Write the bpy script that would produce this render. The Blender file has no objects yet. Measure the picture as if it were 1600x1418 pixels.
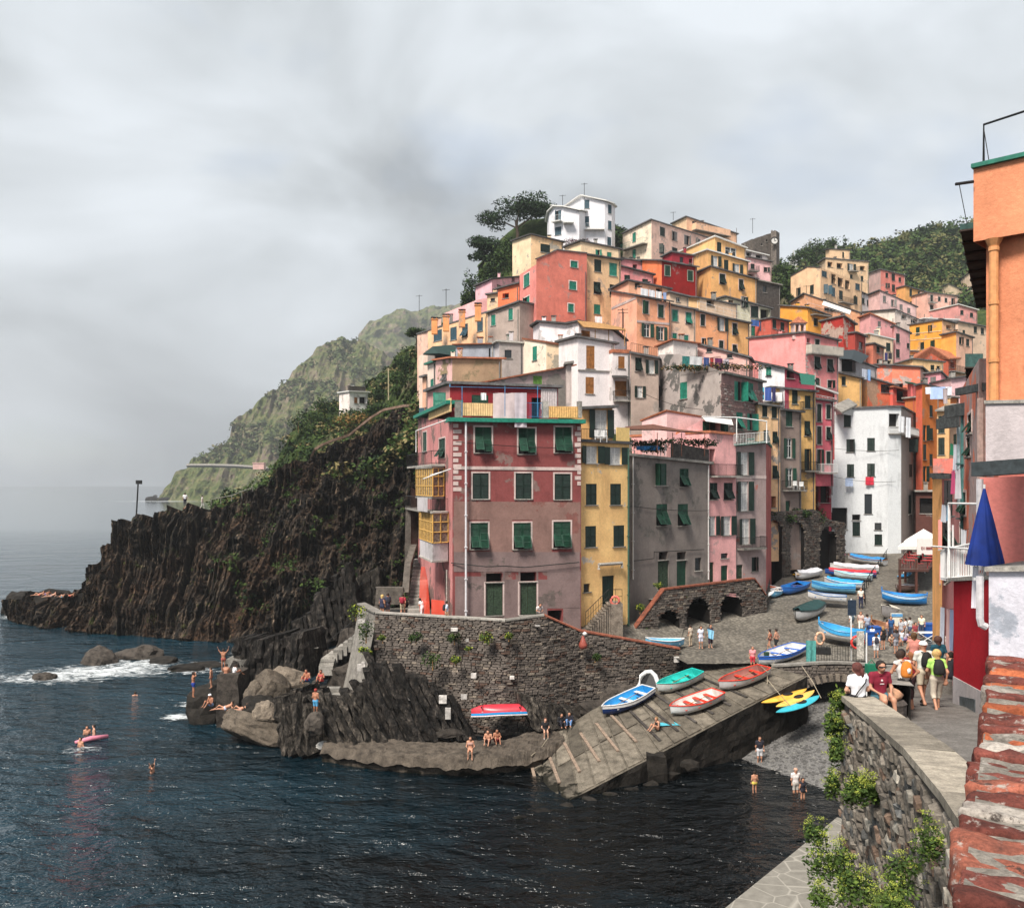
import bpy,bmesh,math,random
import numpy as np
from mathutils import Vector,Matrix,noise
from mathutils.bvhtree import BVHTree
random.seed(7)
C = bpy.context.scene.collection
SC = bpy.context.scene
F,CX,HY,CZ = 1400.0,800.0,752.0,17.0       # lens in photo pixels, horizon row, eye height above the sea

# ---------------------------------------------------------------- camera, sky, sun, exposure
cam_d = bpy.data.cameras.new('camera'); cam = bpy.data.objects.new('camera',cam_d); C.objects.link(cam)
SC.camera = cam
cam.location = (0,0,CZ); cam.rotation_euler = (math.radians(90),0,0)
cam_d.sensor_fit = 'HORIZONTAL'; cam_d.sensor_width = 36.0
cam_d.lens = F / 1600 * 36.0
cam_d.shift_y = (HY - 709) / 1600
cam_d.clip_start = 0.1; cam_d.clip_end = 30000

SUN_EL,SUN_AZ = 52,212        # degrees; azimuth clockwise from +Y: behind the camera, to its left
world = bpy.data.worlds.new('World'); SC.world = world; world.use_nodes = True
nt = world.node_tree; nt.nodes.clear()
def wn(t,**k):
    n = nt.nodes.new(t)
    for a,b in k.items(): setattr(n,a,b)
    return n
wo = wn('ShaderNodeOutputWorld'); bg = wn('ShaderNodeBackground'); bg2 = wn('ShaderNodeBackground'); mx = wn('ShaderNodeMixShader')
sky = wn('ShaderNodeTexSky',sky_type='NISHITA',sun_disc=False)
sky.sun_elevation = math.radians(SUN_EL); sky.sun_rotation = math.radians(SUN_AZ)
bg.inputs[1].default_value = 0.1
tc = wn('ShaderNodeTexCoord'); mp = wn('ShaderNodeMapping'); mp.inputs['Scale'].default_value = (1.0,1.0,1.9)
mp.inputs['Location'].default_value = (0.35,0.1,0.2)
n1 = wn('ShaderNodeTexNoise'); n1.inputs['Scale'].default_value = 2.5; n1.inputs['Detail'].default_value = 5; n1.inputs['Roughness'].default_value = 0.5; n1.inputs['Distortion'].default_value = 0.35
cr = wn('ShaderNodeValToRGB'); e = cr.color_ramp.elements
e[0].position = 0.37; e[0].color = (0.25,0.27,0.287,1)
e[1].position = 0.63; e[1].color = (0.53,0.565,0.60,1)
m_ = cr.color_ramp.elements.new(0.5); m_.color = (0.40,0.43,0.455,1)
n2 = wn('ShaderNodeTexNoise'); n2.inputs['Scale'].default_value = 3.1; n2.inputs['Detail'].default_value = 4
cr2 = wn('ShaderNodeValToRGB'); e2 = cr2.color_ramp.elements
e2[0].position = 0.30; e2[0].color = (0.68,0.68,0.68,1); e2[1].position = 0.42; e2[1].color = (1,1,1,1)
L = nt.links.new
L(tc.outputs['Generated'],mp.inputs[0]); L(mp.outputs[0],n1.inputs['Vector']); L(n1.outputs[0],cr.inputs[0]); L(mp.outputs[0],n2.inputs['Vector']); L(n2.outputs[0],cr2.inputs[0])
L(cr.outputs[0],bg2.inputs[0]); bg2.inputs[1].default_value = 1.0
L(sky.outputs[0],bg.inputs[0]); L(cr2.outputs[0],mx.inputs[0]); L(bg.outputs[0],mx.inputs[1]); L(bg2.outputs[0],mx.inputs[2]); L(mx.outputs[0],wo.inputs[0])
sd = bpy.data.lights.new('sun','SUN'); sun = bpy.data.objects.new('sun',sd); C.objects.link(sun)
sd.energy = 4.2; sd.angle = math.radians(16); sd.color = (1.0,0.93,0.84)
az,el = math.radians(SUN_AZ),math.radians(SUN_EL)
sun.rotation_euler = Vector((math.sin(az) * math.cos(el),math.cos(az) * math.cos(el),math.sin(el))).to_track_quat('Z','Y').to_euler()
SC.view_settings.view_transform = 'Standard'; SC.view_settings.look = 'None'; SC.view_settings.gamma = 1
SC.view_settings.use_curve_mapping = False; SC.view_settings.exposure = 0.76
SC.render.engine = 'CYCLES'; SC.cycles.max_bounces = 5; SC.cycles.diffuse_bounces = 2; SC.cycles.glossy_bounces = 2
SC.cycles.transmission_bounces = 2; SC.cycles.transparent_max_bounces = 8; SC.cycles.volume_bounces = 0
SC.cycles.use_adaptive_sampling = True; SC.cycles.caustics_reflective = False; SC.cycles.caustics_refractive = False

# ---------------------------------------------------------------- places in the world from sight lines
def P(px,py,d): return Vector(((px - CX) / F * d,d,CZ - (py - HY) / F * d))
def zat(py,d): return CZ - (py - HY) / F * d
def atz(px,py,z):
    d = (CZ - z) * F / (py - HY)
    return Vector(((px - CX) / F * d,d,z))

# ---------------------------------------------------------------- objects
def link(o,parent=None):
    C.objects.link(o)
    if parent is not None: o.parent = parent
    return o
def tag(o,label=None,cat=None,group=None,kind=None):
    if label: o['label'] = label
    if cat: o['category'] = cat
    if group: o['group'] = group
    if kind: o['kind'] = kind
    return o
def empty(name,loc,label=None,cat=None,group=None,rz=0):
    o = bpy.data.objects.new(name,None); C.objects.link(o); o.location = loc; o.rotation_euler = (0,0,rz)
    o.empty_display_size = 0.2
    return tag(o,label,cat,group)
class MB:
    """collects polygons, then becomes one mesh"""
    def __init__(s): s.v = []; s.f = []; s.m = []
    def poly(s,pts,m=0):
        n = len(s.v); s.v += [tuple(p) for p in pts]; s.f.append(tuple(range(n,n + len(pts)))); s.m.append(m)
    def box(s,a,b,m=0,M=None):
        x0,y0,z0 = a; x1,y1,z1 = b
        v = [Vector(p) for p in ((x0,y0,z0),(x1,y0,z0),(x1,y1,z0),(x0,y1,z0),(x0,y0,z1),(x1,y0,z1),(x1,y1,z1),(x0,y1,z1))]
        if M is not None: v = [M @ p for p in v]
        n = len(s.v); s.v += [tuple(p) for p in v]
        for q in ((0,3,2,1),(4,5,6,7),(0,1,5,4),(1,2,6,5),(2,3,7,6),(3,0,4,7)): s.f.append(tuple(n + i for i in q)); s.m.append(m)
    def tube(s,pts,r,k=6,m=0,cap=True):
        pts = [Vector(p) for p in pts]; rs = r if hasattr(r,'__len__') else [r] * len(pts)
        n = len(s.v)
        for i,p in enumerate(pts):
            t = (pts[min(i + 1,len(pts) - 1)] - pts[max(i - 1,0)])
            if t.length < 1e-6: t = Vector((0,0,1))
            t.normalize(); a = t.cross(Vector((0,0,1)) if abs(t.z) < .9 else Vector((1,0,0))).normalized(); b = t.cross(a)
            for j in range(k):
                w = 2 * math.pi * j / k; s.v.append(tuple(p + (a * math.cos(w) + b * math.sin(w)) * rs[i]))
        for i in range(len(pts) - 1):
            for j in range(k):
                j2 = (j + 1) % k; s.f.append((n + i*k + j,n + i*k + j2,n + (i+1)*k + j2,n + (i+1)*k + j)); s.m.append(m)
        if cap:
            s.f.append(tuple(n + j for j in range(k))[::-1]); s.m.append(m)
            e0 = n + (len(pts) - 1) * k; s.f.append(tuple(e0 + j for j in range(k))); s.m.append(m)
    def lathe(s,c,prof,k=16,m=0,fl=None):
        n = len(s.v); c = Vector(c)
        for i,(r,z) in enumerate(prof):
            for j in range(k):
                w = 2 * math.pi * j / k; rr = r * (fl(w,i) if fl else 1); s.v.append((c.x + rr * math.cos(w),c.y + rr * math.sin(w),c.z + z))
        for i in range(len(prof) - 1):
            for j in range(k):
                j2 = (j + 1) % k; s.f.append((n + i*k + j,n + i*k + j2,n + (i+1)*k + j2,n + (i+1)*k + j)); s.m.append(m)
    def grid(s,rows,m=0):
        n = len(s.v); w = len(rows[0])
        for r in rows: s.v += [tuple(p) for p in r]
        for i in range(len(rows) - 1):
            for j in range(w - 1): s.f.append((n + i*w + j,n + i*w + j + 1,n + (i+1)*w + j + 1,n + (i+1)*w + j)); s.m.append(m)
    def mesh(s,name,mats,smooth=False):
        me = bpy.data.meshes.new(name); me.from_pydata(s.v,[],s.f)
        for x in (mats if isinstance(mats,(list,tuple)) else [mats]): me.materials.append(x)
        if any(s.m): me.polygons.foreach_set('material_index',s.m)
        if smooth: me.polygons.foreach_set('use_smooth',[True] * len(s.f))
        me.update(); return me
    def build(s,name,mats,parent=None,smooth=False,org=None):
        if org is None and parent is not None and parent.get('wo') is not None: org = Vector(parent['wo'])
        if org is not None: s.v = [(a - org[0],b - org[1],c - org[2]) for a,b,c in s.v]
        o = bpy.data.objects.new(name,s.mesh(name,mats,smooth)); return link(o,parent)
def place(name,loc,label,cat,group=None):
    """an Empty at a world point; parts are given in world coordinates and moved under it"""
    o = empty(name,loc,label,cat,group); o['wo'] = tuple(loc); return o
def solo(mb,name,mats,label,cat,group=None,smooth=False,org=None,kind=None):
    if org is None:
        a = np.array(mb.v); org = ((a[:,0].min()+a[:,0].max())/2,(a[:,1].min()+a[:,1].max())/2,a[:,2].min())
    o = mb.build(name,mats,None,smooth,org); o.location = org
    return tag(o,label,cat,group,kind)

# ---------------------------------------------------------------- materials
_mc = {}
def nodes(name):
    m = bpy.data.materials.new(name); m.use_nodes = True; t = m.node_tree; b = t.nodes['Principled BSDF']; return m,t,b
def N(t,ty,vals=None,**k):
    n = t.nodes.new(ty)
    for a,b in k.items(): setattr(n,a,b)
    for a,b in (vals or {}).items(): n.inputs[a].default_value = b
    return n
def ramp(t,fac,stops):
    r = t.nodes.new('ShaderNodeValToRGB'); e = r.color_ramp.elements
    while len(e) < len(stops): e.new(0.5)
    for i,(p,c) in enumerate(stops):
        e[i].position = p; e[i].color = (c[0],c[1],c[2],1) if hasattr(c,'__len__') else (c,c,c,1)
    t.links.new(fac,r.inputs[0]); return r.outputs[0]
def mixc(t,fac,a,b,mode='MIX'):
    n = t.nodes.new('ShaderNodeMix'); n.data_type = 'RGBA'; n.blend_type = mode
    for s,v in ((0,fac),(6,a),(7,b)):
        if isinstance(v,bpy.types.NodeSocket): t.links.new(v,n.inputs[s])
        elif s == 0: n.inputs[0].default_value = v
        else: n.inputs[s].default_value = (*v[:3],1)
    return n.outputs[2]
def noise_tex(t,scale,detail=4,rough=0.55,vec=None,dist=0):
    n = N(t,'ShaderNodeTexNoise',{'Scale': scale,'Detail': detail,'Roughness': rough,'Distortion': dist})
    if vec is not None: t.links.new(vec,n.inputs['Vector'])
    return n.outputs[0]
def wpos(t,scale=(1,1,1),rot=(0,0,0),loc=(0,0,0)):
    g = t.nodes.new('ShaderNodeNewGeometry'); m = N(t,'ShaderNodeMapping'); m.inputs['Scale'].default_value = scale
    m.inputs['Rotation'].default_value = rot; m.inputs['Location'].default_value = loc
    t.links.new(g.outputs['Position'],m.inputs[0]); return m.outputs[0]
def bump(t,b,h,strength=0.3,dist=0.05):
    n = N(t,'ShaderNodeBump',{'Strength': strength,'Distance': dist}); t.links.new(h,n.inputs['Height']); t.links.new(n.outputs[0],b.inputs['Normal'])
def flat(col,rough=0.6,var=0.12,metal=0.0,scale=6.0,name=None,spec=0.35):
    """plain paint, cloth, metal: colour with a little uneven wear"""
    key = ('flat',tuple(round(c,3) for c in col),rough,var,metal,scale)
    if key in _mc: return _mc[key]
    m,t,b = nodes(name or 'paint'); v = wpos(t)
    nz = noise_tex(t,scale,4,0.6,v)
    lo = tuple(c * (1 - var * 1.6) for c in col); hi = tuple(min(1,c * (1 + var)) for c in col)
    t.links.new(ramp(t,nz,[(0.3,lo),(0.7,hi)]),b.inputs['Base Color'])
    b.inputs['Roughness'].default_value = rough; b.inputs['Metallic'].default_value = metal
    b.inputs['Specular IOR Level'].default_value = spec
    _mc[key] = m; return m
def plaster(col,peel=None,amt=0.42,wear=0.22,seed=0):
    """rendered wall: mottled colour, rain streaks, patches where the coat has come off"""
    key = ('pl',tuple(round(c,3) for c in col),peel,amt,wear,seed)
    g_ = sum(col) / 3; s_ = (max(col) - min(col)) / max(max(col),.01); col = tuple(min(.92,max(.01,(g_ + (c - g_) * 1.10) * k_)) for c,k_ in zip(col,(1.06 + .05 * s_,1.04 - .09 * s_,1.05)))
    if key in _mc: return _mc[key]
    m,t,b = nodes('plaster'); off = (seed * 17.3,seed * 5.1,seed * 9.7)
    v = wpos(t,loc=off); vs = wpos(t,(1.9,1.9,0.30),loc=off)
    lo = tuple(c * (1 - wear) for c in col); hi = tuple(min(0.95,c * (1 + wear * 0.5)) for c in col)
    base = ramp(t,noise_tex(t,0.55,6,0.62,v),[(0.3,lo),(0.62,hi)])
    fine = ramp(t,noise_tex(t,7,5,0.7,v),[(0.32,0.84),(0.6,1.0)])
    c1 = mixc(t,1.0,base,fine,'MULTIPLY')
    st = ramp(t,noise_tex(t,1.1,5,0.6,vs),[(0.34,0.66),(0.52,1.0)])
    sm_ = ramp(t,noise_tex(t,0.35,4,0.6,wpos(t,loc=(off[1],off[2],3))),[(0.45,0.0),(0.62,0.75)])
    c2 = mixc(t,sm_,c1,st,'MULTIPLY')
    pc = peel or tuple(0.5 * c + 0.5 * g for c,g in zip(col,(0.33,0.31,0.29)))
    pcv = ramp(t,noise_tex(t,3,4,0.6,v),[(0.35,tuple(c * 0.72 for c in pc)),(0.65,pc)])
    mask = ramp(t,noise_tex(t,0.42,9,0.66,wpos(t,loc=(off[0] + 3,off[1],off[2] + 8))),[(amt - 0.012,1.0),(amt + 0.012,0.0)])
    t.links.new(mixc(t,mask,c2,pcv),b.inputs['Base Color'])
    b.inputs['Roughness'].default_value = 0.93; b.inputs['Specular IOR Level'].default_value = 0.15
    bump(t,b,noise_tex(t,9,6,0.7,v),0.5,0.04)
    _mc[key] = m; return m
def stone(col,col2=None,scale=1.0,name='stone',moss=0.0,bs=0.7,rough=0.9,wet=0):
    key = ('st',col,col2,scale,moss,bs,rough,wet)
    if key in _mc: return _mc[key]
    m,t,b = nodes(name); v = wpos(t)
    col2 = col2 or tuple(c * 0.45 for c in col)
    c = ramp(t,noise_tex(t,1.3 * scale,8,0.68,v),[(0.3,col2),(0.52,col),(0.75,tuple(min(1,x * 1.55) for x in col))])
    oi = N(t,'ShaderNodeObjectInfo'); r = ramp(t,oi.outputs['Random'],[(0,0.6),(1,1.3)])
    c = mixc(t,1.0,c,r,'MULTIPLY')
    sp = ramp(t,noise_tex(t,11 * scale,6,0.75,v),[(0.35,0.5),(0.6,1.12)])
    c = mixc(t,0.8,c,sp,'MULTIPLY')
    if wet:      # tide band: dark weed and damp up to a ragged line above the water
        z_ = t.nodes.new('ShaderNodeSeparateXYZ'); t.links.new(v,z_.inputs[0]); q_ = N(t,'ShaderNodeMath',operation='MULTIPLY_ADD'); q_.inputs[1].default_value = 1.6; t.links.new(noise_tex(t,1.2,5,.6,v),q_.inputs[0]); t.links.new(z_.outputs['Z'],q_.inputs[2])
        c = mixc(t,ramp(t,q_.outputs[0],[(wet - .05,1.0),(min(1,wet + .1),0.0)]),c,(0.012,0.011,0.007))
    if moss:
        mm = ramp(t,noise_tex(t,0.5 * scale,8,0.7,v),[(0.58 - moss,0.0),(0.64 - moss,1.0)])
        c = mixc(t,mm,c,(0.06,0.075,0.022))
    t.links.new(c,b.inputs['Base Color']); b.inputs['Roughness'].default_value = rough; b.inputs['Specular IOR Level'].default_value = 0.2
    bump(t,b,noise_tex(t,5 * scale,8,0.72,v),bs,0.12 / scale)
    _mc[key] = m; return m
def leafmat(a,b_,c_=None,scale=1.2):
    key = ('lf',a,b_,c_,scale)
    if key in _mc: return _mc[key]
    m,t,b = nodes('leaves'); v = wpos(t)
    st = [(0.3,a),(0.68,b_)]
    if c_: st = [(0.25,a),(0.55,b_),(0.72,c_)]
    t.links.new(ramp(t,noise_tex(t,scale,5,0.7,v),st),b.inputs['Base Color'])
    b.inputs['Roughness'].default_value = 0.75; b.inputs['Specular IOR Level'].default_value = 0.15
    _mc[key] = m; return m
WHITE = (0.72,0.70,0.68); CREAM = (0.74,0.60,0.42); YELL = (0.88,0.57,0.26); OCH = (0.62,0.38,0.14); ORA = (0.72,0.37,0.16)
SALM = (0.72,0.34,0.22); PINK = (0.70,0.36,0.34); PALEP = (0.72,0.50,0.47); RED = (0.27,0.045,0.04); BRICKR = (0.50,0.15,0.10)
GREY = (0.30,0.275,0.25); TAN = (0.42,0.33,0.22); BEIGE = (0.62,0.50,0.36); DRED = (0.34,0.05,0.035)
SLATE = stone((0.12,0.115,0.115),scale=1.5,name='slate'); TILE = stone((0.42,0.15,0.08),(0.25,0.09,0.05),scale=2.0,name='roof_tile')
CONC = stone((0.33,0.31,0.28),(0.2,0.19,0.17),name='concrete',bs=0.35)
SHG = flat((0.009,0.050,0.028),0.5,0.3,scale=3); SHD = flat((0.008,0.022,0.016),0.5,0.3,scale=3); SHT = flat((0.02,0.22,0.15),0.5,0.25,scale=3)
SHB = flat((0.30,0.12,0.03),0.6,0.25,scale=3); SHS = flat((0.20,0.19,0.18),0.6,0.2,scale=3); SHBL = flat((0.04,0.09,0.12),0.5,0.2,scale=3)
IRON = flat((0.03,0.03,0.03),0.5,0.3,0.6); WMET = flat((0.75,0.75,0.74),0.4,0.1); WOOD = flat((0.30,0.17,0.07),0.7,0.35,scale=4)
DOORG = flat((0.035,0.06,0.035),0.7,0.5,scale=9)
WFRAME = flat((0.68,0.67,0.64),0.5,0.1); SURR = plaster((0.54,0.46,0.42),seed=3)
DARK = flat((0.012,0.011,0.011),0.9,0.2)
m,t,b = nodes('glass'); b.inputs['Base Color'].default_value = (0.015,0.018,0.02,1); b.inputs['Roughness'].default_value = 0.12
bump(t,b,noise_tex(t,1.5,2,0.5,wpos(t)),0.05,0.1); GLASS = m
CURT = flat((0.55,0.55,0.54),0.8,0.2,scale=9)
SKIN = [flat(c,0.55,0.12,scale=9) for c in ((0.50,0.25,0.16),(0.38,0.17,0.10),(0.60,0.33,0.23))]
# ---------------------------------------------------------------- houses
def unit_shutter():
    """one leaf, 1 x 1 in its own plane, slats running across it"""
    b = MB(); b.box((0,-0.02,0),(0.1,0.02,1)); b.box((0.9,-0.02,0),(1,0.02,1)); b.box((0.1,-0.019,0),(0.9,0.019,0.04)); b.box((0.1,-0.019,0.96),(0.9,0.019,1)); b.box((0.1,-0.019,0.48),(0.9,0.019,0.53))
    for k in range(16):
        z = 0.045 + k * 0.0572
        b.poly([(0.1,-0.014,z),(0.9,-0.014,z),(0.9,0.012,z + 0.05),(0.1,0.012,z + 0.05)])
    b.poly([(0.1,0.014,0.04),(0.9,0.014,0.04),(0.9,0.014,0.96),(0.1,0.014,0.96)])
    return b
_sh = {}
def shutter_mesh(mat):
    if mat.name not in _sh: _sh[mat.name] = unit_shutter().mesh('shutter',mat)
    return _sh[mat.name]
_pn = {}
def pane_mesh(mat,mull):
    k = (mat.name,mull)
    if k not in _pn:
        b = MB(); b.poly([(0,0,0),(1,0,0),(1,0,1),(0,0,1)])
        if mull:
            for a,c in (((0,-.03,0),(.07,0,1)),((.93,-.03,0),(1,0,1)),((.455,-.032,0),(.545,0,1)),((.07,-.03,0),(.455,0,.05)),((.545,-.03,0),(.93,0,.05)),((.07,-.03,.95),(.455,0,1)),((.545,-.03,.95),(.93,0,1)),((.07,-.028,.60),(.455,0,.63)),((.545,-.028,.60),(.93,0,.63))): b.box(a,c,1)
        _pn[k] = b.mesh('pane',[mat,WFRAME])
    return _pn[k]
def child(name,me,parent,loc,scale=(1,1,1),rot=(0,0,0)):
    o = bpy.data.objects.new(name,me); link(o,parent); o.location = loc; o.scale = scale; o.rotation_euler = rot; return o
SHC = dict(g=SHG,d=SHD,t=SHT,b=SHB,s=SHS,l=SHBL)
def arch_sides(mb,f,uc,hw,z0,z1,r,m=1):
    for u in (uc - hw,uc + hw): mb.poly([f.pt(u,z0),f.pt(u,z0,-r),f.pt(u,z1,-r),f.pt(u,z1)],m)
class Face:
    def __init__(s,A,B): s.A = Vector((A.x,A.y,0)); s.B = Vector((B.x,B.y,0)); s.d = (s.B - s.A); s.L = s.d.length; s.d.normalize(); s.n = Vector((s.d.y,-s.d.x,0)); s.ang = math.atan2(s.d.y,s.d.x)
    def u(s,px):      # where the sight line of a column meets the wall
        k = (px - CX) / F; den = s.d.x - k * s.d.y
        return (k * s.A.y - s.A.x) / den
    def pt(s,u,z,out=0): p = s.A + s.d * u + s.n * out; p.z = z; return p
    def z(s,py,u): return zat(py,(s.A + s.d * u).y)
REC = 0.16
def window(house,f,u0,u1,z0,z1,style,shm,sur,org):
    w,h = u1 - u0,z1 - z0
    b = MB(); kind = style[0]
    t = 0.11
    if sur is not None and kind not in 'xA':      # surround, proud of the wall
        b.box((-t,-0.035,0),(0,0.0,h + t)); b.box((w,-0.035,0),(w + t,0.0,h + t)); b.box((0,-0.034,h),(w,0.0,h + t))
    if kind in 'dD': b.box((-.05,-0.06,-0.08),(w + .05,REC,0),1)
    elif kind not in 'A': b.box((-t * 0.9,-0.09,-0.07),(w + t * 0.9,REC,0),1)
    else: b.box((0,0.12,0),(w,REC,0.05),1)
    name = 'door' if kind in 'dD' else 'window'
    o = bpy.data.objects.new(name,b.mesh(name,[sur or SURR,CONC])); link(o,house)
    p = f.pt(u0,z0); o.location = p - org; o.rotation_euler = (0,0,f.ang)
    far = f.A.y > 200
    if kind in 'chC':
        child('pane',pane_mesh(DARK,False),o,(0,REC - .01,0),(w,1,h))
        for k in (0,1):
            x = k * w * 0.5 + 0.01; ww = w * 0.5 - 0.02; sm = shutter_mesh(shm)
            if kind == 'h':
                hh = h * (0.5 if (k + int(w * 100)) % 3 else 0.62)
                child('shutter',sm,o,(x,0.03,hh),(ww,1,h - hh))
                child('shutter_flap',sm,o,(x,0.0,hh),(ww,1,-hh),(math.radians(-34 + (k * 9) % 20),0,0))
            elif random.random() < .13: child('shutter',sm,o,(0,0,0) if k == 0 else (w,0,0),(ww if k == 0 else -ww,1,h),(0,0,-math.radians(random.uniform(25,140)) * (1 if k == 0 else -1)))
            else: child('shutter',sm,o,(x,0.03 + k * 0.004,0),(ww,1,h))
    elif kind == 'o':
        child('pane',pane_mesh(CURT if len(style) > 1 and style[1] == 'w' else GLASS,True),o,(0,REC - .02,0),(w,1,h))
        for k in (0,1):
            a = math.radians(random.uniform(158,176)); sm = shutter_mesh(shm)
            if k == 0: child('shutter',sm,o,(-0.01,-0.05,0),(w * .5,1,h),(0,0,-a))
            else: child('shutter',sm,o,(w + 0.01,-0.05,0),(-w * .5,1,h),(0,0,a))
    elif kind == 'g': child('pane',pane_mesh(GLASS,True),o,(0,REC - .02,0),(w,1,h))
    elif kind in 'dD':
        db = MB(); db.box((0,REC - .05,0),(w / 2 - .01,REC,h)); db.box((w / 2 + .01,REC - .05,0),(w,REC,h))
        nP = 7
        for i in range(nP):
            for s in (0,1):
                x0 = s * (w / 2 + .01) + .03 + i * (w / 2 - .06) / nP; db.box((x0,REC - .066,.05),(x0 + (w / 2 - .06) / nP - .015,REC - .0495,h - .05))
        q = bpy.data.objects.new('door_leaf',db.mesh('door_leaf',shm)); link(q,o)
    else: child('pane',pane_mesh(GLASS if kind == 'p' else DARK,False),o,(0,REC + (.5 if kind in 'xA' else 0) - .01,0),(w,1,h))
    return o
def wall_face(mb,f,prof,zb,holes,m=0):
    """prof: [(u, ztop)...]; holes: (u0,u1,z0,z1,depth); openings are really cut, with reveals"""
    us = {0.0,f.L}
    for u,z in prof: us.add(min(max(u,0),f.L))
    for h in holes: us.add(min(max(h[0],0.001),f.L)); us.add(min(max(h[1],0.001),f.L))
    us = sorted(us)
    def zt(u):
        for (a,za),(c,zc) in zip(prof,prof[1:]):
            if a - 1e-6 <= u <= c + 1e-6: return za + (zc - za) * ((u - a) / max(c - a,1e-6))
        return prof[-1][1]
    for a,c in zip(us,us[1:]):
        if c - a < 1e-4: continue
        mid = (a + c) / 2; col = sorted([h for h in holes if h[0] < mid < h[1]],key=lambda h: h[2]); z = zb
        for h in col:
            if h[2] > z: mb.poly([f.pt(a,z),f.pt(c,z),f.pt(c,h[2]),f.pt(a,h[2])],m)
            z = max(z,h[3])
        mb.poly([f.pt(a,z),f.pt(c,z),f.pt(c,max(zt(c),z)),f.pt(a,max(zt(a),z))],m)
    for h in holes:
        a,c,z0,z1,r = h[:5]
        if len(h) > 5:      # one strip of an arch: soffit only, sides come once per arch
            mb.poly([f.pt(a,z1,-r),f.pt(c,z1,-r),f.pt(c,z1),f.pt(a,z1)],1); continue
        mb.poly([f.pt(a,z0),f.pt(a,z0,-r),f.pt(a,z1,-r),f.pt(a,z1)],m); mb.poly([f.pt(c,z0,-r),f.pt(c,z0),f.pt(c,z1),f.pt(c,z1,-r)],m)
        mb.poly([f.pt(a,z0),f.pt(c,z0),f.pt(c,z0,-r),f.pt(a,z0,-r)],m); mb.poly([f.pt(a,z1,-r),f.pt(c,z1,-r),f.pt(c,z1),f.pt(a,z1)],m)
HOUSES = []; GROUNDPTS = []
def parse(wins):
    out = []
    for row in wins.split(';'):
        row = row.strip()
        if not row: continue
        hd,tl = row.split(':'); fi,st,w,h = hd.split(); 
        for q in tl.split():
            x,y = q.split(','); out.append((int(fi),st,float(x),float(y),float(w),float(h)))
    return out
def house(label,pts,yb,col,wins='',sh='d',sur=None,roof='slate',prof=None,dep=8.0,oh=0.35,peel=None,amt=0.40,cat='house',name='house',gz=True,th=0.2,group='houses stacked up the hillside',sunk=5.0,gable=None,mats=None,wear=0.22):
    """pts: visible top corners left to right (column, row, distance); yb: row of the foot at the nearest corner"""
    Q = [P(*p) for p in pts]; n = len(Q)
    dmin = min(p[2] for p in pts); zb = zat(yb,dmin)
    if n == 2:
        dv = (Q[1] - Q[0]); dv.z = 0; dv.normalize(); nb = Vector((-dv.y,dv.x,0)) * dep
        foot = [Q[0],Q[1],Q[1] + nb,Q[0] + nb]
    elif n == 3:
        back = Q[0] + Q[2] - Q[1]; back.z = Q[0].z + Q[2].z - Q[1].z; foot = [Q[0],Q[1],Q[2],back]
    else:
        dv = (Q[-1] - Q[0]); dv.z = 0; dv.normalize(); nb = Vector((-dv.y,dv.x,0)) * dep
        foot = Q + [Q[-1] + nb,Q[0] + nb]
    cen = sum(foot,Vector()) / len(foot); org = Vector((cen.x,cen.y,zb))
    H = empty(name,org,label,cat,group); H['wo'] = tuple(org)
    cols = col if isinstance(col,list) else [col]
    ms = mats or [plaster(c,peel,amt,wear,seed=(len(HOUSES) * 7 + i) % 23) for i,c in enumerate(cols)]
    faces = []; N_ = len(foot); holes = {}
    for i in range(N_): faces.append(Face(foot[i],foot[(i + 1) % N_]))
    surm = None if sur is None else (SURR if sur == 1 else plaster(sur,seed=5))
    for (fi,st,x,y,w,h) in parse(wins):
        f = faces[fi]; shc = SHC.get(st[-1],SHC[sh]) if len(st) > 1 else SHC[sh]
        u0,u1 = f.u(x - w / 2),f.u(x + w / 2); um = (u0 + u1) / 2; z0,z1 = f.z(y + h / 2,um),f.z(y - h / 2,um)
        if st[0] == 'o' : 
            q = (u1 - u0) * 0.26; u0 += q; u1 -= q
        u0 = max(u0,0.05); u1 = min(u1,f.L - 0.05)
        if u1 - u0 < 0.1: continue
        if (st[0] in 'ch') and (u1 - u0) > 2.6: u1 = u0 + 2.6
        holes.setdefault(fi,[]).append((u0,u1,z0,z1,REC + (0.5 if st[0] in 'xA' else 0)))
        window(H,f,u0,u1,z0,z1,st,shc if st[0] not in 'dD' or len(st) > 1 else DOORG,surm,org)
    mb = MB(); tops = []
    gx = None
    for i,f in enumerate(faces):
        za,zc = foot[i].z,foot[(i + 1) % N_].z; pr = [(0,za),(f.L,zc)]
        if prof and i in prof:
            pr = []
            for x,y in prof[i]:
                u = min(max(f.u(x),0),f.L); pr.append((u,f.z(y,u)))
            pr[0] = (0,pr[0][1]); pr[-1] = (f.L,pr[-1][1])
        if gable and (i == gable[0] or i == (gable[0] + 2) % 4): pr = [(0,za),(f.L / 2,max(za,zc) + gable[1]),(f.L,zc)]
        wall_face(mb,f,pr,zb - sunk,holes.get(i,[]),min(i,len(ms) - 1)); tops.append(pr)
    mb.build('wall',ms,H)
    rm = {'slate': SLATE,'tile': TILE,'conc': CONC,'green': flat((0.02,0.16,0.11),0.6,0.2),'white': WFRAME,'tan': stone((0.4,0.28,0.18),name='tan')}.get(roof)
    r = MB()
    def slab(pts4,up=0.0):
        top = [p + Vector((0,0,th)) for p in pts4]; k = len(pts4)
        r.poly(top); r.poly(pts4[::-1])
        for i in range(k): r.poly([pts4[i],pts4[(i + 1) % k],top[(i + 1) % k],top[i]])
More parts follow.
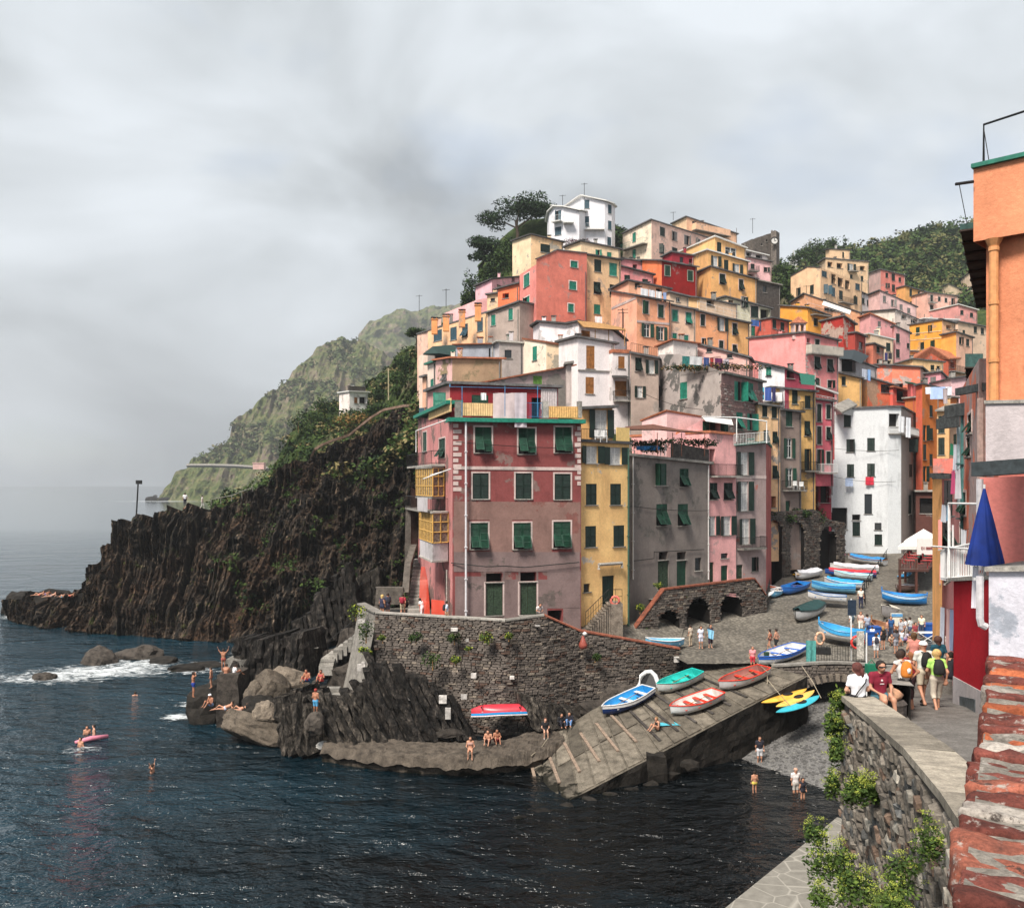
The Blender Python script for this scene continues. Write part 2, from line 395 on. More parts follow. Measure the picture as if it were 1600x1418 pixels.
    if gable:
        g = gable[0]; a,b_,c,d = [foot[(g + i) % 4] for i in range(4)]
        ra = (a + b_) / 2; ra.z = max(a.z,b_.z) + gable[1]; rb = (c + d) / 2; rb.z = max(c.z,d.z) + gable[1]
        ax = (rb - ra); ax.z = 0; ax.normalize(); ra2 = ra - ax * oh; rb2 = rb + ax * oh
        for p1,p2 in ((a,d),(b_,c)):
            dn = (p1 - ra) ; dn.normalize(); q1 = p1 + dn * oh - ax * oh; q2 = p2 + (p2 - rb).normalized() * oh + ax * oh
            slab([ra2,q1,q2,rb2] if p1 is a else [ra2,rb2,q2,q1])
        r.build('roof',rm or SLATE,H)
    elif roof:
        c0 = sum((Vector((p.x,p.y,0)) for p in foot),Vector()) / len(foot); ex = []
        for p in foot:
            dv = Vector((p.x,p.y,0)) - c0; k = 1 + oh * 1.3 / max(dv.length,.1); q = c0 + dv * k; q.z = p.z + 0.004; ex.append(q)
        if prof is None: slab(ex); r.build('roof',rm,H)
        else:
            zf = min(z for pr in tops for u,z in pr) - 0.5
            r.poly([Vector((p.x,p.y,zf)) for p in foot])
            for i in prof:
                f = faces[i]
                for (ua,za),(uc,zc) in zip(tops[i],tops[i][1:]):
                    p1,p2,p3,p4 = f.pt(ua,za + .003,.12),f.pt(uc,zc + .003,.12),f.pt(uc,zc + .003,-.3),f.pt(ua,za + .003,-.3)
                    q = [p + Vector((0,0,.14)) for p in (p1,p2,p3,p4)]
                    r.poly(q); r.poly([p1,p2,q[1],q[0]]); r.poly([p4,p3,p2,p1]); r.poly([p3,p4,q[3],q[2]])
            r.build('roof',rm,H)
    rg = random.Random(len(HOUSES) * 13 + 5)
    if org.y > 84 and roof and cat == 'house' and len(foot) >= 4:      # chimneys, vents and rain pipes
        for _ in range(rg.choice((1,1,2))):
            k = rg.uniform(.3,.7); w_ = rg.uniform(.4,.6); q = foot[0].lerp(foot[-1],k).lerp(foot[1].lerp(foot[2],k),rg.uniform(.2,.8)); q.z += rg.uniform(.7,1.3); c_ = MB(); hh = 1.8
            c_.box((q.x - w_ / 2,q.y - w_ / 2,q.z - hh),(q.x + w_ / 2,q.y + w_ / 2,q.z)); c_.box((q.x - w_ * .65,q.y - w_ * .65,q.z + .16),(q.x + w_ * .65,q.y + w_ * .65,q.z + .24),1)
            for sx in (-1,1):
                for sy in (-1,1): c_.box((q.x + sx * w_ * .38 - .06,q.y + sy * w_ * .38 - .06,q.z),(q.x + sx * w_ * .38 + .06,q.y + sy * w_ * .38 + .06,q.z + .16))
            c_.build('chimney',[ms[0] if rg.random() < .5 else CONC,rm or SLATE],H)
        f = faces[-3] if len(foot) > 4 else faces[min(1,len(pts) - 2)]; u = f.L - .25; c_ = MB(); zt_ = min(foot[0].z,foot[1].z) - .1; c_.tube([f.pt(u,zt_,.08),f.pt(u,zb - 2,.08)],.06,5); c_.build('drainpipe',rg.choice((CONC,SLATE,SHS)),H)
    if gz: GROUNDPTS.append((cen.x,cen.y,zb - 2.0))
    HOUSES.append(H); H['_f'] = 0
    INFO[H.name] = faces
    return H
INFO = {}
def railing(H,A,B,h=1.0,mat=None,gap=0.13,r=0.012,name='railing',fine=True):
    A,B = Vector(A),Vector(B); b = MB(); L_ = (B - A).length; up = Vector((0,0,h))
    b.tube([A + up,B + up],r * 1.8,5); b.tube([A + up * .08,B + up * .08],r * 1.3,4)
    n = max(2,int(L_ / gap)) if fine else max(2,int(L_ / 1.4))
    for i in range(n + 1):
        p = A.lerp(B,i / n); b.tube([p,p + up],r if i % 8 else r * 1.7,4,cap=False)
    if not fine: b.tube([A + up * .5,B + up * .5],r,4)
    return b.build(name,mat or IRON,H)
def balcony(H,fi,x0,x1,y,out=0.9,mat=None,rh=0.95,solid=None,slab=None,gap=0.13):
    f = INFO[H.name][fi]; u0,u1 = f.u(x0),f.u(x1); z = f.z(y,(u0 + u1) / 2)
    b = MB(); a,c,d,e_ = f.pt(u0,z,.01),f.pt(u1,z,.01),f.pt(u1,z,out),f.pt(u0,z,out)
    for q,s in (([a,e_,d,c],0),([p - Vector((0,0,.15)) for p in (a,c,d,e_)],0)): b.poly(q)
    for p,q in ((a,e_),(e_,d),(d,c)): b.poly([p - Vector((0,0,.15)),q - Vector((0,0,.15)),q,p])
    o = b.build('balcony',slab or CONC,H)
    o['wo'] = H['wo']
    if solid:
        w = MB(); 
        for p,q in ((a,e_),(e_,d),(d,c)): 
            up = Vector((0,0,rh)); w.poly([p,q,q + up,p + up]); nn = (q - p).normalized().cross(Vector((0,0,1))) * -.08; w.poly([p + nn,q + nn,q + up + nn,p + up + nn][::-1]); w.poly([p + up,q + up,q + up + nn,p + up + nn])
        w.build('parapet',solid,o)
    else:
        for p,q in ((a,e_),(e_,d),(d,c)): railing(o,p,q,rh,mat,gap,name='railing')
    return o
def pipe(H,x,y0,y1,d,mat=None,r=0.05,name='drainpipe'):
    b = MB(); b.tube([P(x,y0,d),P(x,y1,d)],r,7); z0,z1 = zat(y0,d),zat(y1,d); p = P(x,y0,d)
    for k in range(1,int(abs(z1 - z0) / 2.2) + 1):
        zz = max(z0,z1) - k * 2.2; b.box((p.x - r * 1.5,p.y - r * 1.5,zz),(p.x + r * 1.5,p.y + r * 2.6,zz + .05))
    return b.build(name,mat or CONC,H)
def chimney(H,x,y,d,w=0.6,h=1.2,mat=None,pots=1):
    p = P(x,y,d); b = MB(); b.box((p.x - w/2,p.y - w/2,p.z - h),(p.x + w/2,p.y + w/2,p.z)); b.box((p.x - w*.62,p.y - w*.62,p.z),(p.x + w*.62,p.y + w*.62,p.z + .08))
    for k in range(4): b.box((p.x + (-.42 if k % 2 else .26) * w,p.y + (-.42 if k > 1 else .26) * w,p.z + .08),(p.x + (-.26 if k % 2 else .42) * w,p.y + (-.26 if k > 1 else .42) * w,p.z + .3))
    b.box((p.x - w*.6,p.y - w*.6,p.z + .3),(p.x + w*.6,p.y + w*.6,p.z + .38),1)
    return b.build('chimney',[mat or CONC,SLATE],H)
def cloth_mesh(mb,A,B,h,m=0,sway=0.04,taper=0.0,nx=9,nz=5):
    A,B = Vector(A),Vector(B); d = B - A; n = Vector((-d.y,d.x,0)); n = n.normalized() if n.length > 0 else Vector((0,1,0)); ph = random.random() * 6; rows = []
    for j in range(nz + 1):
        v = j / nz; row = []
        for i in range(nx + 1):
            u = i / nx; uu = .5 + (u - .5) * (1 - taper * v)
            row.append(A + d * uu + Vector((0,0,-h * v)) + n * (math.sin(u * 11 + ph + v) * sway * (0.3 + v)))
        rows.append(row)
    mb.grid(rows,m)
def laundry(label,x0,y0,x1,y1,d0,d1,items,sag=0.1,group='washing hung out to dry'):
    """items: (start, width, drop in m, colour)"""
    A,B = P(x0,y0,d0),P(x1,y1,d1); o = place('washing_line',(A + B) / 2,label,'washing line',group)
    b = MB(); b.tube([A,A.lerp(B,.5) - Vector((0,0,sag)),B],0.008,4); b.build('line',IRON,o)
    for (s,w,h,col) in items:
        c = MB(); p,q = A.lerp(B,s),A.lerp(B,s + w)
        for r_ in (p,q): r_.z -= sag * 0.7
        cloth_mesh(c,p,q,h); c.build('cloth',flat(col,0.85,0.08,scale=3),o,True)
    return o
# ---------------------------------------------------------------- vegetation
def leaf_cloud(mb,c,r,n,s,m=0,shell=0.45,flat_=1.0,mk=1):
    c = Vector(c)
    for _ in range(n):
        v = Vector((random.gauss(0,1),random.gauss(0,1),random.gauss(0,1) * flat_)).normalized(); k = shell + (1 - shell) * random.random() ** .6
        p = c + Vector((v.x * r[0] * k,v.y * r[1] * k,v.z * r[2] * k))
        a = Vector((random.gauss(0,1),random.gauss(0,1),random.gauss(0,.6))).normalized(); b = a.cross(v)
        if b.length < .05: continue
        b.normalize(); q = s * random.uniform(.6,1.4)
        mb.poly([p - a * q,p + b * q * .5,p + a * q,p - b * q * .5],m + (random.random() < .35) * mk)
def bush(label,p,r,mats,n=260,s=0.12,name='bush',group=None,kind=None,lobes=5,cat='bush'):
    mb = MB()
    for k in range(lobes):
        a = random.random() * 6.28; q = Vector(p) + Vector((math.cos(a) * r[0] * .5 * (k > 0),math.sin(a) * r[1] * .5 * (k > 0),r[2] * random.uniform(.3,.75)))
        leaf_cloud(mb,q,[x * random.uniform(.45,.7) for x in r],n // lobes,s)
    mb.tube([Vector(p) - Vector((0,0,.2)),Vector(p) + Vector((0,0,r[2] * .6))],[.05,.02],5,2)
    return solo(mb,name,[*mats,WOOD],label,cat,group,org=tuple(p),kind=kind)
LG = leafmat((0.012,0.03,0.008),(0.05,0.085,0.02),(0.10,0.13,0.03)); LD = leafmat((0.006,0.016,0.006),(0.02,0.04,0.014))
LP = leafmat((0.008,0.022,0.012),(0.03,0.055,0.02),(0.06,0.09,0.025),0.8); LY = leafmat((0.10,0.14,0.015),(0.30,0.34,0.04),(0.5,0.5,0.12),5); LO = leafmat((0.16,0.10,0.03),(0.3,0.17,0.06))
def tree(label,base,trunk_h,clumps,mats,s=0.3,n=700,tr=0.3,name='tree',group=None,lean=(0,0)):
    """clumps: (dx,dy,dz, rx,ry,rz) relative to the base"""
    o = place(name,base,label,'tree',group); base = Vector(base); t = MB()
    top = base + Vector((lean[0],lean[1],trunk_h)); mid = base.lerp(top,.5) + Vector((tr,0,0))
    t.tube([base - Vector((0,0,1)),base + (mid - base) * .5,mid,top],[tr * 1.2,tr,tr * .8,tr * .6],8)
    for c in clumps:
        q = base + Vector(c[:3]); t.tube([mid.lerp(top,.5),mid.lerp(top,.8).lerp(q,.5) + Vector((0,0,-.3)),q],[tr * .5,tr * .3,tr * .1],5)
    t.build('trunk',stone((0.10,0.07,0.05),name='bark',scale=3),o)
    c_ = MB()
    for c in clumps:
        nn = int(n * (c[3] * c[4]) / (clumps[0][3] * clumps[0][4]) + 60)
        for k in range(7):
            a = random.random() * 6.28; rr = math.sqrt(random.random()) * .62
            q = base + Vector(c[:3]) + Vector((math.cos(a) * rr * c[3],math.sin(a) * rr * c[4],random.uniform(-.4,.4) * c[5]))
            leaf_cloud(c_,q,(c[3] * .48,c[4] * .48,c[5] * .6),nn // 7,s)
    c_.build('crown',mats,o)
    return o
# ---------------------------------------------------------------- rock
def fbm(p,o=4,H=1.0): return noise.fractal(p,H,2.0,o)
def rock(label,c,r,seed=0,mat=None,name='boulder',rot=0,group=None,amp=0.35,sub=3,tilt=(0,0),cuts=7):
    bm = bmesh.new(); bmesh.ops.create_icosphere(bm,subdivisions=sub,radius=1); rng = random.Random(seed)
    planes = [(Vector((rng.gauss(0,1),rng.gauss(0,1),rng.gauss(0,1))).normalized(),rng.uniform(.55,.85)) for _ in range(cuts)]
    R = Matrix.Rotation(rot,3,'Z') @ Matrix.Rotation(tilt[0],3,'X') @ Matrix.Rotation(tilt[1],3,'Y')
    for v in bm.verts:
        p = v.co.copy()
        for n_,k in planes:
            e_ = p.dot(n_)
            if e_ > k: p -= n_ * (e_ - k) * .9
        p *= 1 + amp * fbm(p * 1.7 + Vector((seed * 3.1,0,0)),3) * .5 + amp * .3 * noise.noise(p * 6) + amp * .16 * noise.noise(p * 15)
        v.co = R @ Vector((p.x * r[0],p.y * r[1],p.z * r[2]))
    me = bpy.data.meshes.new(name); bm.to_mesh(me); bm.free(); me.materials.append(mat or ROCKL)
    for f in me.polygons: f.use_smooth = False
    o = bpy.data.objects.new(name,me); link(o); o.location = c
    return tag(o,label,'rock',group)
ROCKL = stone((0.19,0.155,0.12),(0.07,0.058,0.047),1.0,'pale_rock'); ROCKD = stone((0.022,0.019,0.016),(0.004,0.0038,0.0035),1.8,'dark_rock',bs=1.0,wet=.7)
ROCKM = stone((0.07,0.059,0.05),(0.010,0.009,0.008),1.8,'mid_rock',bs=1.0,wet=.7)
def V3_(x,y,z): return Vector((x,y,z))
def slabs(label,A,B,n,ln,th,lean,depth=1.5,mat=None,name='rock_strata',seed=0,zj=0.5,cat='rock ledge',group=None,wob=0.15):
    """beds of tilted strata side by side from A to B (feet), each bed a leaning plate; a bed is a part"""
    rng = random.Random(seed); A,B = Vector(A),Vector(B); ax = (B - A); L_ = ax.length; ax.normalize()
    o = place(name,(A + B) / 2,label,cat,group); nrm = Vector((-ax.y,ax.x,0)).normalized(); ld = Vector(lean).normalized()
    k = 0; pos = 0.0
    while pos < L_ and k < n:
        w = th * rng.uniform(.6,1.6); f = A + ax * pos; ll = (ln(pos / L_) if callable(ln) else ln) * rng.uniform(1 - zj * .5,1 + zj * .25)
        mb = MB(); rows = []; seg = max(5,int(ll / .38)); off = nrm * rng.uniform(-wob,wob) * 2
        for i in range(seg + 1):
            t = i / seg; c = f + ld * (ll * t) + off; e1 = ax * (w * .48 * rng.uniform(.68,1.2)); e2 = nrm * (depth * .5 * (1 - .35 * t) * (1 + .22 * noise.noise(V3_(k * 3.1,i * .9,0)) + rng.uniform(-.07,.07)))
            j = lambda: Vector((rng.uniform(-1,1),rng.uniform(-1,1),rng.uniform(-1,1))) * .07
            rows.append([c - e1 - e2 + j(),c - e1 * .2 - e2 * 1.08 + j(),c + e1 - e2 + j(),c + e1 * 1.05 + j(),c + e1 + e2 + j(),c - e1 + e2 + j(),c - e1 * 1.05 + j()])
            rows[-1].append(rows[-1][0])
        mb.grid(rows); mb.poly(rows[-1][:7])
        mb.build('rock_bed',mat if mat in (None,ROCKL) else (BEDD if mat is ROCKD else BEDM),o) if mat else mb.build('rock_bed',BEDM,o); pos += w; k += 1
    return o
def bedmat(name,lo,mid,hi):
    m,t,b = nodes(name); v = wpos(t,(2.2,2.2,.5),(0,.5,0)); c = ramp(t,noise_tex(t,1.3,9,.76,v),[(.38,lo),(.54,mid),(.72,hi)])
    oi = N(t,'ShaderNodeObjectInfo'); c = mixc(t,1.0,c,ramp(t,oi.outputs['Random'],[(0,.5),(1,1.5)]),'MULTIPLY')
    c = mixc(t,.9,c,ramp(t,noise_tex(t,6,8,.78,wpos(t)),[(.38,.25),(.58,1.15)]),'MULTIPLY')
    t.links.new(c,b.inputs['Base Color']); b.inputs['Roughness'].default_value = .85; b.inputs['Specular IOR Level'].default_value = .2
    bump(t,b,noise_tex(t,3.5,9,.78,v),1.0,.25); return m
BEDD = bedmat('strata_dark',(.003,.003,.003),(.035,.030,.026),(.19,.16,.135)); BEDM = bedmat('strata_mid',(.005,.0045,.004),(.075,.064,.053),(.33,.28,.23))
def sheet(name,top,bot,nu,nv,mat,fn=None,back=30,backdrop=8,bulge=0.0,kind='structure',label=None,cat=None,pw=1.0,smooth=False):
    """rock or hill face between a crest line and a foot line, with a real back side; fn(world point, u, v) -> metres pushed out"""
    def samp(pl,n):
        x = np.array([p[0] for p in pl],float); t = np.linspace(x[0],x[-1],n)
        return [P(a,b_,c) for a,b_,c in zip(t,np.interp(t,x,[p[1] for p in pl]),np.interp(t,x,[p[2] for p in pl]))]
    T,B = samp(top,nu),samp(bot,nu); rows = []
    for j in range(nv + 1):
        v = j / nv; row = []
        for i in range(nu):
            p = B[i].lerp(T[i],v ** pw); u = i / (nu - 1)
            if bulge: p.y -= bulge * math.sin(v * math.pi)
            if fn:
                d = fn(p,u,v); p = p + Vector((0.12 * d,-d,0.35 * d))
            row.append(p)
        rows.append(row)
    crest = rows[-1]
    for k in (1,2,3,4):
        t = k / 4; rows.append([p + Vector((0,back * t,-backdrop * t * t + fbm(p * .3 + Vector((0,0,k)),3) * .5 * (t < 1))) for p in crest])
    rows.insert(0,[p + Vector((0,3,-4)) for p in rows[0]])
    mb = MB(); mb.grid(rows); o = mb.build(name,mat,None,smooth)
    tag(o,label,cat,None,kind); return o
# ================================================================ SEA
def sea_mat():
    m,t,b = nodes('sea_water')
    v = wpos(t,(1,1.6,1)); big = noise_tex(t,0.10,3,0.5,v,0.6); mid = noise_tex(t,0.62,4,0.58,v,0.3)
    fine = noise_tex(t,2.6,3,0.55,v,0.2)
    a = N(t,'ShaderNodeMath',operation='MULTIPLY'); a.inputs[1].default_value = 2.2; t.links.new(big,a.inputs[0])
    c = N(t,'ShaderNodeMath',operation='MULTIPLY'); c.inputs[1].default_value = 0.16; t.links.new(fine,c.inputs[0])
    d = N(t,'ShaderNodeMath',operation='ADD'); t.links.new(a.outputs[0],d.inputs[0]); t.links.new(mid,d.inputs[1])
    e = N(t,'ShaderNodeMath',operation='ADD'); t.links.new(d.outputs[0],e.inputs[0]); t.links.new(c.outputs[0],e.inputs[1])
    # cove's dark reflections painted into the body colour; greener towards the open side
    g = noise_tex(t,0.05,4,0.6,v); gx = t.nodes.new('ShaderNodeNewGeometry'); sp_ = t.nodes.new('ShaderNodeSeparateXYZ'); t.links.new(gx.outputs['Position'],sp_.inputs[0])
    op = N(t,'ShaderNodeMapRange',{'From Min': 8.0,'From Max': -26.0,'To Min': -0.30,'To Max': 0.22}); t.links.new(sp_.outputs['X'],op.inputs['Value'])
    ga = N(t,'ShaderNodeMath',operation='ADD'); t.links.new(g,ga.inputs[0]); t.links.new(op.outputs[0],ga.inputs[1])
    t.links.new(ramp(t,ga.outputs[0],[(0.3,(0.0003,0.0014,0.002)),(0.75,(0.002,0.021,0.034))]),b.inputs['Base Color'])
    b.inputs['Roughness'].default_value = 0.07; b.inputs['IOR'].default_value = 1.333; b.inputs['Specular IOR Level'].default_value = 0.5
    n = N(t,'ShaderNodeBump',{'Strength': 1.0,'Distance': 0.75})
    gp_ = t.nodes.new('ShaderNodeNewGeometry'); sx_ = t.nodes.new('ShaderNodeSeparateXYZ'); t.links.new(gp_.outputs['Position'],sx_.inputs[0])
    mr = N(t,'ShaderNodeMapRange',{'From Min': 70.0,'From Max': 320.0,'To Min': 1.0,'To Max': 0.03}); t.links.new(sx_.outputs['Y'],mr.inputs['Value']); t.links.new(mr.outputs[0],n.inputs['Strength']); t.links.new(e.outputs[0],n.inputs['Height']); t.links.new(n.outputs[0],b.inputs['Normal'])
    return m
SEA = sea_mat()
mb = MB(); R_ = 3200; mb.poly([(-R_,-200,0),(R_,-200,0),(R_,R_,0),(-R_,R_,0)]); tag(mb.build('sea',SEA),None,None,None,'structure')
mb = MB(); mb.poly([(-R_,-200,-9),(R_,-200,-9),(R_,R_,-9),(-R_,R_,-9)]); tag(mb.build('seabed',ROCKD),None,None,None,'structure')
# ================================================================ FAR COAST
def hillmat(name,rockc,vegs,scale,vegmix=0.5,streak=True):
    m,t,b = nodes(name); v = wpos(t)
    rk = ramp(t,noise_tex(t,scale * 3,8,0.7,wpos(t,(1.6,1.6,0.35) if streak else (1,1,1))),[(0.3,tuple(c * .45 for c in rockc)),(0.6,rockc),(0.8,tuple(c * 1.4 for c in rockc))])
    vg = ramp(t,noise_tex(t,scale * 6,8,0.75,v),[(0.32,vegs[0]),(0.52,vegs[1]),(0.7,vegs[2])])
    mk = ramp(t,noise_tex(t,scale,8,0.68,v),[(vegmix - .05,0.0),(vegmix + .05,1.0)])
    geo = t.nodes.new('ShaderNodeNewGeometry'); sx = t.nodes.new('ShaderNodeSeparateXYZ'); t.links.new(geo.outputs['Normal'],sx.inputs[0])
    sl = ramp(t,sx.outputs['Z'],[(0.25,0.0),(0.6,1.0)])
    add = N(t,'ShaderNodeMath',operation='MAXIMUM'); 
    q = N(t,'ShaderNodeMath',operation='MULTIPLY'); t.links.new(mk,q.inputs[0]); q.inputs[1].default_value = 1.0
    t.links.new(q.outputs[0],add.inputs[0]); 
    s2 = N(t,'ShaderNodeMath',operation='MULTIPLY'); t.links.new(sl,s2.inputs[0]); s2.inputs[1].default_value = 0.85; t.links.new(s2.outputs[0],add.inputs[1])
    t.links.new(mixc(t,add.outputs[0],rk,vg),b.inputs['Base Color']); b.inputs['Roughness'].default_value = 0.95; b.inputs['Specular IOR Level'].default_value = 0.1
    bump(t,b,noise_tex(t,scale * 8,8,0.8,v),1.0,0.5 / scale * 0.1)
    return m
HM = hillmat('coast_scrub',(0.28,0.215,0.17),((0.035,0.06,0.02),(0.095,0.115,0.04),(0.24,0.20,0.10)),0.03,0.46)
HM2 = hillmat('hill_scrub',(0.22,0.17,0.12),((0.014,0.028,0.01),(0.045,0.07,0.02),(0.11,0.115,0.04)),0.10,0.40,False)
def coast_fn(p,u,v):
    q = Vector((p.x * .018,p.z * .02,0)); d = fbm(q,4) * 13 + abs(fbm(Vector((p.x * .05,p.z * .010,4)),4)) * -16 + fbm(p * .12,4) * 2.2
    return d * min(1,v * 5) + (12 * math.sin(v * 9) if v < .35 else 0) * .2
sheet('far_coast',[(248,781,830),(256,770,830),(264,757,830),(275,735,835),(300,716,840),(330,700,840),(358,682,850),(372,655,850),(400,628,860),(440,600,870),(478,563,880),(500,540,890),(528,526,900),(560,526,905),(590,538,910),(620,552,915),(700,560,920)],
      [(248,783,790),(300,783,772),(500,787,700),(700,787,700)],300,150,HM,coast_fn,500,160)
sheet('distant_ridge',[(560,524,1500),(580,506,1500),(600,497,1500),(625,488,1520),(655,484,1540),(675,474,1550),(700,472,1560),(760,468,1560)],
      [(560,700,1300),(760,700,1300)],160,90,HM,lambda p,u,v: fbm(p * .012,5) * 30 + fbm(p * .05,3) * 8,700,160)
for i,(x,y,r,d) in enumerate([(241,774,8,800),(256,775,6,790),(243,761,2.6,1050),(236,777,4,800)]):
    p = P(x,y,d); rock(['dark rock lying in the sea off the far headland','second dark rock touching the tip of the far headland','small lone rock far out in the sea beyond the headland','low rock leftmost in front of the far headland'][i],(p.x,p.y,0),(r,r * .8,r * .55),60 + i,ROCKD)
# ledge path and a low wall at the foot of the far coast
b = MB(); b.tube([P(x,y,742) for x,y in ((292,727),(330,727),(370,728),(410,731),(440,733))],[1.5] * 5,4); solo(b,'path_wall',CONC,'pale seaside path wall cut across the far headland','wall')
b = MB(); p = P(395,733,730); b.box((p.x,p.y,p.z),(p.x + 9,p.y + 6,p.z + 5)); b.box((p.x - .5,p.y - .5,p.z + 5),(p.x + 9.5,p.y + 6.5,p.z + 5.6)); solo(b,'hut',plaster((0.62,0.42,0.36)),'small pink hut at the end of the path on the far headland','hut')
# ================================================================ MID HILL (behind the black cliff)
def mid_fn(p,u,v): return fbm(p * .09,5) * 4.5 + abs(fbm(Vector((p.x * .35,p.y * .1,p.z * .08)),4)) * -3 + fbm(p * .6,3) * .5
sheet('green_slope',[(330,790,190),(370,775,185),(400,762,180),(425,742,178),(440,705,178),(452,672,180),(480,650,185),(520,628,190),(560,618,195),(590,585,200),(620,560,200),(645,540,200),(670,528,200),(700,505,200),(735,470,205),(760,440,205),(790,400,205),(830,380,205),(900,400,205)],
      [(330,800,120),(450,760,125),(600,720,120),(700,640,112),(900,560,132)],220,90,HM2,mid_fn,90,30)
GS = bpy.data.objects['green_slope']
# ================================================================ BLACK CLIFF (promontory)
def cliff_fn(p,u,v):
    lean = 0.42 * max(0,1 - u * 1.5) + 0.04
    s = p.x + p.z * lean + fbm(Vector((p.x * .12,p.z * .12,7)),3) * .45
    n = noise.noise(Vector((s * 1.7,3,p.z * .05))) * 1.1 + noise.noise(Vector((s * 3.9,9,p.z * .09))) * .75 + noise.noise(Vector((s * .55,1,p.z * .06))) * 2.8
    st = math.floor(n * 3.5) / 3.5; k = min(1,v * 6)
    blocks = noise.noise(Vector((s * 1.3,p.z * .7,5))) * .5
    rough = fbm(p * .22,5) * 2.6 + fbm(p * 1.6,3) * .32
    r = max(0,min(1,(u - .5) * 3.5)) 
    return (st * 1.0 * (1 - .55 * r) + n * .25 + blocks) * (.35 + .65 * k) + rough * (.6 + .9 * r)
CL = stone((0.050,0.041,0.034),(0.012,0.010,0.009),0.55,'cliff_rock',moss=0.0,bs=1.0)
def cliffmat():
    m,t,b = nodes('cliff_strata'); v = wpos(t); vs = wpos(t,(1.5,0.5,0.16),(0,-0.25,0))
    c = ramp(t,noise_tex(t,1.6,8,0.72,vs),[(0.40,(0.003,0.003,0.003)),(0.52,(0.016,0.013,0.010)),(0.61,(0.12,0.088,0.062)),(0.72,(0.42,0.32,0.235))])
    br = ramp(t,noise_tex(t,0.16,6,0.6,v),[(0.45,0.0),(0.65,0.8)])
    c = mixc(t,br,c,ramp(t,noise_tex(t,2.3,8,0.7,v),[(0.40,(0.005,0.003,0.002)),(0.56,(0.065,0.034,0.018)),(0.72,(0.27,0.16,0.095))]))
    mo = ramp(t,noise_tex(t,0.55,8,0.7,wpos(t,loc=(4,2,9))),[(0.60,0.0),(0.66,1.0)])
    c = mixc(t,mo,c,(0.05,0.06,0.012))
    t.links.new(c,b.inputs['Base Color']); b.inputs['Roughness'].default_value = 0.9; b.inputs['Specular IOR Level'].default_value = 0.2
    bump(t,b,noise_tex(t,3,9,0.75,vs),1.0,0.35); return m
CLM = cliffmat()
sheet('cliff',[(12,942,112),(20,936,112),(40,934,112),(52,924,112),(75,934,112),(100,925,112),(128,922,112),(134,905,112),(142,888,112),(152,884,112),(156,852,112),(163,844,112),(171,846,112),(174,818,112),(190,808,113),(202,814,113),(206,802,113),(225,806,113),(244,806,113),(250,808,113),(262,790,114),(280,796,114),(300,792,115),(316,797,115),(330,790,116),(352,788,117),(380,778,118),(402,770,119),(425,756,120),(445,735,121),(470,722,122),(492,716,124),(515,702,126),(540,690,128),(562,676,129),(590,655,130),(615,647,131),(670,640,132)],
      [(12,968,110),(60,980,104),(150,988,100),(300,1000,96),(450,1010,92),(560,1000,94),(670,960,100)],760,240,CLM,cliff_fn,45,30,label=None)
def scarp(name,pts,w=1.4):
    b = MB(); rows = []
    for x,y,d in pts:
        p = P(x,y,d); rows.append([p + Vector((0,-w,0)),p + Vector((0,-w,.35)),p + Vector((0,w,.35)),p + Vector((0,w,0))])
    b.grid(rows); return b
b = scarp('x',[(486,716,122),(492,704,123.5),(505,696,124),(520,690,125),(545,682,127),(560,670,128),(580,654,128.5),(600,642,129.5),(630,636,130),(662,634,130)],.35)
solo(b,'parapet_wall',stone((0.30,0.20,0.15),name='parapet_stone'),'long winding reddish path parapet along the crest of the black cliff','wall')
# ================================================================ HARBOUR GROUND: ramp, plaza, road, beach, quay
def COBm():
    m,t,b = nodes('cobbles'); v = wpos(t)
    vo = N(t,'ShaderNodeTexVoronoi',{'Scale': 4.2}); vo.feature = 'F1'; t.links.new(v,vo.inputs['Vector'])
    c = ramp(t,vo.outputs['Color'],[(0,(0.12,0.105,0.085)),(1,(0.235,0.21,0.172))])
    e = ramp(t,vo.outputs['Distance'],[(0.25,1.0),(0.62,0.55)])
    c = mixc(t,1,c,e,'MULTIPLY'); c = mixc(t,1,c,ramp(t,noise_tex(t,0.35,6,0.65,v),[(0.32,0.62),(0.62,1.1)]),'MULTIPLY')
    t.links.new(c,b.inputs['Base Color']); b.inputs['Roughness'].default_value = 0.9; bump(t,b,vo.outputs['Distance'],0.7,-0.05); return m
COB = COBm()
PZ = [(40,4.6),(62,4.6),(66,4.85),(74,6.1),(82,6.8),(95,7.5),(115,8.1),(150,9.2),(200,11)]
def pz(y): return float(np.interp(y,[a for a,_ in PZ],[b for _,b in PZ]))
def poly_strip(name,left,right,mat,kind='structure',n=10,nz=0.0):
    """ground between two edge lines of world points, thickened"""
    b = MB(); rows = []
    for a,c in zip(left,right): rows.append([a.lerp(c,i / n) + Vector((0,0,nz * noise.noise(a.lerp(c,i / n) * .8))) for i in range(n + 1)])
    b.grid(rows)
    o = b.build(name,mat); o.data.update(); return tag(o,kind=kind)
def V3(x,y,z): return Vector((x,y,z))
# plaza and alley: z depends on distance
lf,rt = [],[]
for y,xl,xr in ((61.2,12.0,28),(63,11.4,29),(66,10.5,30.5),(70,9.5,33),(74,12,36),(78,16,39),(84,24,42),(92,28,46),(100,33,50),(110,38,56),(118,38,64),(135,40,75)):
    lf.append(V3(xl,y,pz(y))); rt.append(V3(xr,y,pz(y)))
poly_strip('plaza',lf,rt,COB,n=24,nz=.08)
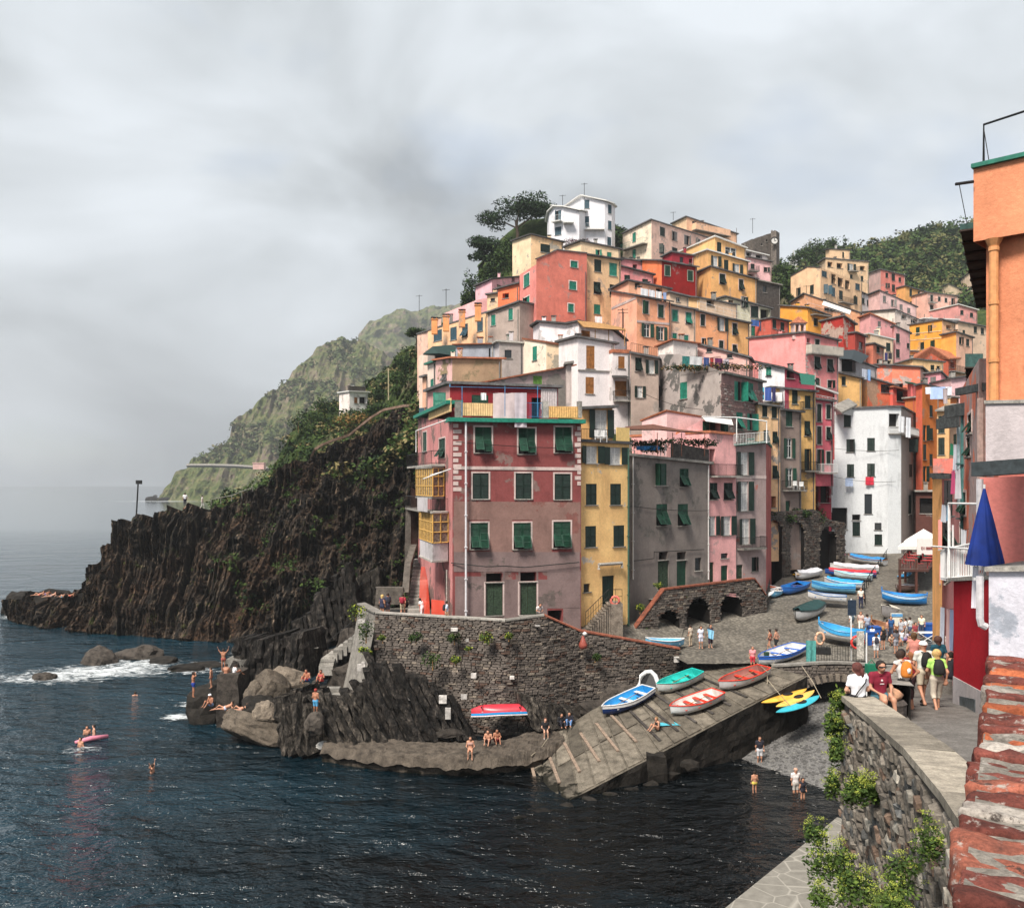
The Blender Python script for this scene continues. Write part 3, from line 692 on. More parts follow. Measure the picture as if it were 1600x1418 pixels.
# road from the bridge up towards the viewer
RD = [(7.0,13.05,4.9),(10,12.65,5.75),(15,12.0,7.0),(19.5,11.4,8.1),(22,11.1,9.6),(25,10.7,11.0),(32,9.35,13.9),(42,7.5,18.6),(50,6.2,22.7),(61.2,4.62,26.4)]
ROADM = stone((0.26,0.24,0.22),(0.17,0.155,0.14),1.6,'road_paving',bs=0.35)
lf = [V3(x - .3,y,z) for y,z,x in RD]; rt = [V3(x + 13,y,z) for y,z,x in RD]
poly_strip('road',lf,rt,ROADM,n=14,nz=.05)
def rz(y): return float(np.interp(y,[a[0] for a in RD],[a[1] for a in RD]))
# ramp
RA0,RA1 = atz(772,1312,-1.1),atz(800,1190,-0.5); RB0,RB1 = atz(1262,1056,4.3),atz(1168,1033,4.5)
FAR_ = [(0,RA1),(.35,P(930,1106,58.6)),(.6,P(1010,1066,61.3)),(.8,P(1085,1044,62.4)),(1,RB1)]
def RF(t):
    t = min(max(t,0),1)
    for (a,p),(c,q) in zip(FAR_,FAR_[1:]):
        if t <= c: return p.lerp(q,(t - a) / (c - a))
RAMPM = stone((0.165,0.143,0.113),(0.065,0.056,0.044),1.3,'ramp_concrete',bs=0.7,wet=.9)
rows = []
for i in range(25):
    t_ = i / 24; a,c = RA0.lerp(RB0,t_),RF(t_); rows.append([a.lerp(c,j / 10) + V3(0,0,.05 * noise.noise(a.lerp(c,j / 10) * .7)) for j in range(11)])
mb = MB(); mb.grid(rows); ramp_o = tag(mb.build('ramp',RAMPM),kind='structure')
# joint grooves: slabs of the ramp as parts
for i in range(20):
    t0,t1 = .03 + i * .0485,.03 + (i + 1) * .0485 - .006; z = V3(0,0,.06)
    for lo,hi in ((0.02,0.47),(0.485,0.97)):
        a,b_,c,d = (RA0.lerp(RB0,t0).lerp(RF(t0),lo),RA0.lerp(RB0,t1).lerp(RF(t1),lo),RA0.lerp(RB0,t1).lerp(RF(t1),hi),RA0.lerp(RB0,t0).lerp(RF(t0),hi))
        k = MB(); j = V3(0,0,random.uniform(-.015,.03)); q = [p + z + j for p in (a,b_,c,d)]; k.poly(q)
        for x in range(4): k.poly([[a,b_,c,d][x],[a,b_,c,d][(x + 1) % 4],q[(x + 1) % 4],q[x]])
        k.build('paving_slab',RAMPM,ramp_o)
# ramp side wall dropping to the beach
def curtain(name,pts,zb,mat,kind='structure',nv=14,amp=.12,label=None,cat=None,dens=.35):
    P_ = []
    for a,c in zip(pts,pts[1:]):
        n = max(1,int((c - a).length / dens)); P_ += [a.lerp(c,i / n) for i in range(n)]
    P_.append(pts[-1]); rows = []
    for j in range(nv + 1):
        r = []
        for p in P_:
            z = zb + (p.z - zb) * j / nv; q = V3(p.x,p.y,z); r.append(q + V3(noise.noise(q * 1.3) * amp,-noise.noise(q * 1.1 + V3(9,0,0)) * amp * 2 * (j < nv),0))
        rows.append(r)
    b = MB(); b.grid(rows); o = b.build(name,mat); return tag(o,label,cat,None,kind)
curtain('ramp_side',[RA0 + V3(-2,.5,-.6),RA0,RA0.lerp(RB0,.5),RB0],-2.5,ROCKD)
# shingle beach
SHIN = stone((0.17,0.165,0.16),(0.07,0.068,0.066),7.0,'shingle',bs=1.0)
def beach_z(x,y): return min(2.0,max(-2.5,(y - 54.0) * .10 + (x - 14.7) * .17))
rows = [[V3(x,y,beach_z(x,y) + .05 * noise.noise(V3(x,y,0))) for x in np.linspace(4,34,46)] for y in np.linspace(34,80,60)]
mb = MB(); mb.grid(rows); tag(mb.build('beach',SHIN),kind='structure')
# pebbles near the bridge
mb = MB(); rng = random.Random(4)
for _ in range(5200):
    x,y = rng.uniform(13.5,26),rng.uniform(46,63); z = beach_z(x,y)
    if z < -.05: continue
    s = rng.uniform(.04,.13); mb.lathe((x,y,z),[(0,-s * .3),(s,0),(s * .7,s * .4),(0,s * .5)],5,int(rng.random() < .3),None)
tag(mb.build('pebbles',[SHIN,stone((0.33,0.32,0.3),scale=4,name='pale_pebble')]),'grey shingle pebbles covering the little beach','pebbles',None,'stuff')
# lower quay at the bottom of the picture
q = [atz(1130,1420,1.0),atz(1308,1276,1.0),V3(17,41.5,1.0),V3(17,33,1.0),atz(1150,1520,1.0)]
mb = MB(); mb.poly(q); 
for i in range(5): a,c = q[i],q[(i + 1) % 5]; mb.poly([a,c,c - V3(0,0,3),a - V3(0,0,3)][::-1])
def crazy():
    m,t,b = nodes('quay_paving'); v = wpos(t); vo = N(t,'ShaderNodeTexVoronoi',{'Scale': 0.9}); vo.feature = 'DISTANCE_TO_EDGE'; t.links.new(v,vo.inputs['Vector'])
    c = ramp(t,noise_tex(t,2,7,.65,v),[(.3,(.15,.14,.12)),(.7,(.25,.235,.205))]); ln = ramp(t,vo.outputs['Distance'],[(.0,1.0),(.035,0.0)])
    t.links.new(mixc(t,ln,c,(.34,.32,.28)),b.inputs['Base Color']); b.inputs['Roughness'].default_value = .9; bump(t,b,noise_tex(t,4,6,.7,v),.4,.05); return m
tag(mb.build('quay',crazy()),kind='structure')
# ================================================================ STONE WALLS
def wall_stones(parent,f,top,bot,sw,sh,mats,holes=(),out=0.10,seed=0,name='stones',single=0,jit=.35):
    """courses of rough stones proud of a wall face; top/bot: z as a function of u; holes: callables (u,z)->bool"""
    rng = random.Random(seed); big = MB(); z = min(bot(0),bot(f.L)); zt = max(top(u * f.L / 20) for u in range(21)); cnt = 0
    org = Vector(parent['wo']); variants = []
    if single:
        for k in range(7):
            b = MB(); j = lambda s=.10: rng.uniform(-s,s); r0 = []
            fr = [(-.5 + j(),-.5 + j()),(.5 + j(),-.5 + j()),(.5 + j(),.5 + j()),(-.5 + j(),.5 + j())]; fm = [(x * .72 + j(.06),y * .72 + j(.06)) for x,y in fr]
            b.v = [(x,.5,y) for x,y in fr] + [(x,-.12 + j(.1),y) for x,y in fr] + [(x,-.5 + j(.22),y) for x,y in fm]
            for a in range(4): c = (a + 1) % 4; b.f += [(a,c,4 + c,4 + a),(4 + a,4 + c,8 + c,8 + a)]; b.m += [0,0]
            b.f.append((8,9,10,11)); b.m.append(0); variants.append([b.mesh('stone',mt) for mt in mats])
    cand = []
    while z < zt:
        h = sh * rng.uniform(.65,1.35); u = rng.uniform(-sw,0)
        while u < f.L:
            w = sw * rng.uniform(.5,1.6); uc,zc = u + w / 2,z + h / 2 + noise.noise(V3(u * .5,z * .5,seed)) * sh * .6
            if 0 < uc < f.L and bot(uc) - h * .3 < zc < top(uc) - h * .45 and not any(q(uc,zc) for q in holes): cand.append((uc,zc,w * .93,h * .9))
            u += w
        z += h
    if single: cand.sort(key=lambda c: -(c[2] * c[3]) / (f.pt(c[0],c[1]).y ** 2))
    for i,(uc,zc,w,h) in enumerate(cand):
        mi = 0 if rng.random() < .62 else rng.randrange(len(mats)); o_ = out * rng.uniform(.4,1.3)
        if i < single:
            o = bpy.data.objects.new('stone',rng.choice(variants)[mi]); link(o,parent); o.location = f.pt(uc,zc) - org; o.rotation_euler = (0,rng.uniform(-.15,.15),f.ang); o.scale = (w,o_ * 2,h); continue
        c = f.pt(uc,zc); n = f.n; a = f.d
        def q(su,sz,ou): return c + a * (su * w * .5 + rng.uniform(-1,1) * w * jit * .14) + V3(0,0,sz * h * .5 + rng.uniform(-1,1) * h * jit * .2) + n * ou
        b0 = [q(-1,-1,0),q(1,-1,0),q(1,1,0),q(-1,1,0)]; b1 = [q(-.8,-.72,o_),q(.8,-.72,o_),q(.8,.72,o_),q(-.8,.72,o_)]
        big.poly(b1,mi)
        for k in range(4): big.poly([b0[k],b0[(k + 1) % 4],b1[(k + 1) % 4],b1[k]],mi)
    if big.v: tag(big.build(name,mats,parent),kind='stuff')
ST1 = stone((0.135,0.115,0.10),(0.05,0.042,0.038),1.6,'wall_stone'); ST2 = stone((0.22,0.185,0.15),(0.10,0.08,0.065),1.6,'wall_stone_pale'); ST3 = stone((0.115,0.075,0.058),(0.05,0.036,0.03),1.6,'wall_stone_rust'); MORT = stone((0.085,0.075,0.068),(0.035,0.03,0.028),2,'mortar')
BRK = stone((0.30,0.10,0.06),(0.12,0.05,0.04),2.5,'brick_edge')
ARCH_SHADE = stone((.012,.010,.009),scale=2,name='arch_shade')  # near-black stone: the shade inside the arches is put into the colour
# terrace wall under the red house
tw = [P(587,958,62),P(790,970,59.4),P(850,962,60),P(905,986,61.6),P(1000,1003,63),P(1062,1014,63.6)]
TW = place('terrace_wall',tw[0] * .5 + tw[-1] * .5,'tall rough stone terrace wall below the red and yellow houses','wall')
for i in range(5):
    a,c = tw[i],tw[i + 1]; f = Face(a,c); b = MB(); tz = (lambda u,a=a,c=c,f=f: a.z + (c.z - a.z) * u / f.L)
    wall_face(b,f,[(0,a.z),(f.L,c.z)],-1.0,[]); b.poly([a,c,c + V3(0,.45,0),a + V3(0,.45,0)]); b.poly([a + V3(0,.45,0),c + V3(0,.45,0),c + V3(0,.45,-5),a + V3(0,.45,-5)][::-1])
    b.build('wall_body',MORT,TW); wall_stones(TW,f,tz,lambda u: 0.2,.42,.15,[ST1,ST2,ST3,ST1],out=.11,seed=i)
    b = MB(); n = f.n * .1; up = V3(0,0,.1)
    q = [a + n,c + n,c + V3(0,.5,0),a + V3(0,.5,0)]; qt = [p + up for p in q]; b.poly(qt)
    for k in range(4): b.poly([q[k],q[(k + 1) % 4],qt[(k + 1) % 4],qt[k]])
    b.build('coping',CONC if i < 2 else BRK,TW)
f = Face(P(560,948,66),tw[0]); b = MB(); a,c = P(560,944,66),tw[0]; rr = []
for j in range(9):
    v = j / 8; fl = (1 - v) ** 1.3; rr.append([a.lerp(c,i / 6) * 1.0 + V3(-1.6 * fl,-1.8 * fl,0) for i in range(7)])
    for p in rr[-1]: p.z = -1 + (p.z + 1) * v
b.grid(rr); b.build('rendered_flank',stone((0.30,0.28,0.25),(0.17,0.155,0.14),1.5,'rough_render'),TW)
b = MB(); q = [a + V3(-.1,-.1,0),c + V3(-.1,-.1,0),c + V3(.4,.5,0),a + V3(.4,.5,0)]; b.poly([p + V3(0,0,.1) for p in q]); 
for k in range(4): b.poly([q[k],q[(k + 1) % 4],q[(k + 1) % 4] + V3(0,0,.1),q[k] + V3(0,0,.1)])
b.build('coping',CONC,TW)
mb = MB(); W = [V3(-9.6,70,7.1),V3(-10.6,66.2,7.1),tw[0] + V3(.3,.3,-.9),tw[1] + V3(0,.3,-.9),tw[2] + V3(0,.3,-.9),V3(4.6,62,6.4),V3(8.5,64.2,5.2),V3(12.0,64.8,4.7),V3(14,72,6),V3(8,72,6.8),V3(0,72,7.1)]
mb.poly(W); tag(mb.build('terrace_paving',COB),kind='structure')
# arcade wall below the grey house
A0,A1,A2,A3 = P(990,985,67.2),P(1037,922,68.5),P(1178,906,73.0),P(1196,930,74.5)
f = Face(V3(A0.x,A0.y,0),V3(A3.x,A3.y,0)); AW = place('arcade_wall',(A0 + A3) * .5,'dark stone wall with arched boat stores and a brick edged sloping top','wall')
us = [0,f.u(1037),f.u(1178),f.L]; zs = [A0.z,A1.z,A2.z,A3.z]
arches = [(1045,33,953),(1091,36,934),(1143,33,926)]
def archtest(x,w,y0):
    uc,hw = f.u(x),(f.u(x + w / 2) - f.u(x - w / 2)) / 2; zt_ = f.z(y0,uc)
    return lambda u,z: abs(u - uc) < hw * 1.06 and z < zt_ - hw + math.sqrt(max(0,(hw * 1.06) ** 2 - (u - uc) ** 2))
at = [archtest(*a) for a in arches]; tz = lambda u: float(np.interp(u,us,zs)); b = MB(); hs = []
for x,w,y0 in arches:
    uc,hw = f.u(x),(f.u(x + w / 2) - f.u(x - w / 2)) / 2; ztop = f.z(y0,uc)
    for k in range(8):
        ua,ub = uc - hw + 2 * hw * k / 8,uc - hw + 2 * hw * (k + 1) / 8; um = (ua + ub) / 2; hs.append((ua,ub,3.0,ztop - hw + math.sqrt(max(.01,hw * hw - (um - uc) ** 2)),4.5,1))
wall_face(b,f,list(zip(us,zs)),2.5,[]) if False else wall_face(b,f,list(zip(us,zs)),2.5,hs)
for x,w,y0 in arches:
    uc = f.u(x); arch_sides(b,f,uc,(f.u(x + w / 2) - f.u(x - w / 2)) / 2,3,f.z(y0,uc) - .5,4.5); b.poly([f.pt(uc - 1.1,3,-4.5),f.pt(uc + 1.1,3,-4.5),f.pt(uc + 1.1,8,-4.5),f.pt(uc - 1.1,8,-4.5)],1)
b.build('wall_body',[MORT,ARCH_SHADE],AW); wall_stones(AW,f,tz,lambda u: 3.4,.40,.15,[ST1,ST2,ST3],at,.09,31)
b = MB()
for (ua,za),(ub,zb_) in zip(zip(us,zs),zip(us[1:],zs[1:])):
    q = [f.pt(ua,za,.12),f.pt(ub,zb_,.12),f.pt(ub,zb_,-.35),f.pt(ua,za,-.35)]; b.poly([p + V3(0,0,.12) for p in q])
    for k in range(4): b.poly([q[k],q[(k + 1) % 4],q[(k + 1) % 4] + V3(0,0,.12),q[k] + V3(0,0,.12)])
b.build('coping',BRK,AW)
b = MB(); b.poly([f.pt(us[1],zs[1] - .9,-.3),f.pt(us[2],zs[2] - .9,-.3),f.pt(us[2],zs[2] - .9,-6),f.pt(us[1],zs[1] - .9,-4)]); b.build('terrace_floor',CONC,AW)
# right end of the arcade returning to the alley
f3 = Face(A3,P(1203,915,80)); b = MB(); wall_face(b,f3,[(0,A3.z),(f3.L,8.4)],3,[]); b.build('wall_return',MORT,AW); wall_stones(AW,f3,lambda u: A3.z,lambda u: 5,.4,.15,[ST1,ST2],(),.09,5)
# arches behind the boats, right of the pink house
fb = Face(P(1190,900,88.5),P(1320,870,98)); BW = place('arch_wall',(fb.A + fb.B) * .5 + V3(0,0,8),'overgrown stone wall of tall dark arches behind the stored boats','wall')
ar2 = [(1209,26,812),(1246,22,815),(1294,26,822)]; hs = []; at = []
for x,w,y0 in ar2:
    uc,hw = fb.u(x),(fb.u(x + w / 2) - fb.u(x - w / 2)) / 2; ztop = fb.z(y0,uc)
    at.append(lambda u,z,uc=uc,hw=hw,zt_=ztop: abs(u - uc) < hw * 1.05 and z < zt_ - hw + math.sqrt(max(0,(hw * 1.05) ** 2 - (u - uc) ** 2)))
    for k in range(8):
        ua,ub = uc - hw + 2 * hw * k / 8,uc - hw + 2 * hw * (k + 1) / 8; um = (ua + ub) / 2; hs.append((ua,ub,5.5,ztop - hw + math.sqrt(max(.01,hw * hw - (um - uc) ** 2)),.9,1))
zt2 = fb.z(800,2); b = MB(); wall_face(b,fb,[(0,zt2),(fb.L * .6,zt2 + .2),(fb.L * .8,zt2 - 1),(fb.L,zt2 - 1.4)],4,hs)
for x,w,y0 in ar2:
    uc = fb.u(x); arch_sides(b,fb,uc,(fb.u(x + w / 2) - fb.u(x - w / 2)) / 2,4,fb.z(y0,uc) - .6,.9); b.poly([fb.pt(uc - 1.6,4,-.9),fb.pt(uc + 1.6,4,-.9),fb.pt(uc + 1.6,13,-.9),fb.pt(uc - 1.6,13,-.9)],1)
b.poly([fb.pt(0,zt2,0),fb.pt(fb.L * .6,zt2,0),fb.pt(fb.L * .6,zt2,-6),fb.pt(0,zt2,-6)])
b.build('wall_body',[MORT,ARCH_SHADE],BW); wall_stones(BW,fb,lambda u: float(np.interp(u,[0,fb.L * .6,fb.L * .8,fb.L],[zt2,zt2 + .2,zt2 - 1,zt2 - 1.4])),lambda u: 6,.42,.18,[ST1,ST3,ST2],at,.1,77)
# bridge with its arch
fr = Face(P(1205,1050,60.6),P(1400,1030,60.0)); BR = place('stone_bridge',(fr.A + fr.B) * .5 + V3(0,0,2),'low stone bridge with a dark wide arch over the little beach','bridge')
uc,hw = fr.u(1308),3.35; hs = []
ztb = 3.55
for k in range(14):
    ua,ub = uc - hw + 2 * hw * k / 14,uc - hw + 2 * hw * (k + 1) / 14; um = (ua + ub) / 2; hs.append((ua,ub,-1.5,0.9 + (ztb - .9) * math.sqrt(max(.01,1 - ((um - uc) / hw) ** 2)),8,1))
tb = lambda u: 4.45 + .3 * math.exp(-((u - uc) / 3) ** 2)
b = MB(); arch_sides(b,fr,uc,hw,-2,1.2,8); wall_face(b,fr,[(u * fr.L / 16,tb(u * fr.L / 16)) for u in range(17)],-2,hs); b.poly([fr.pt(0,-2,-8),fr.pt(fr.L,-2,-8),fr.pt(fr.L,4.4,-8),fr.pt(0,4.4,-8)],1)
b.build('wall_body',[MORT,ARCH_SHADE],BR)
wall_stones(BR,fr,tb,lambda u: -.5,.42,.17,[ST1,ST2,ST1],[lambda u,z: abs(u - uc) < hw * 1.03 and z < .9 + (ztb - .9) * math.sqrt(max(0,1 - ((u - uc) / hw / 1.03) ** 2)) + .35],.09,9)
for k in range(25):
    a_ = math.pi * (.04 + .92 * k / 24); u = uc - hw * 1.04 * math.cos(a_); z = .9 + (ztb - .85) * math.sin(a_); v = MB()
    M = Matrix.Translation(fr.pt(u,z,.1)) @ Matrix.Rotation(fr.ang,4,'Z') @ Matrix.Rotation(a_ - math.pi / 2,4,'Y'); v.box((-.14,-.1,0),(.14,.3,.5),0,M); v.build('arch_stone',ST2,BR)
pts = [fr.pt(u * fr.L / 16,tb(u * fr.L / 16)) for u in range(17)]; b = MB(); b.grid([[p + V3(0,-.12,.14),p + V3(0,.35,.14)] for p in pts][::-1]); b.grid([[p + V3(0,-.12,0),p + V3(0,-.12,.14)] for p in pts][::-1]); b.build('coping',CONC,BR)
# retaining wall of the road, dropping to the beach
curtain('road_retaining_wall',[V3(x - .3,y,z) for y,z,x in RD[3:]],-2,ROCKM,amp=.25)
curtain('plaza_edge',[RB1 + V3(-.2,0,.1),V3(12.2,64.2,4.6)],-1,ST1)
# ================================================================ HOUSES ON THE WATERFRONT
GR = 'houses along the harbour front'
H1 = house('tall faded red house with pink bands, green shutters and a green edged roof terrace',[(653,652,77),(707,656,62),(908,662,64)],975,[(0.50,0.25,0.23),(0.205,0.072,0.066)],
  '1 h 26 40: 755,687 823,689 880,687; 1 cd 25 40: 751,759 818,759 879,760; 1 h 27 41: 749,837 816,837 878,835; 1 d 27 50: 772,936 825,935; 1 x 25 14: 772,902 825,901; 1 x 22 18: 867,962; 0 hg 10 30: 691,700; 0 c 6 30: 664,690','g',1,None,group=GR,peel=(0.24,0.155,0.14),amt=0.45)
f1 = INFO[H1.name][1]; f0 = INFO[H1.name][0]
# lower storeys lost their red coat: one grey-brown rendered band, pink string course and painted quoins
def overlay(H,f,poly,mat,name,out=.025):
    b = MB(); q = [f.pt(f.u(x),f.z(y,f.u(x)),out) for x,y in poly]; q2 = [f.pt(f.u(x),f.z(y,f.u(x)),0) for x,y in poly]; b.poly(q)
    for k in range(len(q)): b.poly([q2[k],q2[(k + 1) % len(q)],q[(k + 1) % len(q)],q[k]])
    return b.build(name,mat,H)
LOWR = plaster((0.225,0.15,0.125),(0.24,0.105,0.09),0.44,seed=9); RENDB = plaster((0.20,0.155,0.145),(0.15,0.12,0.11),0.42,seed=4)
overlay(H1,f1,[(711,900),(711,966),(757,966),(757,900)],RENDB,'render_patch')
overlay(H1,f1,[(788,905),(788,968),(810,968),(810,905)],RENDB,'render_patch')
overlay(H1,f1,[(840,905),(840,968),(855,968),(855,905)],RENDB,'render_patch')
overlay(H1,f1,[(709,862),(709,893),(906,893),(906,862)],RENDB,'render_patch',.022)
overlay(H1,f1,[(709,783),(709,812),(907,812),(907,784)],LOWR,'render_patch',.02)
for x0,x1,y0,y1,m_ in ((709,733,811,864,0),(765,800,812,864,0),(832,862,812,864,0),(893.5,907,812,864,0),(732,766,861,864,0),(855,907,892,950,1),(880,907,949,990,1),(757,759.5,892,966,1),(785.5,789,892,966,1),(810,813,892,966,1),(838,841,892,966,1)): overlay(H1,f1,[(x0,y0),(x0,y1),(x1,y1),(x1,y0)],(LOWR,RENDB)[m_],'render_patch',.018)
overlay(H1,f1,[(709,728),(709,733),(908,735),(908,730)],SURR,'string_course',.05)
for i in range(12):
    overlay(H1,f1,[(708,662 + i * 9),(708,668 + i * 9),(716 + (i % 2) * 5,668 + i * 9),(716 + (i % 2) * 5,662 + i * 9)],SURR,'quoin',.03)
    if i < 11: overlay(H1,f1,[(902 - (i % 2) * 4,666 + i * 8.6),(902 - (i % 2) * 4,672 + i * 8.6),(907.4,672 + i * 8.6),(907.4,666 + i * 8.6)],SURR,'quoin',.03)
# green fascia and terrace
GREEN = flat((0.012,0.20,0.135),0.6,0.25); CREAMP = flat((0.72,0.50,0.25),0.6,0.15,scale=3); BLUEP = flat((0.05,0.22,0.42),0.5,0.2)
b = MB(); A,B = f1.A,f1.B
def fascia(H,face,x0,x1,y,hgt,out,mat,name='cornice',deep=1.5):
    b = MB(); u0,u1 = face.u(x0),face.u(x1); z0,z1 = face.z(y,0),face.z(y,0)
    a = [face.pt(u0,z0,out),face.pt(u1,z0,out),face.pt(u1,z0,-deep),face.pt(u0,z0,-deep)]
    if hasattr(y,'__len__'): pass
    t_ = [p + V3(0,0,hgt) for p in a]; b.poly(t_); b.poly(a[::-1])
    for k in range(4): b.poly([a[k],a[(k + 1) % 4],t_[(k + 1) % 4],t_[k]])
    return b.build(name,mat,H)
fascia(H1,f1,699,912,659,.28,.55,GREEN,deep=1.0); fascia(H1,f0,653,706,654,.26,.4,GREEN,deep=.8)
def panel(H,face,x0,x1,y0,y1,mat,name,back=0.0,th=.08,ribs=0):
    u0,u1 = face.u(x0),face.u(x1); um = (u0 + u1) / 2; z0,z1 = face.z(y1,um),face.z(y0,um); b = MB()
    a = [face.pt(u0,z0,-back),face.pt(u1,z0,-back),face.pt(u1,z0,-back - th),face.pt(u0,z0,-back - th)]; t_ = [V3(p.x,p.y,z1) for p in a]
    b.poly(t_); b.poly(a[::-1])
    for k in range(4): b.poly([a[k],a[(k + 1) % 4],t_[(k + 1) % 4],t_[k]])
    n = int((u1 - u0) / .16) if ribs else 0
    for i in range(n):
        u = u0 + (i + .5) * (u1 - u0) / n; b.poly([face.pt(u - .045,z0 + .02,-back + .003),face.pt(u,z0 + .02,-back + .04),face.pt(u,z1 - .02,-back + .04),face.pt(u - .045,z1 - .02,-back + .003)]); b.poly([face.pt(u,z0 + .02,-back + .04),face.pt(u + .045,z0 + .02,-back + .003),face.pt(u + .045,z1 - .02,-back + .003),face.pt(u,z1 - .02,-back + .04)])
    return b.build(name,mat,H)
panel(H1,f1,722,780,630,650,CREAMP,'terrace_panel',-.2,ribs=1); panel(H1,f1,856,902,635,653,flat((0.66,0.40,0.15),0.6,.2),'terrace_panel',-.2,ribs=1)
for x0,x1 in ((711,722),(780,788),(847,856),(902,908)): panel(H1,f1,x0,x1,627,653,CONC,'terrace_pillar',-.24,.4)
panel(H1,f0,672,706,630,650,CREAMP,'terrace_panel',-.1,ribs=1)
o = railing(H1,f1.pt(f1.u(789),f1.z(652,3),.2),f1.pt(f1.u(846),f1.z(653,6),.2),1.05,BLUEP,.14)
# penthouse set back on the roof
HP = house('dark red roof storey set back behind the terrace of the red house',[(668,612,74),(703,600,66.5),(872,606,68.4)],655,[(0.60,0.35,0.31),(0.24,0.035,0.04)],'1 cg 26 30: 750,632; 1 x 15 34: 838,638; 0 ct 9 26: 692,628','g',None,'slate',dep=5,group=GR,gz=False,sunk=.5)
panel(HP,INFO[HP.name][1],845,870,607,640,flat((0.52,0.46,0.46),0.7,.15),'corrugated_panel',-.1,ribs=1)
for x in (722,789,840): b = MB(); b.tube([P(x,650,61.7),P(x,603,61.7)],.028,6); b.build('post',BLUEP,H1)
b = MB(); b.tube([P(703,604,61.7),P(845,607,62.8)],.018,5); b.tube([P(703,600,66),P(703,604,61.7)],.03,5); b.build('awning_frame',BLUEP,H1)
laundry('pale sheets and a white shirt drying on the red house roof terrace',722,612,842,612,61.9,62.8,[(.24,.07,.5,(0.8,0.8,0.8)),(.40,.28,1.9,(0.58,0.48,0.48)),(.68,.16,2.4,(0.52,0.46,0.50))])
pipe(H1,728,656,966,61.85,flat((0.62,0.6,0.62),.4,.1),.075); pipe(H1,698,890,962,62.9,CONC,.05)
b = MB(); b.tube([P(705,879,61.9),P(760,885,62.0),P(790,884,62.5),P(820,886,62.8),P(905,878,63.7)],.035,5); b.build('cable',IRON,H1)
b = MB(); b.box((-.03,-.5,0),(.03,0,.04)); b.lathe((0,-.45,-.42),[(.02,.4),(.16,.3),(.13,.0),(0,-.02)],8); o = b.build('wall_lamp',IRON,H1); o.location = P(712,862,62.1) - Vector(H1['wo'])
# glazed bays on the side of the red house
YW = flat((0.60,0.36,0.10),.5,.2)
def bay(H,xl,xm,xr,yt,ym,yb,d,lowm,nx=4):
    """three sided glazed bay: glass between yt and ym, solid base down to yb"""
    a,c,e = P(xl,yt,d + 5),P(xm,yt,d),P(xr,yt,d + .9); zt,zm,zl = a.z,0,0
    zt = zat(yt,d); zm = zat(ym,d); zl = zat(yb,d); g = MB(); w = MB(); fr_ = MB()
    for p,q in ((a,c),(c,e)):
        fc = Face(p,q); w.poly([fc.pt(0,zl),fc.pt(fc.L,zl),fc.pt(fc.L,zm),fc.pt(0,zm)]); g.poly([fc.pt(0,zm),fc.pt(fc.L,zm),fc.pt(fc.L,zt),fc.pt(0,zt)])
        n = max(2,int(fc.L / .55))
        for i in range(n + 1): u = fc.L * i / n; fr_.tube([fc.pt(u,zm,.02),fc.pt(u,zt,.02)],.045,4)
        for z in (zm,zm + (zt - zm) * .36,zm + (zt - zm) * .7,zt): fr_.tube([fc.pt(0,z,.02),fc.pt(fc.L,z,.02)],.04,4)
    for z,t_ in ((zt,.12),(zl - .12,.12)):
        q = [V3(a.x - .1,a.y,z),V3(c.x - .05,c.y - .15,z),V3(e.x,e.y - .1,z),V3(e.x + .3,e.y + 4,z)]; w.poly([p + V3(0,0,t_) for p in q],1); w.poly(q[::-1],1)
        for k in range(4): w.poly([q[k],q[(k + 1) % 4],q[(k + 1) % 4] + V3(0,0,t_),q[k] + V3(0,0,t_)],1)
    o = w.build('bay',[lowm,CONC],H); o['wo'] = H['wo']; g.build('glazing',flat((0.20,0.17,0.13),.15,.5,spec=.6),o); fr_.build('glazing_bars',YW,o)
BAYW = plaster((0.52,0.50,0.50),seed=2)
bay(H1,656,676,700,802,848,876,62.3,BAYW); bay(H1,651,676,693,731,775,777,63.5,BAYW)
o = balcony(H1,0,653,700,796,1.1,None,1.0,None,gap=.4); b = MB(); b.poly([P(652,777,66),P(668,777,62.5),P(668,800,62.5),P(652,797,66)]); b.build('white_screen',BAYW,H1)
balcony(H1,0,654,696,727,1.0,gap=.4)
b = MB(); b.tube([P(650,706,64),P(650,673,64),P(700,655,62.5)],.04,6); b.tube([P(661,748,62),P(705,732,61.6)],.035,5); b.tube([P(672,742,63),P(702,734,62)],.03,5); b.build('awning_frame',WMET,H1)
# yellow
H2 = house('narrow yellow house with dark shutters and outside steps beside the red house',[(908,690,64.6),(983,694,67.4)],985,YELL,
  '0 ow 38 27: 924.4,710 961.5,712; 0 c 17 33: 924,772 962,772 923,838 967,837; 0 dd 19 44: 950.5,921; 0 p 10 13: 917,918; 0 x 18 28: 964,973','d',None,'slate',dep=9,group=GR,peel=(0.66,0.57,0.48),amt=.37,oh=.2)
H2b = house('small set-back roof room with curtained doors above the yellow house',[(910,640,68),(957,637,68.8)],700,[(0.70,0.46,0.2)],'0 ow 40 44: 939,662','d',None,'slate',dep=5,group=GR,gz=False,sunk=.5,oh=.5)
railing(H2,P(909,691,64.5),P(962,693,66.4),1.0,IRON,.14); b = MB(); q = P(974,688,66.9); panel(H2,INFO[H2.name][0],963,983,668,692,flat((.74,.52,.2),.7,.1),'terrace_panel',-.05,ribs=0)
b = MB(); f = INFO[H2.name][0]; k0 = [f.pt(f.u(932),f.z(882,1),.25),f.pt(f.u(968),f.z(882,1),.25)]; b.tube([k0[0] - V3(0,0,.35),k0[0],k0[1],k0[1] - V3(0,0,.35)],.13,6); b.build('door_hood',CONC,H2)
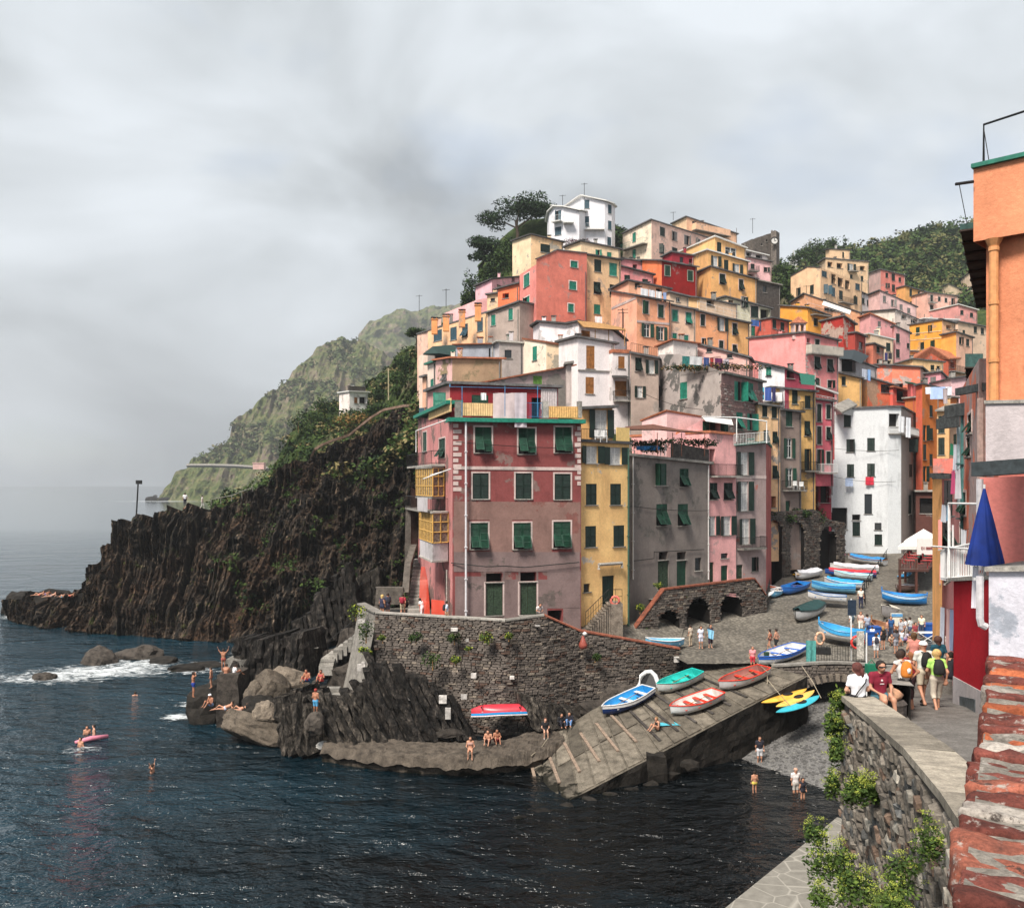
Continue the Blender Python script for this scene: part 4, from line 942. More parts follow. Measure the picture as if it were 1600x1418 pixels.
# steps up to the yellow door
ST = place('outside_steps',P(940,965,64),'stone outside steps with iron handrail climbing to the yellow house door','steps')
for i in range(10):
    x = 916 + i * 3.6; z0,z1 = 5.3,zat(978 - i * 4.0,64.4 + i * .12); b = MB(); a = P(x,978,64.1 + i * .11); b.box((a.x,a.y - .55,z0),(a.x + .2,a.y + 1.1,z1)); b.box((a.x - .03,a.y - .6,z1 - .05),(a.x + .2,a.y + 1.1,z1 + .03)); b.build('step',ST2,ST)
a,c = P(953,942,65.2),P(970,942,65.8); b = MB(); b.box((a.x,a.y - .6,5.3),(c.x,c.y + .5,zat(942,65))); b.build('landing',ST2,ST)
b = MB(); p0,p1,p2 = P(915,978,63.5),P(951,942,64.6),P(972,942,65.1); 
b.tube([p0 + V3(0,0,1),p1 + V3(0,0,1),p2 + V3(0,0,1)],.025,5); b.tube([p0 + V3(0,0,.5),p1 + V3(0,0,.5),p2 + V3(0,0,.5)],.015,4)
for k in range(12): q = p0.lerp(p1,k / 9) if k < 10 else p1.lerp(p2,(k - 9) / 2); b.tube([q,q + V3(0,0,1)],.014,4)
b.build('handrail',IRON,ST)
# life ring by the door
b = MB(); c0 = P(961,938,64.7); ring = [c0 + V3(math.cos(a) * .3,0,math.sin(a) * .3) for a in np.linspace(0,2 * math.pi,17)]; b.tube(ring,.09,8,cap=False); solo(b,'life_ring',flat((0.65,0.16,0.12),.5,.2),'faded pink life ring hanging by the yellow house door','life ring',smooth=True)
# grey
H3 = house('broad grey cement house with paired green shutters and two arched doors',[(984,712,69),(1108,725,75)],960,[(0.215,0.195,0.175)],
  '0 cg 17 34: 1033,741; 0 h 14 28: 1069,746; 0 h 17 34: 1034,804; 0 h 16 34: 1067,804; 0 D 17 44: 1036.5,898; 0 dg 15 44: 1065,898; 0 p 10 20: 1091,881; 0 x 14 12: 1036.5,868 1065,868','g',None,'conc',dep=9,group=GR,oh=.3,peel=(0.17,0.155,0.14),amt=.42)
pipe(H3,989,712,905,69.0,flat((.6,.58,.56),.4,.1),.07); pipe(H3,1107,727,905,74.8,flat((.6,.58,.56),.4,.1),.06); pipe(H2,982,700,985,67.1,flat((.05,.11,.08),.5,.2),.07)
b = MB(); b.tube([P(990,876,69),P(1022,872,70.5),P(1022,862,70.5),P(1100,858,74.4)],.03,5); b.build('cable',IRON,H3)
railing(H3,P(985,711,69.3),P(1048,718,72.2),.95,IRON,.16)
b = MB(); b.box((0,0,0),(1,1,1)) ; b = MB(); q = P(1048,720,72.4); q2 = P(1108,728,75.2)
fz = Face(q,q2); b.poly([fz.pt(0,q.z - .2),fz.pt(fz.L,q2.z - .3),fz.pt(fz.L,q2.z + 1.4),fz.pt(0,q.z + 1.5)]); b.poly([fz.pt(0,q.z + 1.5),fz.pt(fz.L,q2.z + 1.4),fz.pt(fz.L,q2.z + 1.4,-.3),fz.pt(0,q.z + 1.5,-.3)]); b.build('terrace_parapet',MORT,H3)
# reed awning above the grey house terrace
b = MB(); r0 = [P(975,668,70.5),P(1020,664,71.5),P(1060,672,73),P(1100,676,75)]; r1 = [P(985,672,67.6),P(1030,672,69),P(1062,675,71),P(1101,677,73.5)]
b.grid([r1,r0]); b.grid([[p + V3(0,0,.08) for p in r1],[p + V3(0,0,.08) for p in r0]])
for x,d in ((1027,69),(1051,70.8),(1065,71.5),(1101,73.4)): b.tube([P(x,676,d),P(x,712,d)],.03,5)
solo(b,'reed_awning',flat((0.13,0.05,0.03),.9,.4,scale=8),'brown reed awning on thin posts over the grey house terrace','awning')
# pinks
H4 = house('slim pale pink house with balcony squeezed between the grey houses',[(1108,676,75.2),(1150,680,77.4)],915,[(0.78,0.45,0.42)],
  '0 xd 9 42: 1113,722; 0 h 12 26: 1115,767; 0 h 14 26: 1138,767; 0 ow 22 30: 1113,821; 0 ow 26 30: 1136,821; 0 p 11 8: 1132,868; 0 dg 11 38: 1132,902; 0 D 8 36: 1111.5,896','d',None,'tile',dep=9,group=GR,oh=.15)
balcony(H4,0,1110,1149,743,.8)
H5 = house('scabby grey and pink corner house with tall dark windows and small balconies',[(1150,697,77.6),(1197,692,79.8),(1206,700,92)],915,[(0.36,0.29,0.27),(0.36,0.12,0.10)],
  '0 ow 26 36: 1163,724; 0 ow 26 46: 1163,775; 0 ow 26 40: 1165,830; 0 c 9 22: 1179,881; 0 D 11 28: 1155,896','d',None,'green',group=GR,peel=(0.55,0.20,0.16),amt=.40,oh=.5)
balcony(H5,0,1151,1187,855,.8); railing(H5,P(1147,696,76.6),P(1203,691,79.2),.95,WMET,.2)
b = MB(); b.tube([P(1151,652,77),P(1198,658,78.5),P(1198,692,78.5)],.06,5); b.tube([P(1097,651,74.5),P(1151,652,77),P(1151,690,77)],.06,5); b.build('awning_frame',WMET,H5)
overlay(H5,INFO[H5.name][0],[(1150,742),(1150,747),(1197,748),(1197,743)],SURR,'string_course')
H6 = house('pale pink house with a sloping white-capped wall and green doors above the grey house',[(1003,658,78),(1042,642,77.5),(1097,652,79.5)],720,PALEP,'','g',None,'tile',group=GR,oh=.15,th=.12)
H6b = house('pink upper wall with green terrace doors under a white awning',[(1048,684,76.8),(1097,655,77.6),(1143,678,79)],730,[(0.74,0.46,0.45),(0.74,0.46,0.45)],'1 cg 12 20: 1103,668 1132,668; 1 x 16 20: 1117,668','g',None,None,group=GR,gz=False)
b = MB(); b.poly([P(1097,651,77.5),P(1143,655,79),P(1146,664,76.5),P(1103,658,75)]); solo(b,'awning',flat((.66,.64,.62),.8,.1),'white canvas awning over the green doors of the pink house','awning')
# right of the front row
G2 = 'tall narrow houses above the stored boats'
HY1 = house('tall narrow yellow house with tilted shutters above the stone arches',[(1184,632,90),(1219,637,91)],800,[(0.72,0.52,0.30)],'0 cd 8 20: 1195,641 1210,643; 0 h 8 18: 1197,681 1211,683; 0 h 8 20: 1197,736 1211,737; 0 x 9 18: 1208,784','d',None,'slate',group=G2,peel=(.35,.31,.28),amt=.42,gz=False)
HY2 = house('grey brown narrow house with bright green open shutters',[(1219,641,92),(1252,645,93.5)],815,[(0.27,0.22,0.185)],'0 cg 10 24: 1233,654; 0 og 18 31: 1233,700; 0 ogw 18 30: 1234,746; 0 dg 7 28: 1231,796','g',None,'slate',group=G2,gz=False)
for o in HY2.children:
    pass
balcony(HY2,0,1222,1251,765,.9)
HY3 = house('ochre narrow house rising behind the green shuttered grey one',[(1205,606,96),(1274,613,97)],800,[(0.60,0.42,0.17)],'0 c 9 22: 1242,620; 0 c 9 20: 1262,628; 0 h 9 23: 1261.5,669; 0 cd 9 34: 1261.5,718','d',None,'slate',group=G2,peel=(.36,.27,.2),amt=.45,gz=False)
balcony(HY3,0,1252,1274,735,.8); balcony(HY3,0,1220,1250,642,.9)
HY4 = house('crimson pink narrow house with white framed shutters',[(1272,624,99),(1302,628,100)],745,[(0.52,0.15,0.17)],'0 c 7 28: 1280,645 1280,680; 0 c 7 22: 1294.5,643; 0 h 7 20: 1294.5,677; 0 c 7 34: 1280,719; 0 c 7 20: 1294.5,715','d',1,'slate',group=G2,gz=False,sunk=1)
balcony(HY4,0,1275,1300,738,.9,WMET)
HY5 = house('dark red ground storey with a deep arch beside the white house',[(1279,740,100.5),(1299,742,101)],880,[(0.16,0.03,0.04)],'0 x 14 34: 1289,768','d',None,None,group=G2,gz=False)
HYs = house('rough stone ground storey wall below the crimson and ochre houses',[(1216,800,102),(1300,800,107)],900,[(0.2,.15,.12)],'0 x 10 30: 1262,790','d',None,None,group=G2,gz=False,dep=4,mats=[MORT])
HW = house('big plain white house with dark green shutters above the boat ramp',[(1298.5,640,113),(1387,636,112),(1408,636,112.4),(1434,650,122)],862,[(0.66,0.69,0.69),(0.66,0.69,0.69),(0.36,0.32,0.29)],
  '0 c 11 20: 1324,657 1328,696 1329,735; 0 c 12 20: 1361,694 1361,734; 0 p 12 31: 1356.7,787; 0 dd 12 22: 1338,826; 0 x 13 9: 1338,808; 0 p 11 11: 1372,822; 0 dd 12 17: 1372.5,843; 1 x 16 20: 1397,656; 2 c 5 20: 1423,696 1423,735; 2 c 5 30: 1422,788; 0 x 24 34: 1312,810','d',None,'slate',group=G2,wear=.06,amt=.28,peel=(.55,.54,.53),gz=False,oh=.2,dep=9)
balcony(HW,1,1388,1408,677,.3,WMET,.8); balcony(HW,2,1409,1432,681,.8,WMET)
laundry('white towels drying on the corner terrace of the white house',1403,648,1424,652,111,112,[(.05,.45,2.0,(.8,.8,.82)),(.6,.35,2.5,(.75,.76,.8))])
laundry('blue checked cloth under a window of the white house',1319,746,1336,746,112,112,[(.1,.7,1.0,(.45,.55,.75))]); laundry('red blanket under the middle window of the white house',1351,744,1368,744,112,112,[(.08,.75,1.0,(.62,.03,.06))])
HO = house('orange red tower house to the right of the white house',[(1431,603,119),(1441,600,118),(1466,606,121)],800,[(0.55,0.15,0.09),(0.58,0.22,0.07)],'1 c 5 18: 1455,642 1455,678 1455,718; 1 c 5 24: 1445,676 1445,706 1445,740','d',None,'slate',group=G2,gz=False)
HO2 = house('yellow house with very tall dark shutters at the end of the alley',[(1464,643,113),(1483,642,112),(1500,632,116)],790,[(0.62,0.44,0.22),(0.6,.3,.1)],'0 cd 10 27: 1471,663 1471,697; 0 cd 9 24: 1471,740','d',None,'conc',group=G2,gz=False)
house('dark arcade under a striped awning at the foot of the orange house',[(1431,768,116),(1470,768,115)],870,[(0.10,0.05,0.04)],'0 x 26 24: 1450,790','d',None,'conc',group=G2,gz=False)
# ================================================================ HILLSIDE HOUSES, upper left group
h = house
A = h('long peach house with dark blue shutters at the left end of the hillside',[(652,522,139),(668.7,517,133),(761.5,488,121)],560,[(.78,.55,.42),(0.80,0.55,0.33)],'1 cl 13 17: 684,524; 1 cl 10 20: 708.6,521; 1 hl 9 20: 726.5,516; 1 cl 9 21: 750,507','l',None,'slate')
for i,(x,y) in enumerate(((679,500),(697,495),(722,488),(747,478))): chimney(A,x,y,127 - i * 3,.8,2.0,plaster(ORA,seed=1))
A = h('grey beige house with vivid green shutters joined to the peach one',[(761.8,490,121),(812,472,117)],560,[(0.40,0.34,0.29)],'0 ct 7 17: 771,500; 0 ct 7 18: 798,491; 0 ct 9 13: 797,527','t',1,'slate',dep=9)
h('flat pink house topped by tree tops left of the salmon block',[(743,448,143),(768.5,437,138),(812,432,144)],500,[(.80,.50,.52),(.78,.46,.48)],'1 p 7 8: 780,449; 1 x 5 7: 802,437','d',None,'slate')
h('low pink terrace wall with orange piers above the peach house',[(693,490,138),(744,469,132),(790,460,134)],530,[(.78,.48,.46)],'1 x 5 10: 775,476','d',None,None)
h('small orange red terrace room beside the salmon block',[(778,452,127),(811,443,125)],500,[(.68,.22,.11)],'0 x 10 8: 790,462','d',None,'slate',dep=5)
h('tiny cream annex with window under the pink house',[(761,461,130),(782,458,129)],500,[(.75,.58,.36)],'0 p 7 5: 770,468','d',None,'slate',dep=5)
A = h('big windowless-sided salmon house with white framed green shutters',[(812,429,124),(838,413,118),(917,396,122)],560,[(0.72,0.30,0.25),(0.60,0.225,0.165)],'0 ct 9 20: 823,438 823,474 822,510; 1 ct 11 10: 897,413; 1 ct 11 13: 895,446; 1 ct 9 13: 892,481','t',(0.75,.68,.62),'slate',prof={1: [(838,405),(869,391.5),(870,391),(917,396)]})
h('yellow house with dark shutters right of the salmon block',[(917.3,399,123),(970,407,126)],540,[(0.80,0.57,0.33)],'0 cd 11 19: 934,415; 0 ct 12 20: 958,421; 0 hd 11 19: 933,450; 0 hd 9 17: 957,453; 0 ct 10 15: 933,483; 0 cd 6 14: 963,486','d',None,'slate')
laundry('white sheet hanging below the yellow house window',928,493,944,494,122,122,[(.1,.7,.9,(.75,.68,.68))])
h('small yellow house with green shutters behind the salmon block',[(882,387,144),(908,377,141),(969,390,144)],440,[(.78,.64,.42)],'1 ct 7 10: 934,395 952,399','t',None,'slate')
h('pale yellow house with flaking wall below the umbrella pine',[(800.6,377,152),(830,367,147),(880,379,150)],440,[(.78,.66,.44),(.78,.58,.34)],'1 cd 15 13: 852,388','d',None,'slate',peel=(.45,.40,.33),amt=.42)
WH = [(.76,.76,.78)]
A = h('tall white house with rounded corner standing highest on the hill',[(905,309,170),(909,306.5,168),(945,315,168),(956,319,169),(961,323,173)],410,WH,'1 c 8 14: 917,319; 2 c 6 14: 953,327 953,352; 1 c 7 16: 917,346; 2 c 6 13: 952,377','l',None,'white',wear=.05,amt=.25,oh=.4,dep=7)
balcony(A,1,914,944,359,1.0,WMET,1.0,None,WFRAME,.3)
A = h('lower white wing with curved front and balcony beside the pines',[(855,346,172),(858,332,168),(866,323,166),(880,324,165),(905,330,165),(914,331,168)],400,WH,'2 c 10 18: 872,338; 2 c 10 13: 872,361','l',None,'white',wear=.05,amt=.25,oh=.4,dep=7,gz=False)
balcony(A,2,866,880,347,1.2,WMET,1.0,None,WFRAME,.3); balcony(A,3,880,896,349,1.2,WMET,1.0,None,WFRAME,.3)
# middle left
h('blue grey boxy house with plain wall behind the tan house',[(712,539,101),(773,538,99)],575,[(0.30,0.32,0.35)],'0 p 3 16: 765,552','s',None,'tile',dep=6,th=.12)
h('grey house with small dark window right of the blue grey wall',[(773,538,99),(780,534,97.5),(818,537,98)],580,[(.55,.52,.52),(0.36,0.33,0.31)],'1 p 11 13: 794,553','s',None,'conc')
A = h('tan and pink block with louvred vent behind the red house',[(681,563,88),(706.6,560,84.5),(784,561,86)],640,[(0.70,0.48,0.43),(0.40,0.30,0.19)],'0 hs 8 12: 694,590','s',None,'tile',peel=(.33,.25,.15),amt=.46,th=.15)
h('tall slim cream house edge with small shutters at the far left',[(668,570,92),(681,566,88.5)],745,[(.78,.66,.55)],'0 ct 5 16: 675,600; 0 ct 5 20: 674,650; 0 ct 5 16: 675,625','t',None,'green',dep=4)
h('narrow peach strip house with blue shutters at the cliff edge',[(660,590,97),(669,588,94)],745,[(.76,.48,.32)],'0 cl 4 18: 665,645; 0 cl 4 18: 664,690','l',None,'slate',dep=4)
A = h('balcony house under a dark green awning at the left edge',[(655,556,106),(668,548,103),(712,546,104)],600,[(.76,.62,.5),(.5,.46,.42)],'1 x 20 14: 690,560','d',None,None)
b = MB(); q = [P(660,553,101),P(676,541,103),P(713,538,103.5),P(711,556,101),P(686,552,99.5)]; b.poly(q); b.poly([p + V3(0,0,-.1) for p in q][::-1]); solo(b,'awning',flat((.008,.03,.025),.7,.2),'large dark green awning at the left edge of the village','awning')
A = h('grey brown sloping house with light green shutters behind the penthouse',[(742,602,74.5),(893,571,78)],660,[(0.35,0.29,0.275)],'0 cG 14 18: 840,596','g',None,'tile',dep=6,peel=(.24,.22,.2),amt=.5,th=.12)
for c_ in A.children:
    if c_.name.startswith('window'):
        for s_ in c_.children:
            if s_.name.startswith('shutter'): s_.data = shutter_mesh(flat((.13,.28,.05),.6,.3,scale=5))
A = h('tall pale square chimney stack house edge behind the penthouse',[(885,570,76),(893,568,76)],640,[(.50,.44,.40)],'','d',None,'conc',dep=1.0,gz=False,cat='chimney',name='chimney_stack',group=None)
h('cream house with teal shutter and a red tiled edge',[(818,530,98),(853.6,536,94),(905,545,95)],620,[(0.80,0.72,0.58),(0.76,0.64,0.44)],'0 ct 7 22: 835.5,552; 1 x 14 14: 888,556','t',None,'tile',peel=(.45,.40,.32),amt=.42,oh=.15)
h('white flat roofed house with brown window high behind the cream one',[(833,510,107),(843.5,503,104),(884,507,103),(904,503,102),(958,517,104)],560,[(.76,.72,.72)],'3 cb 14 11: 915,522','b',None,'slate',wear=.08)
b = MB(); r0 = [P(902,502,101.5),P(940,506,102),P(976,514,103)]; r1 = [P(912,512,98),P(945,515,98),P(978,517,99)]; b.grid([r1,r0]); b.grid([[p + V3(0,0,.1) for p in r] for r in (r1,r0)])
for x,d in ((930,98.5),(951,98.8),(976,99)): b.tube([P(x,515,d),P(x,541,d)],.05,5)
solo(b,'reed_awning',flat((0.38,0.2,0.07),.9,.4,scale=7),'golden reed awning over a high white terrace','awning')
A = h('white gabled house with two tall brown shuttered doors',[(873,535,93),(903,527,90.5),(961,538,92)],645,[(.74,.70,.68),(.74,.71,.70)],'1 cb 13 36: 922.5,558; 1 cb 13 26: 921.5,602','b',None,'slate',wear=.08,amt=.3)
fascia(A,INFO[A.name][1],903,958,579,.12,.12,CONC,'ledge',.1); pipe(A,956,540,620,91.6,SLATE,.05)
A = h('narrow white house with red tile cap and brown shutters',[(957,551,91),(985,552,91.6)],640,[(.70,.66,.64)],'0 cb 10 19: 971,566; 0 cb 18 24: 970,607','b',None,'tile',dep=7,th=.35,oh=.1); balcony(A,0,958,984,626,1.0)
b = MB(); b.poly([P(956,590,89.8),P(984,590,90.5),P(978,586,91.6),P(956,586,91)]); solo(b,'awning',IRON,'thin black awning below the narrow white house','awning')
A = h('beige grey house with dark flapped shutters in the village centre',[(985.5,552,90),(1029,561,91),(1044,575,101)],665,[(0.44,0.37,0.31),(.30,.28,.26)],'0 h 10 21: 997.6,569; 0 ow 20 21: 1018,573; 0 ow 18 18: 999.7,612; 1 xd 9 36: 1034,623','d',None,'slate')
railing(A,P(986,551,90),P(1029,560,91),1.0,IRON,.2)
A = h('large weathered cement house with stone side wall and teal shutters',[(1030,554,93),(1062,553,90),(1127,580,84),(1192,596,92)],745,[(.42,.38,.35),(0.42,0.385,0.35),(0.27,0.17,0.155)],'1 ct 11 26: 1068,610; 2 ct 11 30: 1153,611; 2 ht 11 30: 1171.5,613; 2 ht 10 26: 1155.5,657; 2 ct 8 26: 1171.5,659','t',None,None,peel=(.16,.15,.14),amt=.44,dep=8)
ff = INFO[A.name][1]; b = MB(); fascia(A,INFO[A.name][2],1127,1194,583,.2,.3,CONC,'ledge',.3)
railing(A,P(1064,588,89),P(1126,580,84),1.4,IRON,.16); railing(A,P(1127,580,84),P(1190,594,91.5),1.0,IRON,.16)
# stones showing on the side wall
wall_stones(A,INFO[A.name][2],lambda u: 26.3,lambda u: 17.5,.5,.22,[stone((.28,.17,.155),(.16,.1,.09),2,'side_stone'),stone((.42,.33,.3),scale=2,name='side_stone_pale')],[lambda u,z: 1.5 < u < 6.9 and int((z - 17.5) / .2) % 1 == 5,lambda u,z: any(a - .35 < u < c + .35 and e - .35 < z < g + .35 for a,c,e,g in [(INFO[A.name][2].u(x - w / 2),INFO[A.name][2].u(x + w / 2),INFO[A.name][2].z(y + hh / 2,INFO[A.name][2].u(x)),INFO[A.name][2].z(y - hh / 2,INFO[A.name][2].u(x))) for x,y,w,hh in ((1153,611,11,30),(1171.5,613,11,30),(1155.5,657,10,26),(1171.5,659,8,26))])],.05,12)
laundry('coloured washing on the terrace of the weathered cement house',1078,555,1140,560,85,88,[(.0,.3,.8,(.7,.7,.7)),(.34,.14,1.2,(.08,.14,.4)),(.5,.09,1.2,(.6,.05,.04)),(.62,.2,1.1,(.2,.03,.15)),(.84,.15,.9,(.7,.6,.65))])
b = MB(); b.poly([P(1066,556,88),P(1092,558,86),P(1092,574,86),P(1066,576,88)]); solo(b,'screen',flat((.02,.14,.13),.5,.4),'teal cloth screen on the terrace of the weathered cement house','screen')
h('white gable wall with thin red tile edge behind the terrace',[(1028,542,101),(1052,531,99),(1090,537,101)],590,[(.78,.72,.66)],'','d',None,'tile',th=.12)
h('pale pink low roofed annex with chimneys behind the laundry terrace',[(1088,536,102),(1170,560,100)],600,[(.66,.44,.38)],'0 p 8 6: 1108,547; 0 p 8 6: 1140,556','d',None,'slate',dep=5)
A = h('white house with green awnings and blue washing on its balcony',[(1185,566,97),(1226,576,96),(1275,598,99)],640,[(.72,.70,.70),(.40,.09,.12)],'1 x 12 12: 1235,585; 1 x 14 12: 1256,590; 0 ht 8 14: 1201,580','t',None,'slate')
balcony(A,0,1186,1223,628,.8,solid=plaster((.72,.70,.68))); 
b = MB(); b.poly([P(1249,582,95),P(1273,586,96),P(1273,602,94.5),P(1252,600,93.5)]); solo(b,'awning',flat((.02,.13,.09),.7,.2),'hanging dark green awning above the ochre house','awning')
laundry('blue and dark washing on the white balcony',1187,604,1214,604,95,95,[(.05,.22,1.3,(.1,.45,.6)),(.3,.38,1.4,(.05,.1,.35)),(.72,.2,1.5,(.03,.03,.1))])
# orange row in the centre
A = h('peach orange house with white bands and green shutters in the centre',[(955,454,120),(995,463,113),(1048,473,116)],560,[(0.82,0.46,0.31),(0.80,0.42,0.25)],'1 cg 9 20: 1009,480 1032.6,486; 1 og 20 21: 1011,516; 1 og 18 21: 1033,521','g',1,'slate')
overlay(A,INFO[A.name][1],[(995,500),(995,503.5),(1047,508),(1047,504.5)],SURR,'string_course',.05); overlay(A,INFO[A.name][0],[(956,480),(956,484),(994,467),(994,463)][::-1],SURR,'string_course',.05)
h('upper storey of the peach house with sheets on its terrace',[(955,453,124),(982,438.5,120),(1046,452,123)],480,[(.80,.46,.32),(.78,.45,.28)],'1 x 8 8: 996,446; 1 x 10 8: 1030,454','d',None,'slate',gz=False)
laundry('row of white sheets on the peach house terrace',1001,449,1044,457,115,117,[(.0,.28,1.5,(.78,.78,.8)),(.3,.22,1.4,(.78,.78,.82)),(.55,.22,1.3,(.8,.78,.78)),(.82,.12,1.6,(.3,.4,.65))])
h('beige house with teal shutters between the peach and orange fronts',[(1046.5,477,116.5),(1087,485,118)],580,[(0.66,0.50,0.36)],'0 ct 9 18: 1054.7,493; 0 ht 9 18: 1076,497; 0 ct 7 9: 1054,525 1072,528','t',1,'slate',dep=8)
h('beige upper storey with one small white window',[(1046,457,121),(1076,465,122)],500,[(.62,.50,.36)],'0 g 6 7: 1059.5,468','d',None,'slate',dep=6,gz=False)
h('orange front with one open shuttered window in the centre row',[(1087,486,118),(1138,499,121)],590,[(0.80,0.42,0.22)],'0 cd 7 18: 1098,500; 0 owd 18 20: 1128,507; 0 cd 7 12: 1127,538; 0 cd 5 9: 1099,533','d',1,'slate',dep=8)
h('yellow orange front with flapped shutters at the end of the centre row',[(1138.5,499,121),(1171,506,123)],610,[(0.82,0.50,0.22)],'0 h 7 18: 1148,514; 0 h 7 13: 1148,545','d',1,'slate',dep=8)
A = h('cream terrace storey with pergola above the orange fronts',[(1072,463,125),(1093,466,123),(1152,477,127)],520,[(.70,.52,.28),(.70,.55,.38)],'1 x 12 9: 1110,473; 1 x 8 6: 1142,472','d',None,'slate',gz=False)
railing(A,P(1090,482,118),P(1170,503,123),1.0,WMET,.5,fine=False)
h('pale green house with a dark loggia and blue washing',[(1133.6,464,130),(1204.5,483,134)],560,[(0.62,0.62,0.46)],'0 cd 7 16: 1162,472; 0 c 12 18: 1179,487; 0 x 14 20: 1195,493; 0 ct 7 15: 1177,517; 0 ct 7 10: 1194.5,519','d',1,'slate',dep=8)
laundry('dark blue washing below the pale green house windows',1172,498,1203,502,131,132,[(.05,.4,.9,(.04,.1,.3)),(.5,.45,1.5,(.05,.09,.16))])
h('small red house with two dark windows beside the pale green one',[(1204.5,497,130),(1233,503,132)],560,[(.50,.14,.10)],'0 c 6 14: 1210,506; 0 c 6 13: 1222.5,510','d',None,'slate',dep=7)
A = h('dark red house with a bright orange side wall',[(1003.5,406,146),(1034,408,141),(1089,418,144)],470,[(0.72,0.24,0.11),(0.22,0.022,0.02)],'1 cg 8 16: 1043,423 1078.6,431','g',(.3,.35,.28),'slate')
h('dark red roof storey set back on the dark red house',[(1035,402,146),(1050,394,144),(1084,400,146)],425,[(.28,.04,.05)],'1 p 6 9: 1065,406; 1 x 5 7: 1079,408','d',None,'slate',gz=False)
A = h('rose coloured house with terrace between the yellow and red houses',[(968.6,416,140),(1021,430,142)],470,[(.62,.28,.27)],'0 c 9 9: 980,434; 0 c 9 8: 1008,440','d',None,'slate',dep=8)
h('rose roof room with a striped window behind its terrace',[(970,404,145),(1018,412,147)],430,[(.64,.32,.32)],'0 x 7 12: 992,419','d',None,'slate',dep=6,gz=False)
A = h('big cream pink gabled house with many grey shutters near the top',[(973,366,175),(1018,344,168),(1107,372,182)],430,[(.80,.70,.54),(.76,.56,.45)],'0 ct 5 14: 991,371; 0 ct 5 13: 991,397; 1 cd 8 14: 1035,362; 1 cs 8 14: 1054,369 1073,375; 1 cs 7 10: 1090.7,378; 1 cd 8 14: 1034,389; 1 cd 8 8: 1054,391','d',1,'slate')
balcony(A,0,977,1012,386,1.2,SHT,1.0,None,None,.3)
A = h('orange cream villa with balcony at the top of the hill',[(1050,350,196),(1073,339,188),(1151.6,366,196)],400,[(.82,.60,.38),(.80,.53,.34)],'1 p 6 4: 1084.5,348 1092,350 1138,366; 1 cd 6 10: 1114.6,360','d',None,'slate')
balcony(A,1,1081,1135,365,1.2,None,1.3,plaster((.80,.53,.34)))
A = h('stepped golden yellow house, top storey with wide glass window',[(1062,394,160),(1117,370,148),(1165,389,152)],430,[(.82,.52,.24)],'1 cd 7 15: 1123.7,386; 1 g 18 13: 1142,393','d',None,'white',gz=False)
h('stepped golden yellow house, middle storey with open shutters',[(1082,399,153),(1106,391,145),(1169,410,149)],450,[(.82,.50,.22)],'1 owd 17 16: 1117.7,408; 1 cd 7 16: 1134.7,414; 1 owd 18 15: 1151.6,420','d',None,'white',gz=False)
h('stepped golden yellow house, lowest storey with flapped shutters',[(1088,427,149),(1111,417,141),(1182,437,146)],500,[(.82,.48,.20)],'1 h 9 16: 1128.7,436; 1 h 7 17: 1158,445','d',1,'slate')
A = h('light pink house with flowers near the castle',[(1168,402,172),(1205,410,174)],450,[(.76,.50,.48)],'0 c 6 8: 1176,416; 0 c 6 7: 1196.5,421; 0 x 9 7: 1173,431','d',None,'slate',dep=9); balcony(A,0,1166,1182,424,1)
h('white roof terrace house above the light pink one',[(1163,391,178),(1199,400,180)],420,[(.60,.56,.54)],'0 x 8 6: 1170,397; 0 x 10 6: 1186,401','d',None,'white',dep=7)
h('dark rubble stone building under the castle greenery',[(1181,438,165),(1219,446,168)],500,[(.12,.1,.09)],'0 p 6 10: 1195,452','d',None,'conc',dep=8,mats=[MORT])
# castle
A = h('ruined stone castle wall on the hilltop',[(1158,381,206),(1176,373,204),(1206,366,205)],420,[],'1 x 2.5 4: 1190,382; 1 x 2.5 4: 1198,376','d',None,None,cat='castle',name='castle',group=None,mats=[ST1],prof={1: [(1176,374),(1183,371),(1190,369),(1198,366),(1206,364)]})
h('square stone castle tower with a round clock on the hilltop',[(1204.5,361,204),(1213,360.5,203),(1218,364,208)],420,[],'','d',None,None,cat='tower',name='castle_tower',group=None,mats=[ST1],prof={0: [(1204.5,362),(1206,359),(1208,361),(1211,359.5),(1213,361)]})
b = MB(); c0 = P(1210,376,202.6); b.poly([c0 + V3(math.cos(a) * .75,0,math.sin(a) * .75) for a in np.linspace(0,2 * math.pi,20)[:-1]],0); b.tube([c0 + V3(math.cos(a) * .8,-.05,math.sin(a) * .8) for a in np.linspace(0,2 * math.pi,21)],.09,5,1); b.box((c0.x - .05,c0.y - .06,c0.z),(c0.x + .05,c0.y - .02,c0.z + .55),1); b.box((c0.x,c0.y - .06,c0.z - .05),(c0.x + .4,c0.y - .02,c0.z + .05),1)
solo(b,'clock',[flat((.6,.58,.55),.6,.1),IRON],'round white clock face on the castle tower','clock')
